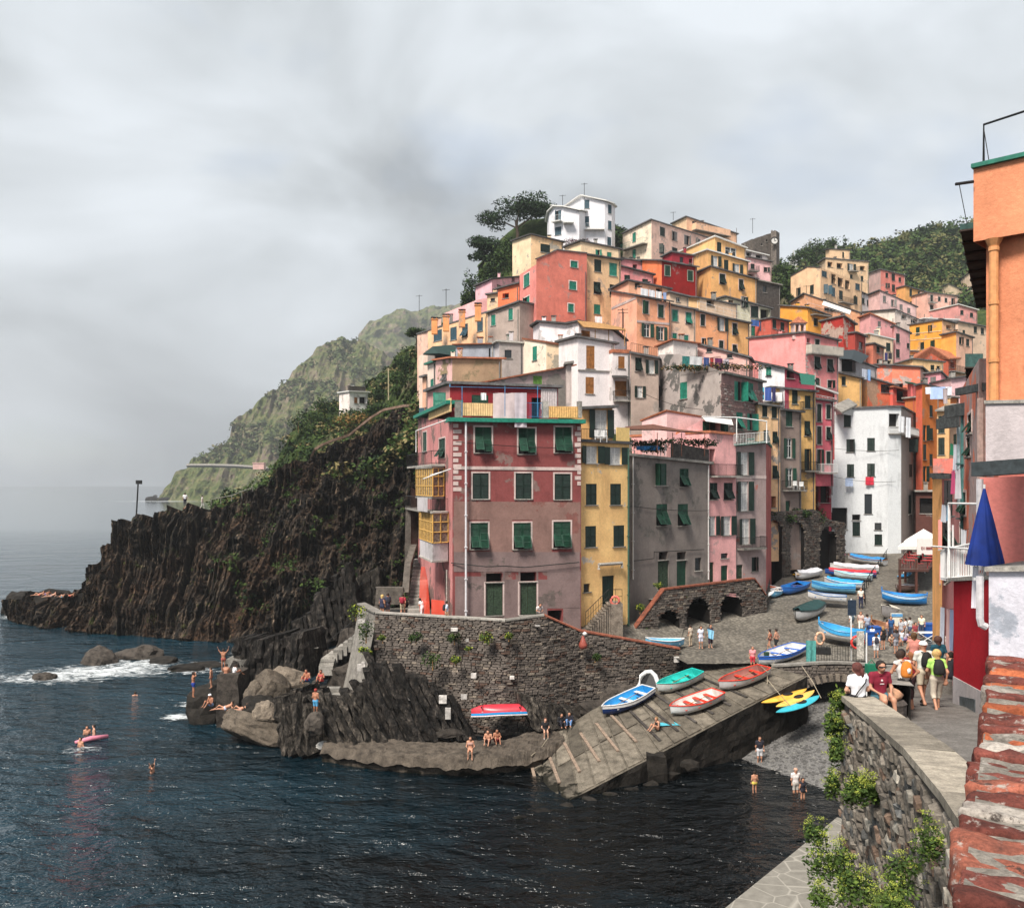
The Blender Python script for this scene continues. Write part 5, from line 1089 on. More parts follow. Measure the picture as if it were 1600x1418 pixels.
# right group
A = h('pink house with a large blank wall, quoins and a long balcony',[(1170.7,529,117),(1258,520,112),(1310,533,115)],660,[(.76,.33,.30),(.70,.30,.28)],'1 x 5 8: 1263,532; 1 cd 7 12: 1277,536; 1 h 9 20: 1277,567; 1 h 9 20: 1297,571; 1 c 8 12: 1277,598; 1 c 8 12: 1297,600','d',1,'slate')
balcony(A,1,1259,1308,554,1.0,None,1.0,plaster((.50,.47,.40)))
for i in range(7): overlay(A,INFO[A.name][1],[(1258.4,553 + i * 4.6),(1258.4,556 + i * 4.6),(1262.5 - (i % 2) * 1.6,556 + i * 4.6),(1262.5 - (i % 2) * 1.6,553 + i * 4.6)],SURR,'quoin',.05)
b = MB(); c0 = P(1247,520,113.5)
for x in (-.75,.55): b.box((c0.x + x,c0.y - .6,c0.z - .5),(c0.x + x + .22,c0.y + .6,c0.z + 1.1))
b.box((c0.x - .1,c0.y - .6,c0.z - .5),(c0.x + .1,c0.y + .6,c0.z + 1.0)); b.box((c0.x - .85,c0.y - .65,c0.z + 1.0),(c0.x + .85,c0.y + .65,c0.z + 1.15)); b.box((c0.x - .9,c0.y - .7,c0.z - .9),(c0.x + .9,c0.y + .7,c0.z - .45))
pk = c0 + V3(0,0,2.1); cs = [c0 + V3(x,y,1.15) for x,y in ((-1,-.8),(1,-.8),(1,.8),(-1,.8))]
for k in range(4): b.poly([cs[k],cs[(k + 1) % 4],pk],1)
solo(b,'belfry',[plaster((.62,.48,.44)),TILE],'small open turret with pointed roof on the pink house','turret')
h('dark red house with flaking plaster on its side',[(1283,502,141),(1318,494,137),(1336,508,139)],590,[(.36,.05,.04),(.38,.06,.04)],'1 x 5 10: 1328,528','d',None,'slate',peel=(.50,.36,.30),amt=.47)
h('reddish wing stepping down right of the flaking dark red house',[(1336,520,137),(1352,527,140)],580,[(.36,.08,.06)],'0 p 6 12: 1345,540','d',None,'slate',dep=6,gz=False)
A = h('golden orange house with a small balcony above the turret',[(1219,477,156),(1262,481,151),(1295,494,154)],560,[(.80,.42,.10),(.78,.40,.10)],'1 c 6 12: 1274.5,503','d',None,'slate'); balcony(A,1,1266,1293,493,1)
A = h('orange gabled house with white awning terrace in the upper right',[(1236,473,168),(1257,459,164),(1345,490,170)],540,[(.80,.46,.26)],'1 x 40 6: 1308,484','d',None,'slate')
b = MB(); b.poly([P(1287,470,163),P(1330,485,166),P(1328,491,163),P(1284,476,160)]); solo(b,'awning',flat((.72,.68,.62),.8,.1),'long white awning below the big cream gabled house','awning'); railing(A,P(1262,482,157),P(1330,502,160),1.1,WMET,.6,fine=False)
A = h('big cream house with loggias and a blue shutter, upper right',[(1235.5,432,178),(1282,418,170),(1347,443,180)],510,[(.78,.58,.36),(.74,.55,.34)],'0 cd 6 13: 1248,456; 0 cd 6 14: 1268.5,452; 1 cl 8 9: 1288,428; 1 x 7 15: 1302.5,436; 1 x 8 14: 1313,441; 1 x 7 14: 1324,445; 1 cl 7 10: 1340,448; 1 cl 7 14: 1290.6,452; 1 cl 6 14: 1302,456; 1 cd 6 14: 1314,461; 1 cd 6 12: 1337,469','d',None,'slate',prof={0: [(1235.5,432),(1262,417),(1282,418)]}); balcony(A,1,1309,1328,474,1)
A = h('cream three storey house with a tower room, highest on the right',[(1280,411,204),(1290,404,199),(1357,409,204)],470,[(.78,.62,.42),(.76,.58,.36)],'1 x 8 8: 1297,413; 1 x 9 8: 1312,415; 1 ow 14 12: 1330,418; 1 x 8 7: 1347.6,419; 1 c 4 6: 1330,432; 1 c 4 8: 1347,435','d',None,'slate')
balcony(A,1,1325,1338,424,1)
h('small square tower room on the cream three storey house',[(1290,391,206),(1296,389.5,204),(1328,391,206)],425,[(.76,.58,.36)],'1 cd 3 9: 1317.5,398','d',None,'slate',gz=False)
h('pink and tan house backing onto the green hill',[(1357.6,427,232),(1376,421,226),(1414,431,230)],490,[(.56,.40,.36),(.62,.25,.20)],'1 c 4 7: 1385.6,430 1406,437 1385.6,446 1406,452; 1 c 5 11: 1396,433 1396,450','d',None,'slate')
h('ochre house with small balcony windows near the hill foot',[(1414.6,447,226),(1448,457,229)],500,[(.58,.36,.14)],'0 c 4 12: 1423,457 1436,461; 0 c 4 7: 1443,462; 0 c 4 8: 1424,475 1440,480','d',None,'slate',dep=9)
A = h('peach house with white frames and a pale awning near the hill foot',[(1448.6,457,222),(1496.5,463,225)],510,[(.74,.48,.38)],'0 c 4 10: 1455.7,466 1488.5,471; 0 c 4 7: 1467.6,467 1478,469; 0 c 4 7: 1455,480 1489,486; 0 x 12 8: 1473,488','d',1,'slate',dep=9); balcony(A,0,1450,1461,473,1); balcony(A,0,1483,1494,478,1)
h('rose house with terrace at the far right below the hill',[(1497,476,214),(1527,485,216)],520,[(.66,.34,.30)],'0 c 5 7: 1503,488; 0 c 5 7: 1518,492','d',None,'white',dep=9)
h('small white house with three dark windows in the upper right',[(1346,457,190),(1375,471,194)],500,[(.72,.69,.68)],'0 c 4 9: 1349,470 1356.6,473 1366,477','d',None,'slate',dep=8)
h('long pale pink row with grey shutters below the rose house',[(1357,461,188),(1375,454,184),(1432,480,190)],520,[(.74,.52,.48),(.72,.52,.48)],'1 cs 5 10: 1382,467 1394.6,473; 1 cs 5 9: 1408,480; 1 cs 5 8: 1420,485','s',None,'slate')
A = h('low cream house with small roof terrace in the upper right',[(1349,488,178),(1398,484,174),(1445,505,178)],530,[(.66,.62,.54),(.62,.56,.5)],'1 x 8 6: 1412,495; 1 x 10 6: 1428,502; 1 x 6 6: 1440,508','d',None,'slate'); railing(A,P(1400,494,172),P(1443,512,175),1.1,WMET,.8,fine=False)
h('pink gabled house with purple window right of centre',[(1343,497,156),(1360,490,153),(1396,507,156)],590,[(.76,.44,.42),(.72,.40,.38)],'1 cs 5 9: 1374,506','d',None,'tile')
h('tall pink house with stacked green shutters right of centre',[(1394,512,152),(1398,509,150),(1422,521,153)],600,[(.72,.42,.40)],'1 c 6 14: 1403,528; 1 c 6 13: 1403,552; 1 cd 4 8: 1419,540','d',None,'slate')
h('tall cream house with washing hung from its window',[(1353,523,148),(1360,522,146),(1396,531,149)],600,[(.78,.66,.48),(.76,.62,.44)],'1 c 7 13: 1388,542; 1 c 7 8: 1388,567','d',None,'white')
laundry('dark clothes under the window of the tall cream house',1381,550,1395,551,145,145,[(.1,.35,1.3,(.03,.03,.12)),(.5,.4,1.0,(.02,.02,.03))])
h('brick red slim house between cream and tan walls',[(1364,537,141),(1381,545,143)],600,[(.50,.20,.13)],'0 c 5 10: 1372,546; 0 c 4 9: 1372,566','d',None,'slate',dep=6)
A = h('broad mustard house with pale bands and dark shutters, right',[(1421,508,170),(1472,500,163),(1493,506,165)],570,[(.78,.42,.10),(.78,.50,.3)],'0 cg 6 12: 1434,517; 0 cd 4 11: 1454.5,513; 0 cd 6 11: 1441,540; 0 cg 7 11: 1457,537; 1 x 7 6: 1482,511','d',None,'slate')
for y0,y1 in ((521,516),(531,527),(546,545)): overlay(A,INFO[A.name][0],[(1422,y0),(1422,y0 + 1.2),(1471,y1 + 1.2),(1471,y1)],plaster((.80,.6,.36)),'string_course',.05)
h('peach house with a row of dark windows right of the mustard one',[(1471,524,158),(1494,519,155),(1520,528,158)],580,[(.78,.42,.12),(.76,.50,.36)],'1 cd 5 11: 1501,532 1512,535','d',None,'slate')
h('cream house end with grey windows at the right behind the eaves',[(1497,503,172),(1545,512,176)],560,[(.66,.52,.38)],'0 cd 5 10: 1524,515 1535,517; 0 cd 4 9: 1506,520','d',None,'slate',dep=9)
h('white roof terrace behind the mustard house',[(1444,498,178),(1497,500,180)],540,[(.74,.70,.68)],'','d',None,'white',dep=7)
A = h('brown red gabled house with orange roof tiles, right',[(1434,560,158),(1455,543,155),(1482,562,153),(1508,560,158)],620,[(.40,.12,.07)],'2 x 6 8: 1488,570','d',None,'tile',dep=8); balcony(A,2,1483,1507,582,1)
h('small second orange tiled roof behind the brown red gable',[(1478,549,166),(1510,556,168)],590,[(.44,.16,.1)],'','d',None,'tile',dep=8,th=.4)
h('yellow low gabled house with two little windows, right',[(1397.5,570,150),(1426,561,147),(1474,566,150)],620,[(.78,.56,.30)],'1 c 6 8: 1457,574; 1 c 5 7: 1466,575','d',None,'slate')
h('small yellow fragment house below the mustard house',[(1420,549,162),(1448,552,163)],590,[(.78,.52,.2)],'0 a 5 9: 1429,558','d',None,'slate',dep=6,gz=False)
A = h('salmon house with raw cement patches and dark eaves',[(1371,570,140),(1394,571,139),(1438,574,138),(1448,583,141)],625,[(.70,.25,.16),(.72,.27,.17),(.6,.4,.34)],'1 x 12 14: 1405,606','d',None,'slate',peel=(.50,.40,.36),amt=.45)
A = h('pink house with purple shutter beside the salmon house',[(1446,584,135),(1470,581,133),(1483,596,135)],640,[(.70,.36,.38)],'0 cs 9 15: 1458,596','s',None,'slate')
h('pale pink blank house near the right eaves',[(1486,592,128),(1512,588,128)],660,[(.74,.52,.52)],'','d',None,'slate',dep=6)
A = h('orange raw plaster block below the salmon house',[(1317,603,131),(1355,589,126),(1400,604,129)],670,[(.55,.28,.12),(.70,.22,.12)],'1 p 17 13: 1385,607','d',None,'slate',peel=(.48,.30,.2),amt=.46)
A = h('dark red loggia house with window frame below the salmon house',[(1395,605,128),(1420,612,130)],670,[(.62,.16,.12)],'0 x 16 22: 1409,616; 0 cg 5 8: 1404,637','d',None,'tile',dep=6)
A = h('crimson pink house with cream balcony under the blue washing',[(1418,598,127),(1428,600,124),(1465,612,128)],790,[(.60,.20,.18),(.56,.17,.16)],'1 x 7 18: 1434,612; 1 c 5 12: 1452,645; 1 c 5 14: 1455,670','d',None,'green'); balcony(A,1,1430,1464,634,1.2,None,.9,plaster((.62,.54,.46)))
laundry('large pale blue sheet hung between two white cloths',1445,604,1488,603,118,118,[(.02,.2,.9,(.72,.76,.84)),(.2,.55,1.6,(.42,.55,.82)),(.76,.22,1.1,(.76,.78,.84))])
h('orange wall under the blue washing',[(1462,618,121),(1498,622,123)],700,[(.52,.20,.08)],'','d',None,'conc',dep=5)
A = h('white house with black awning and crowded terrace, centre right',[(1311,555,126),(1369,575,129)],650,[(.45,.44,.45)],'0 x 22 22: 1326,570','d',None,'slate',dep=6)
b = MB(); b.grid([[P(1311,560,121),P(1330,561,121),P(1346,568,122)],[P(1312,547,126),P(1335,546,127),P(1358,556,128)]]); solo(b,'awning',flat((.02,.03,.035),.6,.3),'black plastic awning over the crowded white terrace','awning')
laundry('grey and blue clothes beside the black awning',1346,575,1362,577,121,121,[(.05,.5,1.4,(.35,.38,.45)),(.6,.3,1.5,(.2,.35,.6))])
A = h('yellow narrow house below the black awning terrace',[(1306,582,120),(1346,592,121)],650,[(.70,.48,.20)],'0 cd 6 14: 1318.6,595','d',None,'slate',dep=6)
A = h('red terrace house with white railing above the white house',[(1272,604,104),(1304,616,106)],650,[(.48,.10,.08)],'0 cg 6 12: 1277,596','d',None,'white',dep=6,gz=False); railing(A,P(1273,630,100),P(1307,636,102),1.0,WMET,.25)
h('white stone chimney roof on top of the white house',[(1306,636,112),(1325,624,115),(1335,634,113)],645,[(.5,.5,.48)],'','d',None,'conc',gz=False,cat='roof',name='roof_hut',group=None,sunk=.3)
for i,(a_,c_,y,d,col,w) in enumerate([
  ((1470,449,268),(1482,444,262),(1516,458,268),None,(.74,.62,.42),'1 c 5 6: 1505,463'),((1500,437,278),(1514,427,272),(1540,440,276),None,(.70,.58,.42),'')]):
    h(['cream gabled house alone on the green hillside at right','second cream house higher on the hillside, half hidden by the eave'][i],[a_,c_,y],478 if i == 0 else 470,[col],w,'d',None,'slate')
# small white house on the green slope and church spire
A = h('small white cube house on the green slope left of the village',[(530,614,171),(546,612,167),(575,613,170)],641,[(.80,.74,.68),(.86,.82,.78)],'1 cb 5 9: 556,625; 1 xb 11 10: 567,625','b',None,'white',group=None); panel(A,INFO[A.name][1],548,574,603,611,MORT,'roof_parapet',.5,.5)
b = MB(); c0 = P(1239.5,415,300); s_ = 1.2
b.box((c0.x - s_,c0.y - s_,c0.z - 12),(c0.x + s_,c0.y + s_,c0.z + .5)); b.box((c0.x - s_ * 1.2,c0.y - s_ * 1.2,c0.z - 2.2),(c0.x + s_ * 1.2,c0.y + s_ * 1.2,c0.z - 1.9)); b.lathe((c0.x,c0.y,c0.z + .5),[(1.5,0),(1.0,1.2),(.35,3.2),(.05,5)],8); solo(b,'church_spire',plaster((.5,.5,.48)),'distant pale church spire poking out of the trees','spire')
# ================================================================ HILL UNDER THE HOUSES
gp = list(GROUNDPTS)
gp += [(x,y,-4) for x in (-30,-10,0,10) for y in (50,60,68)] + [(x,66,-2) for x in (20,30,40)] + [(x,96,4) for x in (30,40,50,60)] + [(20,84,3),(45,118,5),(52,125,6)]
gp += [(x,y,2) for x,y in ((-12,72),(-14,80))] + [(-18,100,8),(-22,125,14)]
pts = [P(760,440,165),P(800,400,172),P(850,345,185),P(930,350,190),P(1000,380,190),P(1040,365,205),P(1140,385,212),P(1230,430,215),P(1220,460,175),P(1260,430,235),P(1350,440,235),P(1420,455,250),P(1520,490,240),P(1200,425,225)]
gp += [tuple(p) for p in pts]; G_ = np.array(gp)
xs = np.arange(-28,175,1.6); ys = np.arange(66,262,1.6); XX,YY = np.meshgrid(xs,ys)
W_ = 1 / (((XX[...,None] - G_[:,0]) ** 2 + (YY[...,None] - G_[:,1]) ** 2) ** 1.9 + 1); ZZ = (W_ * G_[:,2]).sum(-1) / W_.sum(-1)
mb = MB(); rows = []
for j in range(len(ys)):
    rows.append([V3(xs[i],ys[j],ZZ[j,i] + .4 * noise.noise(V3(xs[i] * .3,ys[j] * .3,1))) for i in range(len(xs))])
idx = {}
for j in range(len(ys) - 1):
    for i in range(len(xs) - 1):
        x,y = xs[i],ys[j]; px = CX + F * x / y
        if (px < 668 and y < 150) or (px < 700 and y < 100) or y < 78 or (px > 1180 and y < 122) or (px < 745 and y > 150 and px < 900): continue
        mb.poly([rows[j][i],rows[j][i + 1],rows[j + 1][i + 1],rows[j + 1][i]])
bm = bmesh.new(); me_ = mb.mesh('hillside',HM2); bm.from_mesh(me_); bmesh.ops.remove_doubles(bm,verts=bm.verts,dist=.01); bm.to_mesh(me_); bm.free()
ho = bpy.data.objects.new('hillside',me_); link(ho); tag(ho,kind='structure')
def hz(x,y):
    i = int(np.clip((x + 28) / 1.6,0,len(xs) - 1)); j = int(np.clip((y - 66) / 1.6,0,len(ys) - 1)); return float(ZZ[j,i])
# green hill at the right
sheet('green_hill',[(1150,440,290),(1195,425,300),(1230,412,310),(1262,402,320),(1290,392,330),(1330,386,335),(1372,378,340),(1400,370,345),(1432,360,350),(1470,356,352),(1510,352,355),(1640,330,360)],
      [(1150,520,232),(1300,500,236),(1420,520,240),(1640,560,225)],200,90,HM2,lambda p,u,v: fbm(p * .05,5) * 6 + fbm(p * .25,3) * 1.2,120,60)
# ================================================================ SHORE ROCKS, LEDGES, JETTY
LR = (0.30,0.0,-1.0)
# ragged foot of the black cliff towards the viewer, and the low tip at the left
for i,(x,y,rx,rz_,sd_) in enumerate([(40,962,3.4,1.6,1),(75,966,3.8,1.8,2),(112,970,3.6,2.2,3),(22,958,2.2,1.2,4)]):
    p = atz(x,y,0); rock(['brown tidal rock under the sunbathers at the far left tip','second brown tidal rock from the left tip of the headland','knobbly tidal rock joining the tip to the black cliff','outermost low rock at the left edge of the headland'][i],(p.x,p.y + 1.5,0.3),(rx,2.6,rz_ + 1.2),sd_,ROCKD)
for i,(x,y,rx,ry,rz_) in enumerate([(160,1035,2.0,1.6,1.5),(213,1026,2.6,1.7,1.25),(71,1060,1.0,.8,.8),(140,1032,.8,.7,.5),(255,1034,1.6,1.2,.5),(290,1046,1.8,1.2,.45),(318,1040,1.8,1.2,.5)]):
    p = atz(x,y,0); rock(['tall pointed rock standing in white surf','broad rock beside the pointed one in the surf','smallest rock poking from the foam at left','small rock at the foot of the pointed one','half sunk flat rock left of the bathing ledge','weedy low rock close to the bathing ledge','weedy low rock touching the shaded water'][i],(p.x,p.y,.05),(rx,ry,rz_),20 + i,ROCKM if i < 3 else ROCKD)
# bathing ledges: big rounded rock in front
p = P(398,1140,58.6); rock('huge smooth sloping boulder with sunbathers at the water edge',(p.x,p.y,.75),(3.2,1.5,1.15),41,ROCKL,amp=.24,tilt=(0,.36),cuts=6,rot=-.1,sub=4)
p = atz(318,1130,0); rock('dark blocky rock at the left end of the bathing place',(p.x,p.y + 1.5,.6),(2.2,2.2,1.9),43,ROCKD)
p = atz(330,1090,1.2); rock('flat dark rock where bathers stand looking at the sea',(p.x,p.y + .6,.3),(1.8,2.2,1.5),44,ROCKM,amp=.2)
# masonry block with people on top
def blk(label,x0,x1,yt,yb,d,dep,mat,cat='block',name='stone_block',seed=1,amp=.07,z0=None,kind=None):
    a,c = P(x0,yt,d),P(x1,yt,d); z0 = zat(yb,d) if z0 is None else z0; b = MB(); nx,nz,ny = 10,8,5; nn = lambda p: p + V3(noise.noise(p * 1.1 + V3(seed,0,0)),noise.noise(p * 1.2 + V3(0,seed,0)),noise.noise(p * 1.3)) * amp * 2
    b.grid([[nn(V3(a.x + (c.x - a.x) * i / nx,a.y,z0 + (a.z - z0) * j / nz)) for i in range(nx + 1)] for j in range(nz + 1)])
    b.grid([[nn(V3(a.x + (c.x - a.x) * i / nx,a.y + dep * j / ny,a.z)) for i in range(nx + 1)] for j in range(ny + 1)])
    for X,rev in ((a.x,1),(c.x,0)):
        g = [[nn(V3(X,a.y + dep * i / ny,z0 + (a.z - z0) * j / nz)) for i in range(ny + 1)] for j in range(nz + 1)]; b.grid([r[::-1] for r in g] if rev else g)
    return solo(b,name,mat,label,cat,kind=kind)
blk('upright masonry block where a group sits in the sun',338,372,1054,1110,62.0,2.5,ROCKM,seed=3,z0=-.5)
blk('concrete slab steps on the outer end of the bathing ledge',352,400,1030,1060,66.5,5,CONC,seed=4,z0=-.5)
blk('second lower concrete slab of the bathing ledge',372,402,1022,1040,71.2,4,CONC,seed=5,z0=-.5)
slabs('long ledge of upright dark strata with flat worn top',P(388,1062,68.5),P(492,1056,67),60,3.4,.34,(-.12,.10,1),5.0,ROCKD,seed=11,zj=.15)
b = MB(); b.grid([[P(386,1018,68),P(420,1016,68),P(455,1014,67.5),P(497,1012,67)],[P(384,1011,72),P(420,1009,73),P(455,1006,73),P(500,1003,72)]]); solo(b,'ledge_top',CONC,'worn pale top of the long strata ledge','ledge')
slabs('dark strata rib running up to the terrace, behind the steps',P(470,1010,73),P(575,985,73),60,lambda t: 2.2 + 3.6 * t,.45,(-.30,.25,1),2.2,ROCKD,seed=12,zj=.3)
slabs('crest of brown strata climbing beside the terrace wall',P(500,1000,76),P(605,940,76),60,lambda t: 2.4 + 1.6 * t,.6,(-.2,.3,1),2.0,ROCKM,seed=13,zj=.35)
for i,(x,y,d,r,s_,m_) in enumerate([(421,1082,61.5,(1.6,1.3,1.7),51,ROCKL),(398,1088,61,(.85,.8,1.15),52,ROCKL),(416,1118,58.5,(.95,.9,1.05),53,ROCKL),(440,1062,63.5,(2.0,1.2,1.0),54,ROCKL),(405,1108,60,(1.5,1.5,1.0),55,ROCKD)]):
    p = P(x,y,d); rock(['big pale leaning boulder in the middle of the bathing rocks','pale rounded boulder left of the leaning one','small pale pentagonal boulder below the leaning one','long pale slab boulder above the leaning one','dark rubble between the pale boulders'][i],p,r,s_,m_,amp=.26,cuts=9,sub=4,tilt=(0,-.5 if i == 0 else 0))
slabs('thick leaning beds of grey rock beside the water steps',P(458,1172,56.5),P(500,1172,55.5),14,3.5,.26,(-.30,.30,1),2.2,ROCKM,seed=21,zj=.25)
slabs('thinner leaning beds behind the water steps',P(470,1120,59),P(520,1120,59),16,2.2,.24,(-.28,.35,1),2.0,ROCKM,seed=22,zj=.3)
for (x0,x1,y0,d0,n,sd_) in [(528,612,1168,55.5,40,31),(556,660,1150,57.0,40,32),(640,742,1150,57.4,44,33)]:
    slabs({31: 'fan of leaning dark rock beds right of the water steps',32: 'upper fan of leaning beds under the terrace wall',33: 'tallest slanting black rock beds against the terrace wall'}[sd_],P(x0,y0,d0),P(x1,y0 + 2,d0 + .4),n,{31: 4.2,32: (lambda t: 2.6 + 3.2 * t),33: (lambda t: 5.6 * (1 - .55 * t) + .6)}[sd_],.36,(-.62,.35,1),1.8,ROCKD if sd_ != 31 else ROCKM,seed=sd_,zj=.3)
slabs('short strata teeth right of the hanging boat',P(840,1138,57.5),P(905,1132,58.5),26,lambda t: 2.6 - 1.4 * t,.4,(-.55,.35,1),1.4,ROCKM,seed=34,zj=.4)
# water steps
WS = place('water_steps',P(515,1150,56),'dark stone steps going down into the sea between rock beds','steps')
for i in range(11):
    d = 60.5 - i * .5; y = 1075 + i * 10.0; a,c = P(497 + i * 1.8,y,d),P(530 + i * 1.8,y,d); b = MB(); b.box((a.x,a.y,-1),(c.x,a.y + .6,a.z)); b.build('step',ROCKM if i > 3 else CONC,WS)
for i,(x,y,d,r_) in enumerate([(525,1040,69,(1.6,1.2,1.6)),(560,1015,70,(2.0,1.2,2.2)),(545,1060,66.5,(1.6,1.2,1.6)),(585,985,71,(1.6,1,2.0))]):
    rock(['dark rock mass under the lowest rock steps','dark rock mass under the upper rock steps','dark rock between strata fan and pale flank','dark rock under the terrace corner'][i],P(x,y,d),r_,130 + i,ROCKM)
US = place('rock_steps',P(520,1010,68),'worn pale steps climbing the rock to the terrace','steps')
for i in range(12):
    y = 1040 - i * 3.6 if i < 4 else 1026 - (i - 4) * 5.5; x = 500 + (i * 1.0 if i < 4 else (i - 3) * 7.5); d = 66 + i * .15; a,c = P(x - 2,y,d),P(x + 20 - (i > 3) * 8,y,d); b = MB(); b.box((a.x,a.y,a.z - .7),(c.x,a.y + 1.2,a.z)); b.build('step',CONC,US)
b = MB(); b.tube([P(512,1002,68),P(545,975,68),P(572,950,68)],.03,5); 
for x,y in ((512,1002),(545,975)): b.tube([P(x,y,68),P(x,y + 18,68)],.03,5)
b.build('handrail',IRON,US)
# low concrete ledge along the water
LE = [P(505,1168,54.4),P(560,1172,53.2),P(640,1178,52.2),P(720,1182,51.8),P(790,1180,52.3),(P(845,1163,53.5)),P(905,1132,56.5),P(955,1108,58.5)]
LB = [P(520,1150,56.4),P(560,1148,56),P(640,1148,55.2),P(720,1148,55),P(790,1142,56),P(850,1136,58),P(910,1118,60.5),P(960,1100,61)]
for l_ in (LE,LB):
    for p in l_: p.z = 1.0 + .12 * noise.noise(p * .3)
b = MB(); J = lambda p,s=.16: p + V3(noise.noise(p * .9) * s,noise.noise(p * 1.1 + V3(5,0,0)) * s,noise.noise(p * 1.3 + V3(0,5,0)) * s)
def dens(l_,n=20): return [l_[i].lerp(l_[i + 1],k / n) for i in range(len(l_) - 1) for k in range(n)] + [l_[-1]]
A_,B_ = dens(LE),dens(LB); J = lambda p,s=.16: p + V3(noise.noise(p * .9) * s,noise.noise(p * 1.1 + V3(5,0,0)) * s,noise.noise(p * 1.3 + V3(0,5,0)) * s + noise.noise(p * 3.1) * .10 + noise.noise(p * 7) * .05)
rows = [[J(p + V3(0,-.1,-2.5)) for p in A_],[J(p + V3(0,.1,-.75)) for p in A_],[J(p + V3(0,-.3,-.55),.2) for p in A_],[J(p + V3(0,0,-.12)) for p in A_],[J(p + V3(0,.25,0)) for p in A_]] + [[J(a.lerp(c,k / 10),.12) for a,c in zip(A_,B_)] for k in range(1,11)]
b.grid(rows); LEDGE = solo(b,'water_ledge',stone((0.105,0.086,0.068),(0.034,0.028,0.023),1.4,'wet_ledge',wet=.8),'low concrete ledge along the water under the terrace wall','ledge')
# foot of the terrace: dark rubble
for i,(x,y,d,r) in enumerate([(600,1142,58,(2.4,1.2,.9)),(560,1158,56.5,(1.6,1.0,.7)),(930,1112,60,(1.6,1.0,.9)),(975,1092,61.5,(1.6,1.0,1.1)),(870,1128,59.5,(1.2,.8,.7)),(690,1150,57.5,(1.8,.9,.6)),(505,1164,55.4,(.5,.4,.25))]):
    p = P(x,y,d); rock(['rubble rock at the foot of the strata fan','low rubble rock by the concrete ledge','dark rock beside the blue boat on the ramp','dark cave rock behind the blue rowing boat','small rock behind the seated couple','flat rubble under the slanting black beds','small white stone on the ledge tip'][i],p,r,70 + i,ROCKM if i != 6 else flat((.6,.58,.55),.8))
# block on the ramp side and rubble foot of the ramp
blk('squared stone mooring block against the ramp side',1092,1138,1128,1168,54.6,1.6,stone((.24,.21,.17),scale=1.2,name='mooring_stone'),seed=9,z0=-1)
blk('half submerged grey block below the ramp side',1012,1042,1182,1200,50.6,1.0,ROCKD,seed=10,z0=-1.2); q = P(494,1131,54.5); rock('small standing rock under the boy in blue and white trunks',q,(.7,.6,.75),140,ROCKM)
for i in range(9):
    p = RA0.lerp(RB0,.04 + i * .062) + V3(.4,-.3,-.55 + i * .02); p.z = max(p.z - .9,-.25); rock('%s footing rock along the ramp side' % ['lowest','second lowest','third','fourth','fifth','sixth','seventh','eighth','highest'][i],p,(.62,.4,.42),90 + i,ROCKD,group='footing rocks under the boat ramp',sub=2)
rg = MB()
# timber sleepers across the ramp
for i in range(13):
    t_ = .05 + i * .062; z = V3(0,0,.1 if i < 7 else .08); lo,hi = (.25,.75) if i < 7 else (.12,.86)
    a,c = RA0.lerp(RB0,t_).lerp(RF(t_),lo) + z,RA0.lerp(RB0,t_ - .03).lerp(RF(t_ - .03),hi) + z; q = MB()
    d_ = (c - a).normalized(); n_ = d_.cross(V3(0,0,1)) * .09; up = V3(0,0,.07); v = [a - n_,a + n_,c + n_,c - n_]; q.poly([p + up for p in v]); 
    for k in range(4): q.poly([v[k],v[(k + 1) % 4],v[(k + 1) % 4] + up,v[k] + up])
    o = q.build('sleeper',flat((0.27,0.20,0.15),.9,.3,scale=6) if i < 7 else MORT,ramp_o)
# white foam round the rocks
m,t,bs = nodes('foam'); v = wpos(t); tr = t.nodes.new('ShaderNodeBsdfTransparent'); mxs = t.nodes.new('ShaderNodeMixShader')
at_ = N(t,'ShaderNodeVertexColor',layer_name='edge'); k1 = noise_tex(t,0.9,8,0.72,wpos(t,(1,1.8,1)),1.2)
ad = N(t,'ShaderNodeMath',operation='ADD'); t.links.new(k1,ad.inputs[0]); ml = N(t,'ShaderNodeMath',operation='MULTIPLY'); ml.inputs[1].default_value = .34; t.links.new(at_.outputs[0],ml.inputs[0]); t.links.new(ml.outputs[0],ad.inputs[1])
fc = ramp(t,ad.outputs[0],[(.64,0),(.92,.95)])
bs.inputs['Base Color'].default_value = (.78,.82,.84,1); bs.inputs['Roughness'].default_value = .8
out_ = [n for n in t.nodes if n.type == 'OUTPUT_MATERIAL'][0]
t.links.new(fc,mxs.inputs[0]); t.links.new(tr.outputs[0],mxs.inputs[1]); t.links.new(bs.outputs[0],mxs.inputs[2]); t.links.new(mxs.outputs[0],out_.inputs[0]); FOAM = m
def foam(x,y,rx,ry,k=1.0):
    c0 = atz(x,y,0.02); b = MB(); n = 28; R_ = [0,.25,.5,.75,1.0]; cols = []
    b.grid([[V3(c0.x + rx * r * math.cos(a),c0.y + ry * r * math.sin(a),.015 + .03 * (1 - r)) for a in np.linspace(0,2 * math.pi,n)] for r in R_][::-1])
    o = b.build('sea_foam',FOAM); ca = o.data.color_attributes.new('edge','FLOAT_COLOR','POINT')
    for j,r in enumerate(R_[::-1]):
        for i in range(n): vv = k * (1 - r ** 1.5); ca.data[j * n + i].color = (vv,vv,vv,1)
    return tag(o,'white sea foam washing round the shore rocks','foam',None,'stuff')
for a in ((165,1048,9,4.6,.95),(80,1058,7,3.6,.85),(215,1036,6,3.4,.8),(275,1120,1.8,1.4,1.0),(322,1036,2.6,1.6,.9),(24,962,2.2,4,.9),(300,1048,4,2.4,.6),(390,1020,2.6,1.6,.7),(300,1100,1.6,2,.8),(130,1170,1.8,1.5,.6),(255,783,60,26,.9)): foam(*a)
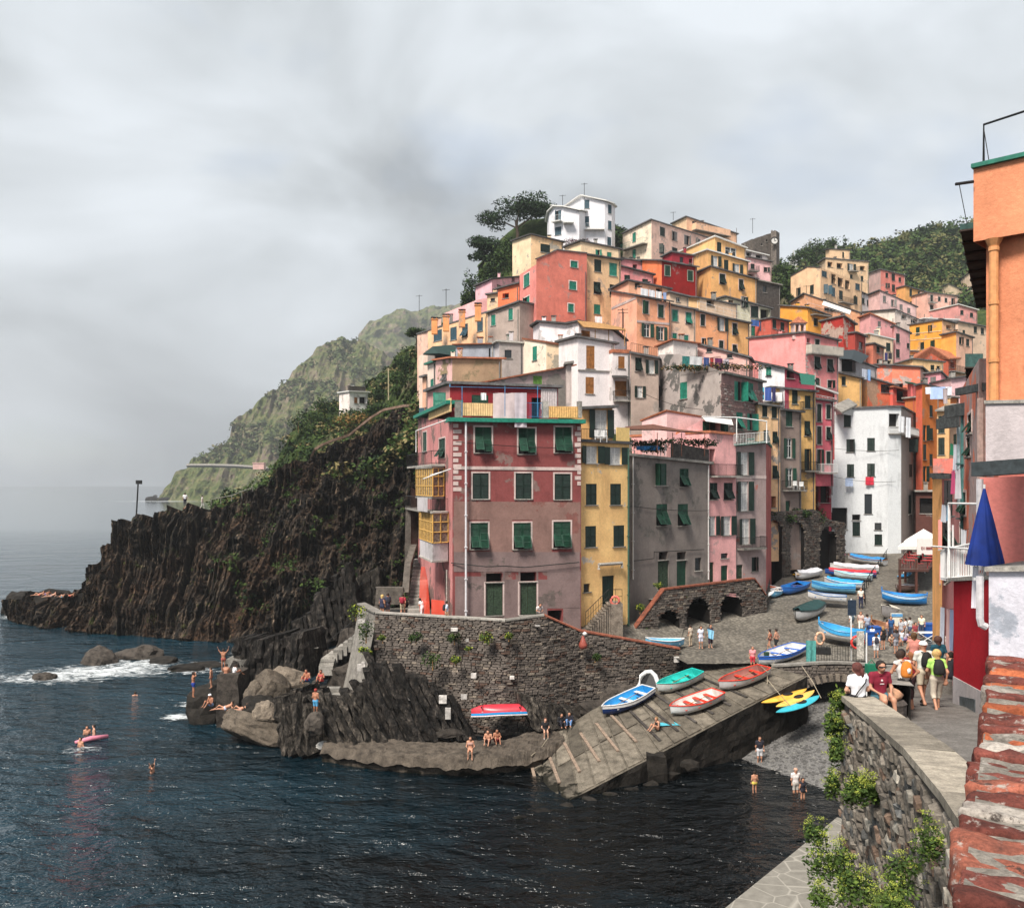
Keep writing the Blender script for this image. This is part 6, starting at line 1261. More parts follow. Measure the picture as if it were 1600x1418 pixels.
# terrace steps beyond the red house, stair wall
SR = place('terrace_stairs',P(650,930,66),'grey stone stairs climbing past the left side of the red house','steps')
for i in range(16):
    d = 65.5 + i * .75; y = 958 - i * 5.6; b = MB(); a,c = P(636 + i * .7,y,d),P(664 + i * .35,y,d); b.box((a.x,a.y,a.z - 1.5),(c.x,a.y + .85,a.z)); b.build('step',CONC,SR)
b = MB(); rr_ = [[P(628,944,67),P(630,900,72),P(638,860,76)],[P(628,925,67),P(632,880,72),P(642,850,76)]]; b.grid(rr_); b.grid([[p + V3(.5,0,0) for p in r] for r in rr_]); b.grid([rr_[1],[p + V3(.5,0,0) for p in rr_[1]]])
b.poly([P(586,944,67.5),P(630,944,67),P(630,918,67),P(588,918,67.5)]); b.poly([P(586,918,67.5),P(630,918,67),P(630,916,68),P(588,916,68.5)])
b.poly([P(640,860,76),P(655,860,77),P(655,770,77),P(642,760,76)]); b.poly([P(632,880,76),P(642,880,76),P(642,790,76),P(634,790,76)])
solo(b,'stair_wall',stone((.2,.175,.15),scale=1.2,name='stair_wall_stone'),'rubble wall beside the stairs left of the red house','wall')
b = MB(); b.grid([[P(664,885,64),P(668,905,63.5),P(671,940,62.8),P(672,965,62.5)],[P(658,885,68),P(656,905,67),P(655,935,66),P(656,955,65)]]); b.poly([P(674,936,62.4),P(694,938,62.2),P(695,966,62.2),P(674,966,62.4)])
m,t,bs = nodes('orange_mesh'); bs.inputs['Base Color'].default_value = (.75,.07,.03,1); bs.inputs['Roughness'].default_value = .6; bs.inputs['Alpha'].default_value = .75; solo(b,'safety_netting',m,'orange safety netting strung beside the red house stairs','netting')
# ================================================================ TREES AND SHRUBS
random.seed(21)
def at_g(px,py,d): return P(px,py,d)
tree('big dark umbrella pine with a forked trunk beside the white house',P(806,392,176),6,[(.8,0,9.0,7.4,5,2.9),(-4.2,0,6.2,3.8,3.4,2.5),(5.8,1,8.4,4.6,4,2.3)],[LD,LP],s=.26,n=3000,tr=.4,name='pine_tree')
tree('smaller umbrella pine leaning left below the big one',P(785,412,168),4,[(-3.2,0,3.4,3.6,3,2.0),(-1.2,0,1.2,3.2,3,1.2),(-4.6,0,1.6,2,2,1.4),(1.5,0,3,2,2,1.6)],[LD,LP],s=.26,n=1700,tr=.25,name='pine_tree',lean=(-2,0))
tree('lone small stone pine on the ridge left of the peach house',P(650,541,155),1.8,[(0,0,2.6,2.2,2,.9),(-.8,0,2.2,1.4,1.2,.7)],[LD,LG],s=.16,n=1500,tr=.12,name='pine_tree')
for i,(x,y,d,r,m_) in enumerate([(738,468,150,(1.6,1.4,4.0),0),(728,478,150,(1.4,1.2,2.2),1),(752,452,152,(1.2,1.2,3),1),(770,440,158,(2,1.6,3.5),0),(786,425,160,(2.4,2,4),1),(795,400,165,(2.4,2,3.5),0),(762,444,156,(1.5,1.2,2),0)]):
    bush(['tall dark cypress-like bush left of the pink house','spiky pale bush at the left foot of the pink house','dark bush behind the pink flat house','rounded bush on the slope under the leaning pine','leafy shrub beside the pale yellow house wall','dense shrub between pine trunk and yellow house','low dark shrub above the pink roof'][i],P(x,y,d),r,[LD,LG] if m_ == 0 else [LG,LP],n=700,s=.22)
bush('dark purple leaved bush in front of the white house',P(903,388,160),(2.6,1.6,1.8),[leafmat((.03,.008,.012),(.10,.025,.04)),leafmat((.05,.012,.02),(.14,.04,.05))],n=900,s=.16)
for i,(x,y,d,r) in enumerate([(968,372,186,(3,2,3)),(962,385,180,(2.4,2,3)),(1225,452,190,(4,3,4)),(1210,470,172,(4,3,4)),(1232,462,180,(3.5,3,4.5)),(1222,430,200,(4,3,3)),(1258,410,250,(6,4,4)),(1275,398,260,(6,4,5)),(1217,420,215,(4,3,3.5)),(1295,392,270,(4,4,4))]):
    tree('%s round leafy tree among the upper houses' % ['first (leftmost)','second','third','fourth','fifth','sixth','seventh','eighth','ninth','tenth (rightmost)'][[0,1,5,2,6,4,7,8,3,9][i]] if i > 1 else ['tree beside the cream gable right of the white house','lower tree beside the cream gable right of the white house'][i],P(x,y + 6,d),r[2] * .4,[(0,0,r[2] * .7,r[0] * .7,r[1] * .7,r[2] * .6),(r[0] * .5,0,r[2] * .4,r[0] * .5,r[1] * .5,r[2] * .4),(-r[0] * .5,0,r[2] * .45,r[0] * .5,r[1] * .5,r[2] * .4)],[LG,LD],s=.3,n=500,tr=.15,name='leafy_tree',group='round leafy trees among the upper houses')
def hillhit(o):
    dg = bpy.context.evaluated_depsgraph_get(); return BVHTree.FromObject(o,dg)
def scatter(label,o_,n,xr,yr,size,mats,leafs,s,name='scrub',flt=None):
    T = hillhit(o_); mb = MB(); c = 0
    for _ in range(n * 4):
        x,y = random.uniform(*xr),random.uniform(*yr)
        if flt and not flt(x,y): continue
        dv = P(x,y,1.0) - V3(0,0,CZ); h_ = T.ray_cast(V3(0,0,CZ),dv.normalized())
        if h_[0] is None: continue
        r = random.uniform(*size); leaf_cloud(mb,h_[0] + V3(0,0,r * .3),(r,r,r * .75),leafs,s,m=random.choice((0,0,1,2)) ,shell=.55,mk=0); c += 1
        if c >= n: break
    if mb.v: tag(mb.build(name,mats),label,'scrub',None,'stuff')
scatter('dense scrub and small trees covering the green hill at the right',bpy.data.objects['green_hill'],620,(1190,1600),(340,500),(1.6,4.6),[LG,LD,leafmat((.06,.07,.02),(.16,.15,.06))],60,.7,'hill_scrub')
scatter('mixed scrub on the green slope left of the village',GS,800,(330,760),(430,800),(.5,1.9),[LG,LD,leafmat((.10,.09,.03),(.24,.19,.09))],46,.3,'slope_scrub',lambda x,y: noise.noise(V3(x * .02,y * .02,3)) > -.28)
scatter('patchy scrub on the far coast',bpy.data.objects['far_coast'],1100,(240,720),(520,760),(1.5,4.5),[leafmat((.05,.075,.03),(.12,.15,.06)),leafmat((.03,.05,.02),(.08,.1,.04)),leafmat((.12,.11,.06),(.24,.22,.12))],22,1.5,'coast_scrub',lambda x,y: noise.noise(V3(x * .025,y * .03,8)) > -.12 and y < 720)
scatter('tufts and moss on the black cliff',bpy.data.objects['cliff'],260,(330,660),(690,960),(.2,.8),[LG,LD,LG],30,.14,'cliff_tufts',lambda x,y: noise.noise(V3(x * .03,y * .03,5)) > .12)
scatter('weeds growing between the houses',bpy.data.objects['hillside'],260,(700,1520),(400,640),(.4,1.3),[LG,LD,LG],40,.2,'hillside_weeds')
bush('low green hedge before the small white cube house',P(556,652,163),(4,1.5,1.5),[LG,LD],n=700,s=.2)
for i,(x,y,d,r,ms) in enumerate([(466,668,162,(3.0,2,3),0),(485,655,164,(2.6,2,2.2),1),(505,640,166,(2.6,2,2.6),0),(525,662,160,(2.4,2,1.8),1),(540,664,150,(2.6,2,2.2),2),(566,655,150,(2.4,2,1.6),2),(600,620,152,(1.8,1.6,1.8),0),(620,595,152,(2,1.6,2.2),1),(640,575,150,(2.2,1.6,2.4),0),(655,560,146,(1.6,1.4,2.2),0),(590,640,148,(2,1.6,1.5),0),(615,640,142,(1.6,1.2,1.2),1),(486,712,124,(1.0,.8,1.4),0),(640,640,132,(1.2,1,2.2),1)]):
    L_ = [[LD,LG],[LG,LP],[LO,LG]][ms]
    bush(['dark round bush at the left end of the green slope','second bush from the left on the green slope','bush just left of the small white cube house','pale bush below the small white cube house','rusty brown bush on the crest path, left one','rusty brown bush on the crest path, right one','bush right of the small white cube house','leafy bush below the terraces','dark bush near the peach house corner','bush tight against the village edge','bush above the crest path bend','small bush at the crest path end','tiny bush at the lower end of the crest path','spiky plant beside the slim cream house'][i],P(x,y + 6,d),r,L_,n=600,s=.2)
# plants on the terrace wall
for i,(x,y,d,r,ms) in enumerate([(556,965,63.4,(.7,.3,.9),1),(572,1000,61.0,(.8,.4,1.3),0),(572,1022,60.2,(.6,.3,.5),1),(650,1000,60.6,(.55,.25,.45),0),(710,1002,60.0,(.5,.3,.6),0),(764,1003,59.2,(.6,.3,.6),1),(795,997,59.2,(.3,.2,.3),1),(676,1042,59.8,(.8,.4,.9),0),(712,1035,59.6,(.35,.2,.4),1),(732,1015,59.2,(.3,.2,.2),1),(930,1030,61.6,(.4,.2,.4),0),(598,1000,61,(.35,.2,.3),1)]):
    bush(['bright yellow green plant on the wall corner','ivy hanging from the terrace corner','brownish grass tuft low on the terrace corner','round dark plant on the terrace wall, left','drooping plant under the white ledge stone','bright fern in the middle of the terrace wall','tiny plant right of the bright fern','leafy plant above the slanting black beds','yellowish weed beside the slanting black beds','small weed patch high on the terrace wall','weed below the hanging buoy','small fern near the terrace corner'][i],P(x,y,d - .35),r,[LG,LY] if ms else [LG,LD],n=260,s=.09,name='wall_plant',group='plants rooted in the terrace wall')
for i,(x,y,d,r) in enumerate([(1222,815,91.3,(1.8,.5,.9)),(1275,818,95,(1.5,.6,1.4)),(1250,806,93,(1.2,.5,.7)),(1200,808,90,(.8,.4,.5))]):
    bush(['ivy trailing over the left boat store arch','thick dark shrub on top of the boat store arches','weeds between the two boat store arches','small weeds at the left end of the boat store wall'][i],P(x,y,d),r,[LD,LG],n=500,s=.14,name='ivy')
for i,(x,y,d,r) in enumerate([(1060,937,70,(.7,.3,.4)),(1010,990,68,(.5,.3,.5)),(1000,955,68.4,(.4,.25,.5)),(1030,918,69.5,(.4,.3,.4))]):
    bush(['weeds on the arcade wall above the first arch','weed at the foot of the arcade slope','plant on the sloping brick edge','potted plant at the top of the sloping brick edge'][i],P(x,y,d),r,[LG,LY],n=220,s=.08,name='wall_plant')
for i,(x,y,d,w) in enumerate([(1150,578,86.5,3.2),(1085,580,86,3.0),(1010,700,71.5,2.0),(1075,697,74.5,2.6),(1020,706,70.6,1.2)]):
    bush(['grasses along the terrace edge of the weathered cement house','potted shrubs behind the railing of the weathered cement house','dark climbing plant on the grey house terrace','dark potted row under the reed awning','small shrub by the blue table'][i],P(x,y,d),(w,.4,.6),[LD,LO] if i < 2 else [LD,LD],n=600,s=.12,name='terrace_plants',cat='plants',lobes=9)
# ================================================================ RIGHT SIDE: ROAD WALL, NEAR BUILDINGS, BRICK PARAPET
random.seed(5)
# rubble retaining wall of the road, near part, with its flat coping
RW = place('road_wall',V3(6.2,15,11.5),'thick rubble stone parapet wall curving up along the road at lower right','wall')
wl = [V3(7.25,19.6,12.25),V3(6.6,16.5,12.6),V3(5.75,13,13.05),V3(4.85,10,13.45),V3(3.8,7,13.9)]
for i in range(4):
    a,c = wl[i],wl[i + 1]; f = Face(a,c); b = MB(); wall_face(b,f,[(0,a.z),(f.L,c.z)],0,[])
    n = f.n; t_ = 0.62; q = [a + n * .06,c + n * .06,c - n * t_,a - n * t_]; up = V3(0,0,.09); b.poly([a - n * t_,c - n * t_,c - n * t_ - V3(0,0,1.2),a - n * t_ - V3(0,0,1.2)]); b.build('wall_body',MORT,RW)
    k = MB(); m_ = 6
    k.grid([[a.lerp(c,j / m_) + n * .07 + up,a.lerp(c,j / m_) - n * t_ + up + V3(0,0,.02 * noise.noise(a * 3 + V3(j,0,0)))] for j in range(m_ + 1)]); k.grid([[a.lerp(c,j / m_) + n * .07 - up * .3,a.lerp(c,j / m_) + n * .07 + up] for j in range(m_ + 1)]); k.grid([[a.lerp(c,j / m_) - n * t_ + up,a.lerp(c,j / m_) - n * t_ - up * .3] for j in range(m_ + 1)])
    k.build('coping',stone((0.29,0.255,0.205),(0.16,0.14,0.115),2.5,'coping_stone',bs=.4),RW)
    tz = (lambda u,a=a,c=c,f=f: a.z + (c.z - a.z) * u / f.L - .03)
    wall_stones(RW,f,tz,lambda u: 6.2,.30,.19,[stone((.24,.21,.175),(.12,.10,.085),2.5,'rubble_a'),stone((.36,.33,.28),(.2,.18,.15),2.5,'rubble_b'),stone((.22,.15,.11),(.1,.07,.055),2.5,'rubble_c'),stone((.14,.14,.135),scale=2.5,name='rubble_d')],(),.11,50 + i,single=(110,100,60,20)[i])
e0 = wl[0]; f = Face(V3(7.95,19.9,0),V3(7.25,19.6,0)); b = MB(); wall_face(b,f,[(0,12.25),(f.L,12.25)],0,[]); b.build('wall_end',MORT,RW)
# parapets farther down the road
PW = place('curved_parapet',V3(17,40,8),'low curved parapet beside the road running down to the bridge','wall')
cp = [V3(9.4,22.5,11.85),V3(10.6,26,11.4),V3(13.3,32,10.2),V3(15.8,37,9.3),V3(18.0,42,8.35),V3(20.4,46,7.7),V3(22.3,50,7.1)]
b = MB(); k = MB()
b.grid([[V3(p.x,p.y,p.z - 4) for p in cp],cp]); w_ = V3(.5,-.25,0); b.grid([[p + w_ - V3(0,0,1.5) for p in cp],[p + w_ for p in cp]]); b.build('wall_body',MORT,PW); k.grid([[p + V3(-.06,.03,.08) for p in cp],[p + w_ * 1.15 + V3(0,0,.08) for p in cp]]); k.grid([[p + w_ * 1.15 - V3(0,0,.05) for p in cp],[p + w_ * 1.15 + V3(0,0,.08) for p in cp]]); k.build('coping',CONC,PW)
b = MB(); b.lathe((8.75,20.7,10.6),[(.34,0),(.34,1.25),(.36,1.3),(.3,1.36),(0,1.38)],12); solo(b,'stone_bollard',stone((.12,.1,.09),name='bollard_stone'),'thick dark stone post at the corner beside the seated couple','bollard')
# bag lying on it
b = MB(); b.lathe((8.75,20.7,11.98),[(.0,0),(.26,.02),(.3,.1),(.2,.2),(.05,.26),(0,.26)],10,0,lambda w,i: 1 + .25 * math.sin(w * 2)); solo(b,'beach_bag',flat((.5,.27,.16),.8,.2),'soft peach coloured bag lying on the dark stone post','bag',smooth=True)
b = MB(); b.box((10.0,25.2,11.6),(10.3,25.4,11.85)); b.tube([V3(10.05,25.3,11.85),V3(10.15,25.3,11.98),V3(10.25,25.3,11.85)],.015,5); solo(b,'green_bag',flat((.01,.16,.09),.6,.1),'small green shopping bag on the curved parapet','bag')
# --- near tall building
OW = (0.64,0.30,0.165)
house('tall orange house at the right edge with a terracotta pipe',[(1541,350,22),(1680,333,20.5)],640,[OW],'','d',None,None,gz=False,dep=8,group=None,peel=(.45,.20,.13),amt=.38,sunk=0.3)
house('projecting orange top storey of the tall house at the right edge',[(1521,264,21.8),(1680,228,20.3)],350,[OW],'','d',None,'green',gz=False,dep=8,group=None,peel=(.5,.24,.15),amt=.33,sunk=0.0,oh=.08,th=.1)
NB = [h_ for h_ in HOUSES[-2:]][0]
fascia(NB,INFO[NB.name][0],1542,1600,356,.12,.12,plaster(OW,seed=3),'ledge',.1)
TERR = flat((.66,.30,.12),.6,.15)
b = MB(); b.tube([P(1553,388,21.6),P(1553,640,21.6)],.105,12); 
for y in (386,470,560): b.tube([P(1553,y,21.6),P(1553,y + 6,21.6)],.125,12)
b.lathe(tuple(P(1553,388,21.6)),[(.1,0),(.12,.06),(.19,.2),(.2,.22)],12); b.build('drainpipe',TERR,NB)
# dark timbered eave seen from below
def eave(label,pts_near,pts_far,th=.14):
    a,c = pts_near; e_,g_ = pts_far; b = MB(); up = V3(0,0,th); b.poly([a,c,g_,e_]); b.poly([p + up for p in (a,e_,g_,c)]); b.poly([a,a + up,c + up,c],1); b.poly([a,e_,e_ + up,a + up],1); b.poly([c,c + up,g_ + up,g_],1); b.poly([e_,g_,g_ + up,e_ + up],1)
    n = 9
    for i in range(n + 1): p,q = a.lerp(e_,i / n),c.lerp(g_,i / n); b.tube([p - V3(0,0,.05),q - V3(0,0,.05)],.05,4)
    return solo(b,'eave',[flat((.035,.02,.014),.9,.4,scale=5),flat((.05,.11,.10),.6,.3)],label,'eave')
zt_ = zat(356,22); eave('large dark timber eave with green fascia jutting from the orange house',(P(1500,359,22),P(1541,354,22)),(V3(P(1525,474,31.5).x,31.5,zat(359,22)),V3(P(1556,474,31.5).x,31.5,zat(354,22))))
z2 = zat(573,34); eave('second smaller dark eave lower down the street',(V3(P(1508,573,34).x,34,z2),V3(P(1536,573,34).x,34,z2)),(V3(P(1514,600,38).x,38,z2 - 1.0),V3(P(1536,600,38).x,38,z2 - .6)),.5)
b = MB(); b.tube([P(1537,258,21.7),P(1537,195,21.7),P(1680,148,20)],.03,5); b.tube([P(1537,200,21.7),P(1546,256,21.5)],.012,4); b.tube([P(1493,288,21.7),P(1521,284,21.7)],.04,5); b.tube([P(1499,289,21.7),P(1511,350,21.9)],.01,4); b.build('roof_mast',IRON,HOUSES[-1]); 
# lower storeys of the same block
GW = house('smooth grey rendered wall block under the orange house',[(1540,631,21.4),(1690,628,20)],726,[(.50,.46,.46)],'','d',None,'conc',gz=False,dep=4,group=None,amt=.28,sunk=0,oh=.04,th=.08,wear=.1)
b = MB(); a,c = P(1520,744,21.1),P(1700,738,19.6); f = Face(a,c)
q = [f.pt(0,a.z,.15),f.pt(f.L,a.z + .15,.15),f.pt(f.L,a.z + .15,-1),f.pt(0,a.z,-1)]; up = V3(0,0,.33); b.poly([p + up for p in q]); b.poly(q[::-1]); 
for k_ in range(4): b.poly([q[k_],q[(k_ + 1) % 4],q[(k_ + 1) % 4] + up,q[k_] + up])
solo(b,'concrete_beam',flat((.035,.045,.05),.8,.3),'dark concrete beam between the grey wall and the pink wall','beam')
PW2 = house('salmon pink wall behind the closed blue parasol',[(1531,746,24.4),(1690,741,23)],890,[(.74,.30,.25)],'','d',None,None,gz=False,dep=4,group=None,amt=.3,sunk=.2,wear=.1)
WB = house('white painted lower wall with grey stains at the right edge',[(1545,893,22.2),(1690,891,20.7)],1040,[(.60,.61,.66)],'','d',None,'conc',gz=False,dep=4,group=None,peel=(.42,.45,.52),amt=.45,sunk=3,oh=.1,th=.12)
pipe(PW2,1531,748,890,24.25,flat((.55,.53,.55),.4,.15),.09); b = MB(); b.tube([P(1531,900,22.0),P(1531,966,22.0),P(1533,975,22.0),P(1541,979,22.0)],.09,8); b.build('drainpipe',flat((.55,.53,.55),.4,.15),PW2)
# crimson block with terrace and railing
CB = house('crimson painted block with a white base and a railed terrace on top',[(1490,908,27),(1547,904,22.4),(1600,904,27)],1100,[(.36,.012,.03)],'','d',None,'conc',gz=False,group=None,amt=.26,wear=.12,sunk=2,oh=.15,th=.1)
overlay(CB,INFO[CB.name][0],[(1490.3,1056),(1490.3,1110),(1546,1140),(1546,1086)],plaster((.50,.47,.46),seed=2),'base_render',.03)
overlay(CB,INFO[CB.name][0],[(1502,1087),(1502,1108),(1526,1120),(1526,1092)],flat((.10,.12,.13),.4,.4),'inspection_hatch',.05)
for fr_ in ((P(1478,907,27.6),P(1540,902,24)),(P(1478,907,27.6),P(1470,905,33))): railing(CB,fr_[0],fr_[1],.98,WMET,.16,.018)
b = MB(); b.tube([P(1483,906,27),P(1483,786,27),P(1530,787,24.5)],.04,6); b.tube([P(1456,853,29),P(1484,855,27),P(1534,859,24)],.03,5); b.tube([P(1489,855,27),P(1489,820,27)],.03,5); b.build('pergola_frame',WMET,CB)
# parasol
PR = place('closed_parasol',P(1541,905,23.2),'tall closed royal blue parasol on the crimson block terrace','parasol'); c0 = P(1538,882,23.2)
b = MB(); H_ = 2.02; b.lathe((c0.x,c0.y,c0.z),[(.39 * (1 - t_ ** 1.12) + .018,t_ * H_) for t_ in np.linspace(0,1,14)],48,0,lambda w,i: 1 + .26 * (abs(math.sin(w * 4 + i * .05)) - .5) * (1 - i / 15) + .05 * math.sin(w * 13 + i * .3)); b.build('canopy',flat((.006,.028,.20),.75,.25,scale=2),PR,True)
b = MB(); b.tube([V3(c0.x,c0.y,c0.z - .4),V3(c0.x,c0.y,c0.z + H_ + .06)],.03,8); b.lathe((c0.x,c0.y,c0.z - .4),[(.28,0),(.28,.06),(.05,.1)],12); b.build('pole',WMET,PR)
laundry('white towel hanging from the crimson block terrace',1519,880,1531,880,23.6,23.3,[(.1,.7,1.1,(.72,.70,.76))])
# receding street houses
R2 = house('tall orange and pink house with green flapped shutters along the street at right',[(1500,612,38),(1530,560,29),(1560,560,30)],910,[(.66,.24,.15),(.66,.24,.15)],'0 hg 6 30: 1516,662 1514,698; 0 hg 10 34: 1508,786; 0 cg 6 30: 1502,835','g',(.6,.5,.45),None,gz=False,group=None,peel=(.5,.36,.33),amt=.5,sunk=4)
R3 = house('yellow orange house corner with dark green shutters, down the street at right',[(1457,746,41),(1472,746,38.5),(1500,748,43)],1062,[(.76,.44,.18),(.66,.32,.28)],'1 ch 18 56: 1484,778; 1 hg 12 44: 1478,833; 1 cd 7 30: 1478,894','d',None,'slate',gz=False,group=None,sunk=3,peel=(.45,.42,.42),amt=.34,oh=.25)
overlay(R3,INFO[R3.name][0],[(1457.3,1000),(1457.3,1064),(1471.8,1066),(1471.8,1000)],CONC,'base_render',.03)
R4 = house('salmon topped house set behind the yellow corner',[(1458,716,46),(1490,716,45)],800,[(.70,.26,.20)],'','d',None,None,gz=False,group=None)
R5 = house('narrow tan house with pipe between the eaves down the street',[(1484,655,48),(1500,640,44),(1520,640,46)],900,[(.42,.30,.2),(.6,.2,.12)],'0 cg 5 24: 1492,690; 1 cg 8 30: 1512,668 1512,706','g',None,'slate',gz=False,group=None,oh=.6)
for (x,y0,y1,d,m_) in ((1505,640,880,36,flat((.06,.16,.15),.5,.2)),(1533,622,760,27.5,flat((.6,.42,.36),.6,.2)),(1499,650,800,42,flat((.3,.38,.4),.5,.2))): pipe(R5 if x < 1530 else R2,x,y0,y1,d,m_,.11)
for i,(x0,x1,y,d,w_,dz_) in enumerate([(1483,1507,668,42,2.6,.5),(1496,1522,650,36,2.2,.5),(1513,1545,614,30,1.8,.25),(1466,1492,748,38,1.2,.2)]):
    a,c = P(x0,y,d),P(x1,y - 4,d - 1); b = MB(); b.box((a.x,a.y - w_ / 2,a.z),(c.x,a.y + w_ / 2,a.z + dz_)); solo(b,'balcony_slab',flat((.06,.065,.065),.8,.4),['grey slab canopy farthest down the street at right','dark slab canopy with a slanting underside','grey slab just under the second eave','small slab above the dark green shutters'][i],'canopy')
for i,(x0,y0,x1,y1,d0,d1,it) in enumerate([
    (1470,785,1488,788,37,34,[(.1,.35,.7,(.7,.7,.75)),(.5,.3,.6,(.15,.35,.5))]),(1486,733,1502,729,35,33,[(.0,.4,.9,(.62,.08,.2)),(.4,.5,1.1,(.75,.7,.72))]),
    (1499,822,1514,826,31,30,[(.2,.6,.8,(.74,.74,.76))]),(1470,945,1492,950,34,30,[(.0,.3,1.5,(.62,.64,.72)),(.4,.25,1.7,(.66,.4,.38)),(.7,.25,1.4,(.3,.34,.5))]),(1484,690,1496,692,40,38,[(.0,.5,.5,(.02,.25,.12)),(.55,.3,1.2,(.7,.7,.76))]),(1494,628,1502,634,44,42,[(.1,.8,1.4,(.7,.68,.76))]),(1470,606,1486,604,60,58,[(.2,.5,1,(.6,.5,.5))])]):
    laundry(['small clothes strung beside the yellow corner','striped pink towels below the grey slab','white shirt on the crimson block frame','long clothes hanging beside the street stairs','green and white clothes between the tan houses','pale clothes under the second eave','faded cloth high between the eaves'][i],x0,y0,x1,y1,d0,d1,it)
SS = place('street_stairs',P(1472,1040,36),'grey stone stairs climbing between the crimson block and the yellow corner','steps')
for i in range(12):
    d = 33 + i * .35; y = 1064 - i * 6.2; a,c = P(1463 + i * .6,y,d),P(1488 - i * .4,y,d); b = MB(); b.box((a.x,a.y,a.z - 3),(c.x,a.y + .5,a.z)); b.build('step',CONC,SS)
# --- brick parapet in front of the camera
BPW = place('brick_parapet',V3(.9,2.2,16.2),'weathered brick parapet with lichen stains in the lower right corner','wall')
BC = [stone((.50,.14,.06),(.30,.08,.04),9,'brick_orange',bs=.5),stone((.17,.05,.038),(.06,.026,.022),12,'brick_dark',bs=.8),stone((.26,.085,.055),(.10,.045,.036),12,'brick_mid',bs=.7),stone((.38,.34,.30),(.22,.18,.16),9,'mortared_brick',bs=.7)]
def lichen(m):
    t = m.node_tree; b = t.nodes['Principled BSDF']; src = b.inputs['Base Color'].links[0].from_socket; v = wpos(t)
    mk = ramp(t,noise_tex(t,17,9,.74,v),[(.57,0.),(.64,1.)]); c = mixc(t,mk,src,(.36,.325,.29)); mk2 = ramp(t,noise_tex(t,9,8,.75,wpos(t,loc=(3,3,3))),[(.60,0.),(.64,.9)]); t.links.new(mixc(t,mk2,c,(.035,.025,.022)),b.inputs['Base Color'])
for m in BC[1:]: lichen(m)
p0,p1 = V3(.60,1.25,0),V3(1.78,3.34,0); f = Face(p0,p1); L_ = f.L; wv = V3(f.d.y,-f.d.x,0)
rng = random.Random(3); u = 0; k = 0; TOP = 16.35
def rbrick(w,l,h,seed,M):
    rg_ = random.Random(seed); bm = bmesh.new(); bmesh.ops.create_cube(bm,size=1); bmesh.ops.scale(bm,vec=(w,l,h),verts=bm.verts); bmesh.ops.bevel(bm,geom=bm.edges[:],offset=.007,segments=1,affect='EDGES'); bmesh.ops.subdivide_edges(bm,edges=[e for e in bm.edges if e.calc_length() > .05],cuts=5,use_grid_fill=True)
    for v in bm.verts:
        q = v.co * 24 + Vector((seed * 3.3,0,0)); v.co += Vector((noise.noise(q),noise.noise(q + V3(9,0,0)),noise.noise(q + V3(0,9,0)))) * .012 + v.co.normalized() * noise.noise(v.co * 9 + Vector((seed,0,0))) * .012
    me = bpy.data.meshes.new('brick'); bm.to_mesh(me); bm.free(); me.polygons.foreach_set('use_smooth',[True] * len(me.polygons)); return me
while u < L_:
    w = rng.uniform(.058,.08); 
    for row in range(3):
        l = rng.uniform(.20,.25); me = rbrick(w * .93,l,.07,k,None); r_ = rng.random(); ci = 0 if (k in (42,54,66,75) or r_ < .05) else (1 if r_ < .52 else (2 if r_ < .8 else 3)); me.materials.append(BC[ci])
        o = bpy.data.objects.new('brick',me); link(o,BPW); pos = p0 + f.d * (u + w / 2) + wv * (-.0 + l * .5 + row * .245 + rng.uniform(-.014,.014)); pos.z = TOP - .035 + rng.uniform(-.010,.006); o.location = pos - Vector(BPW['wo']); o.rotation_euler = (rng.uniform(-.05,.05),rng.uniform(-.04,.04),f.ang + rng.uniform(-.06,.06)); k += 1
    u += w + .015
b = MB(); n = 60; b.grid([[V3(*(p0 + f.d * (L_ * i / n) + wv * (.015 + .8 * j / 12)).xy,TOP - .010 + .016 * noise.noise((p0 + f.d * (L_ * i / n) + wv * (.8 * j / 12)) * 14)) for j in range(13)] for i in range(n + 1)][::-1]); 
a,c = p0,p1; b.grid([[V3(*(p0 + f.d * (L_ * i / 12) + wv * .015).xy,z) for i in range(13)] for z in (14.5,TOP - .03)]); e_ = p1 + wv * .8; b.poly([V3(c.x,c.y,14.5),V3(e_.x,e_.y,14.5),V3(e_.x,e_.y,TOP - .03),V3(c.x,c.y,TOP - .03)])
mm = stone((.24,.215,.185),(.12,.105,.09),9,'parapet_mortar',bs=.8); lichen(mm); b.build('mortar',mm,BPW)
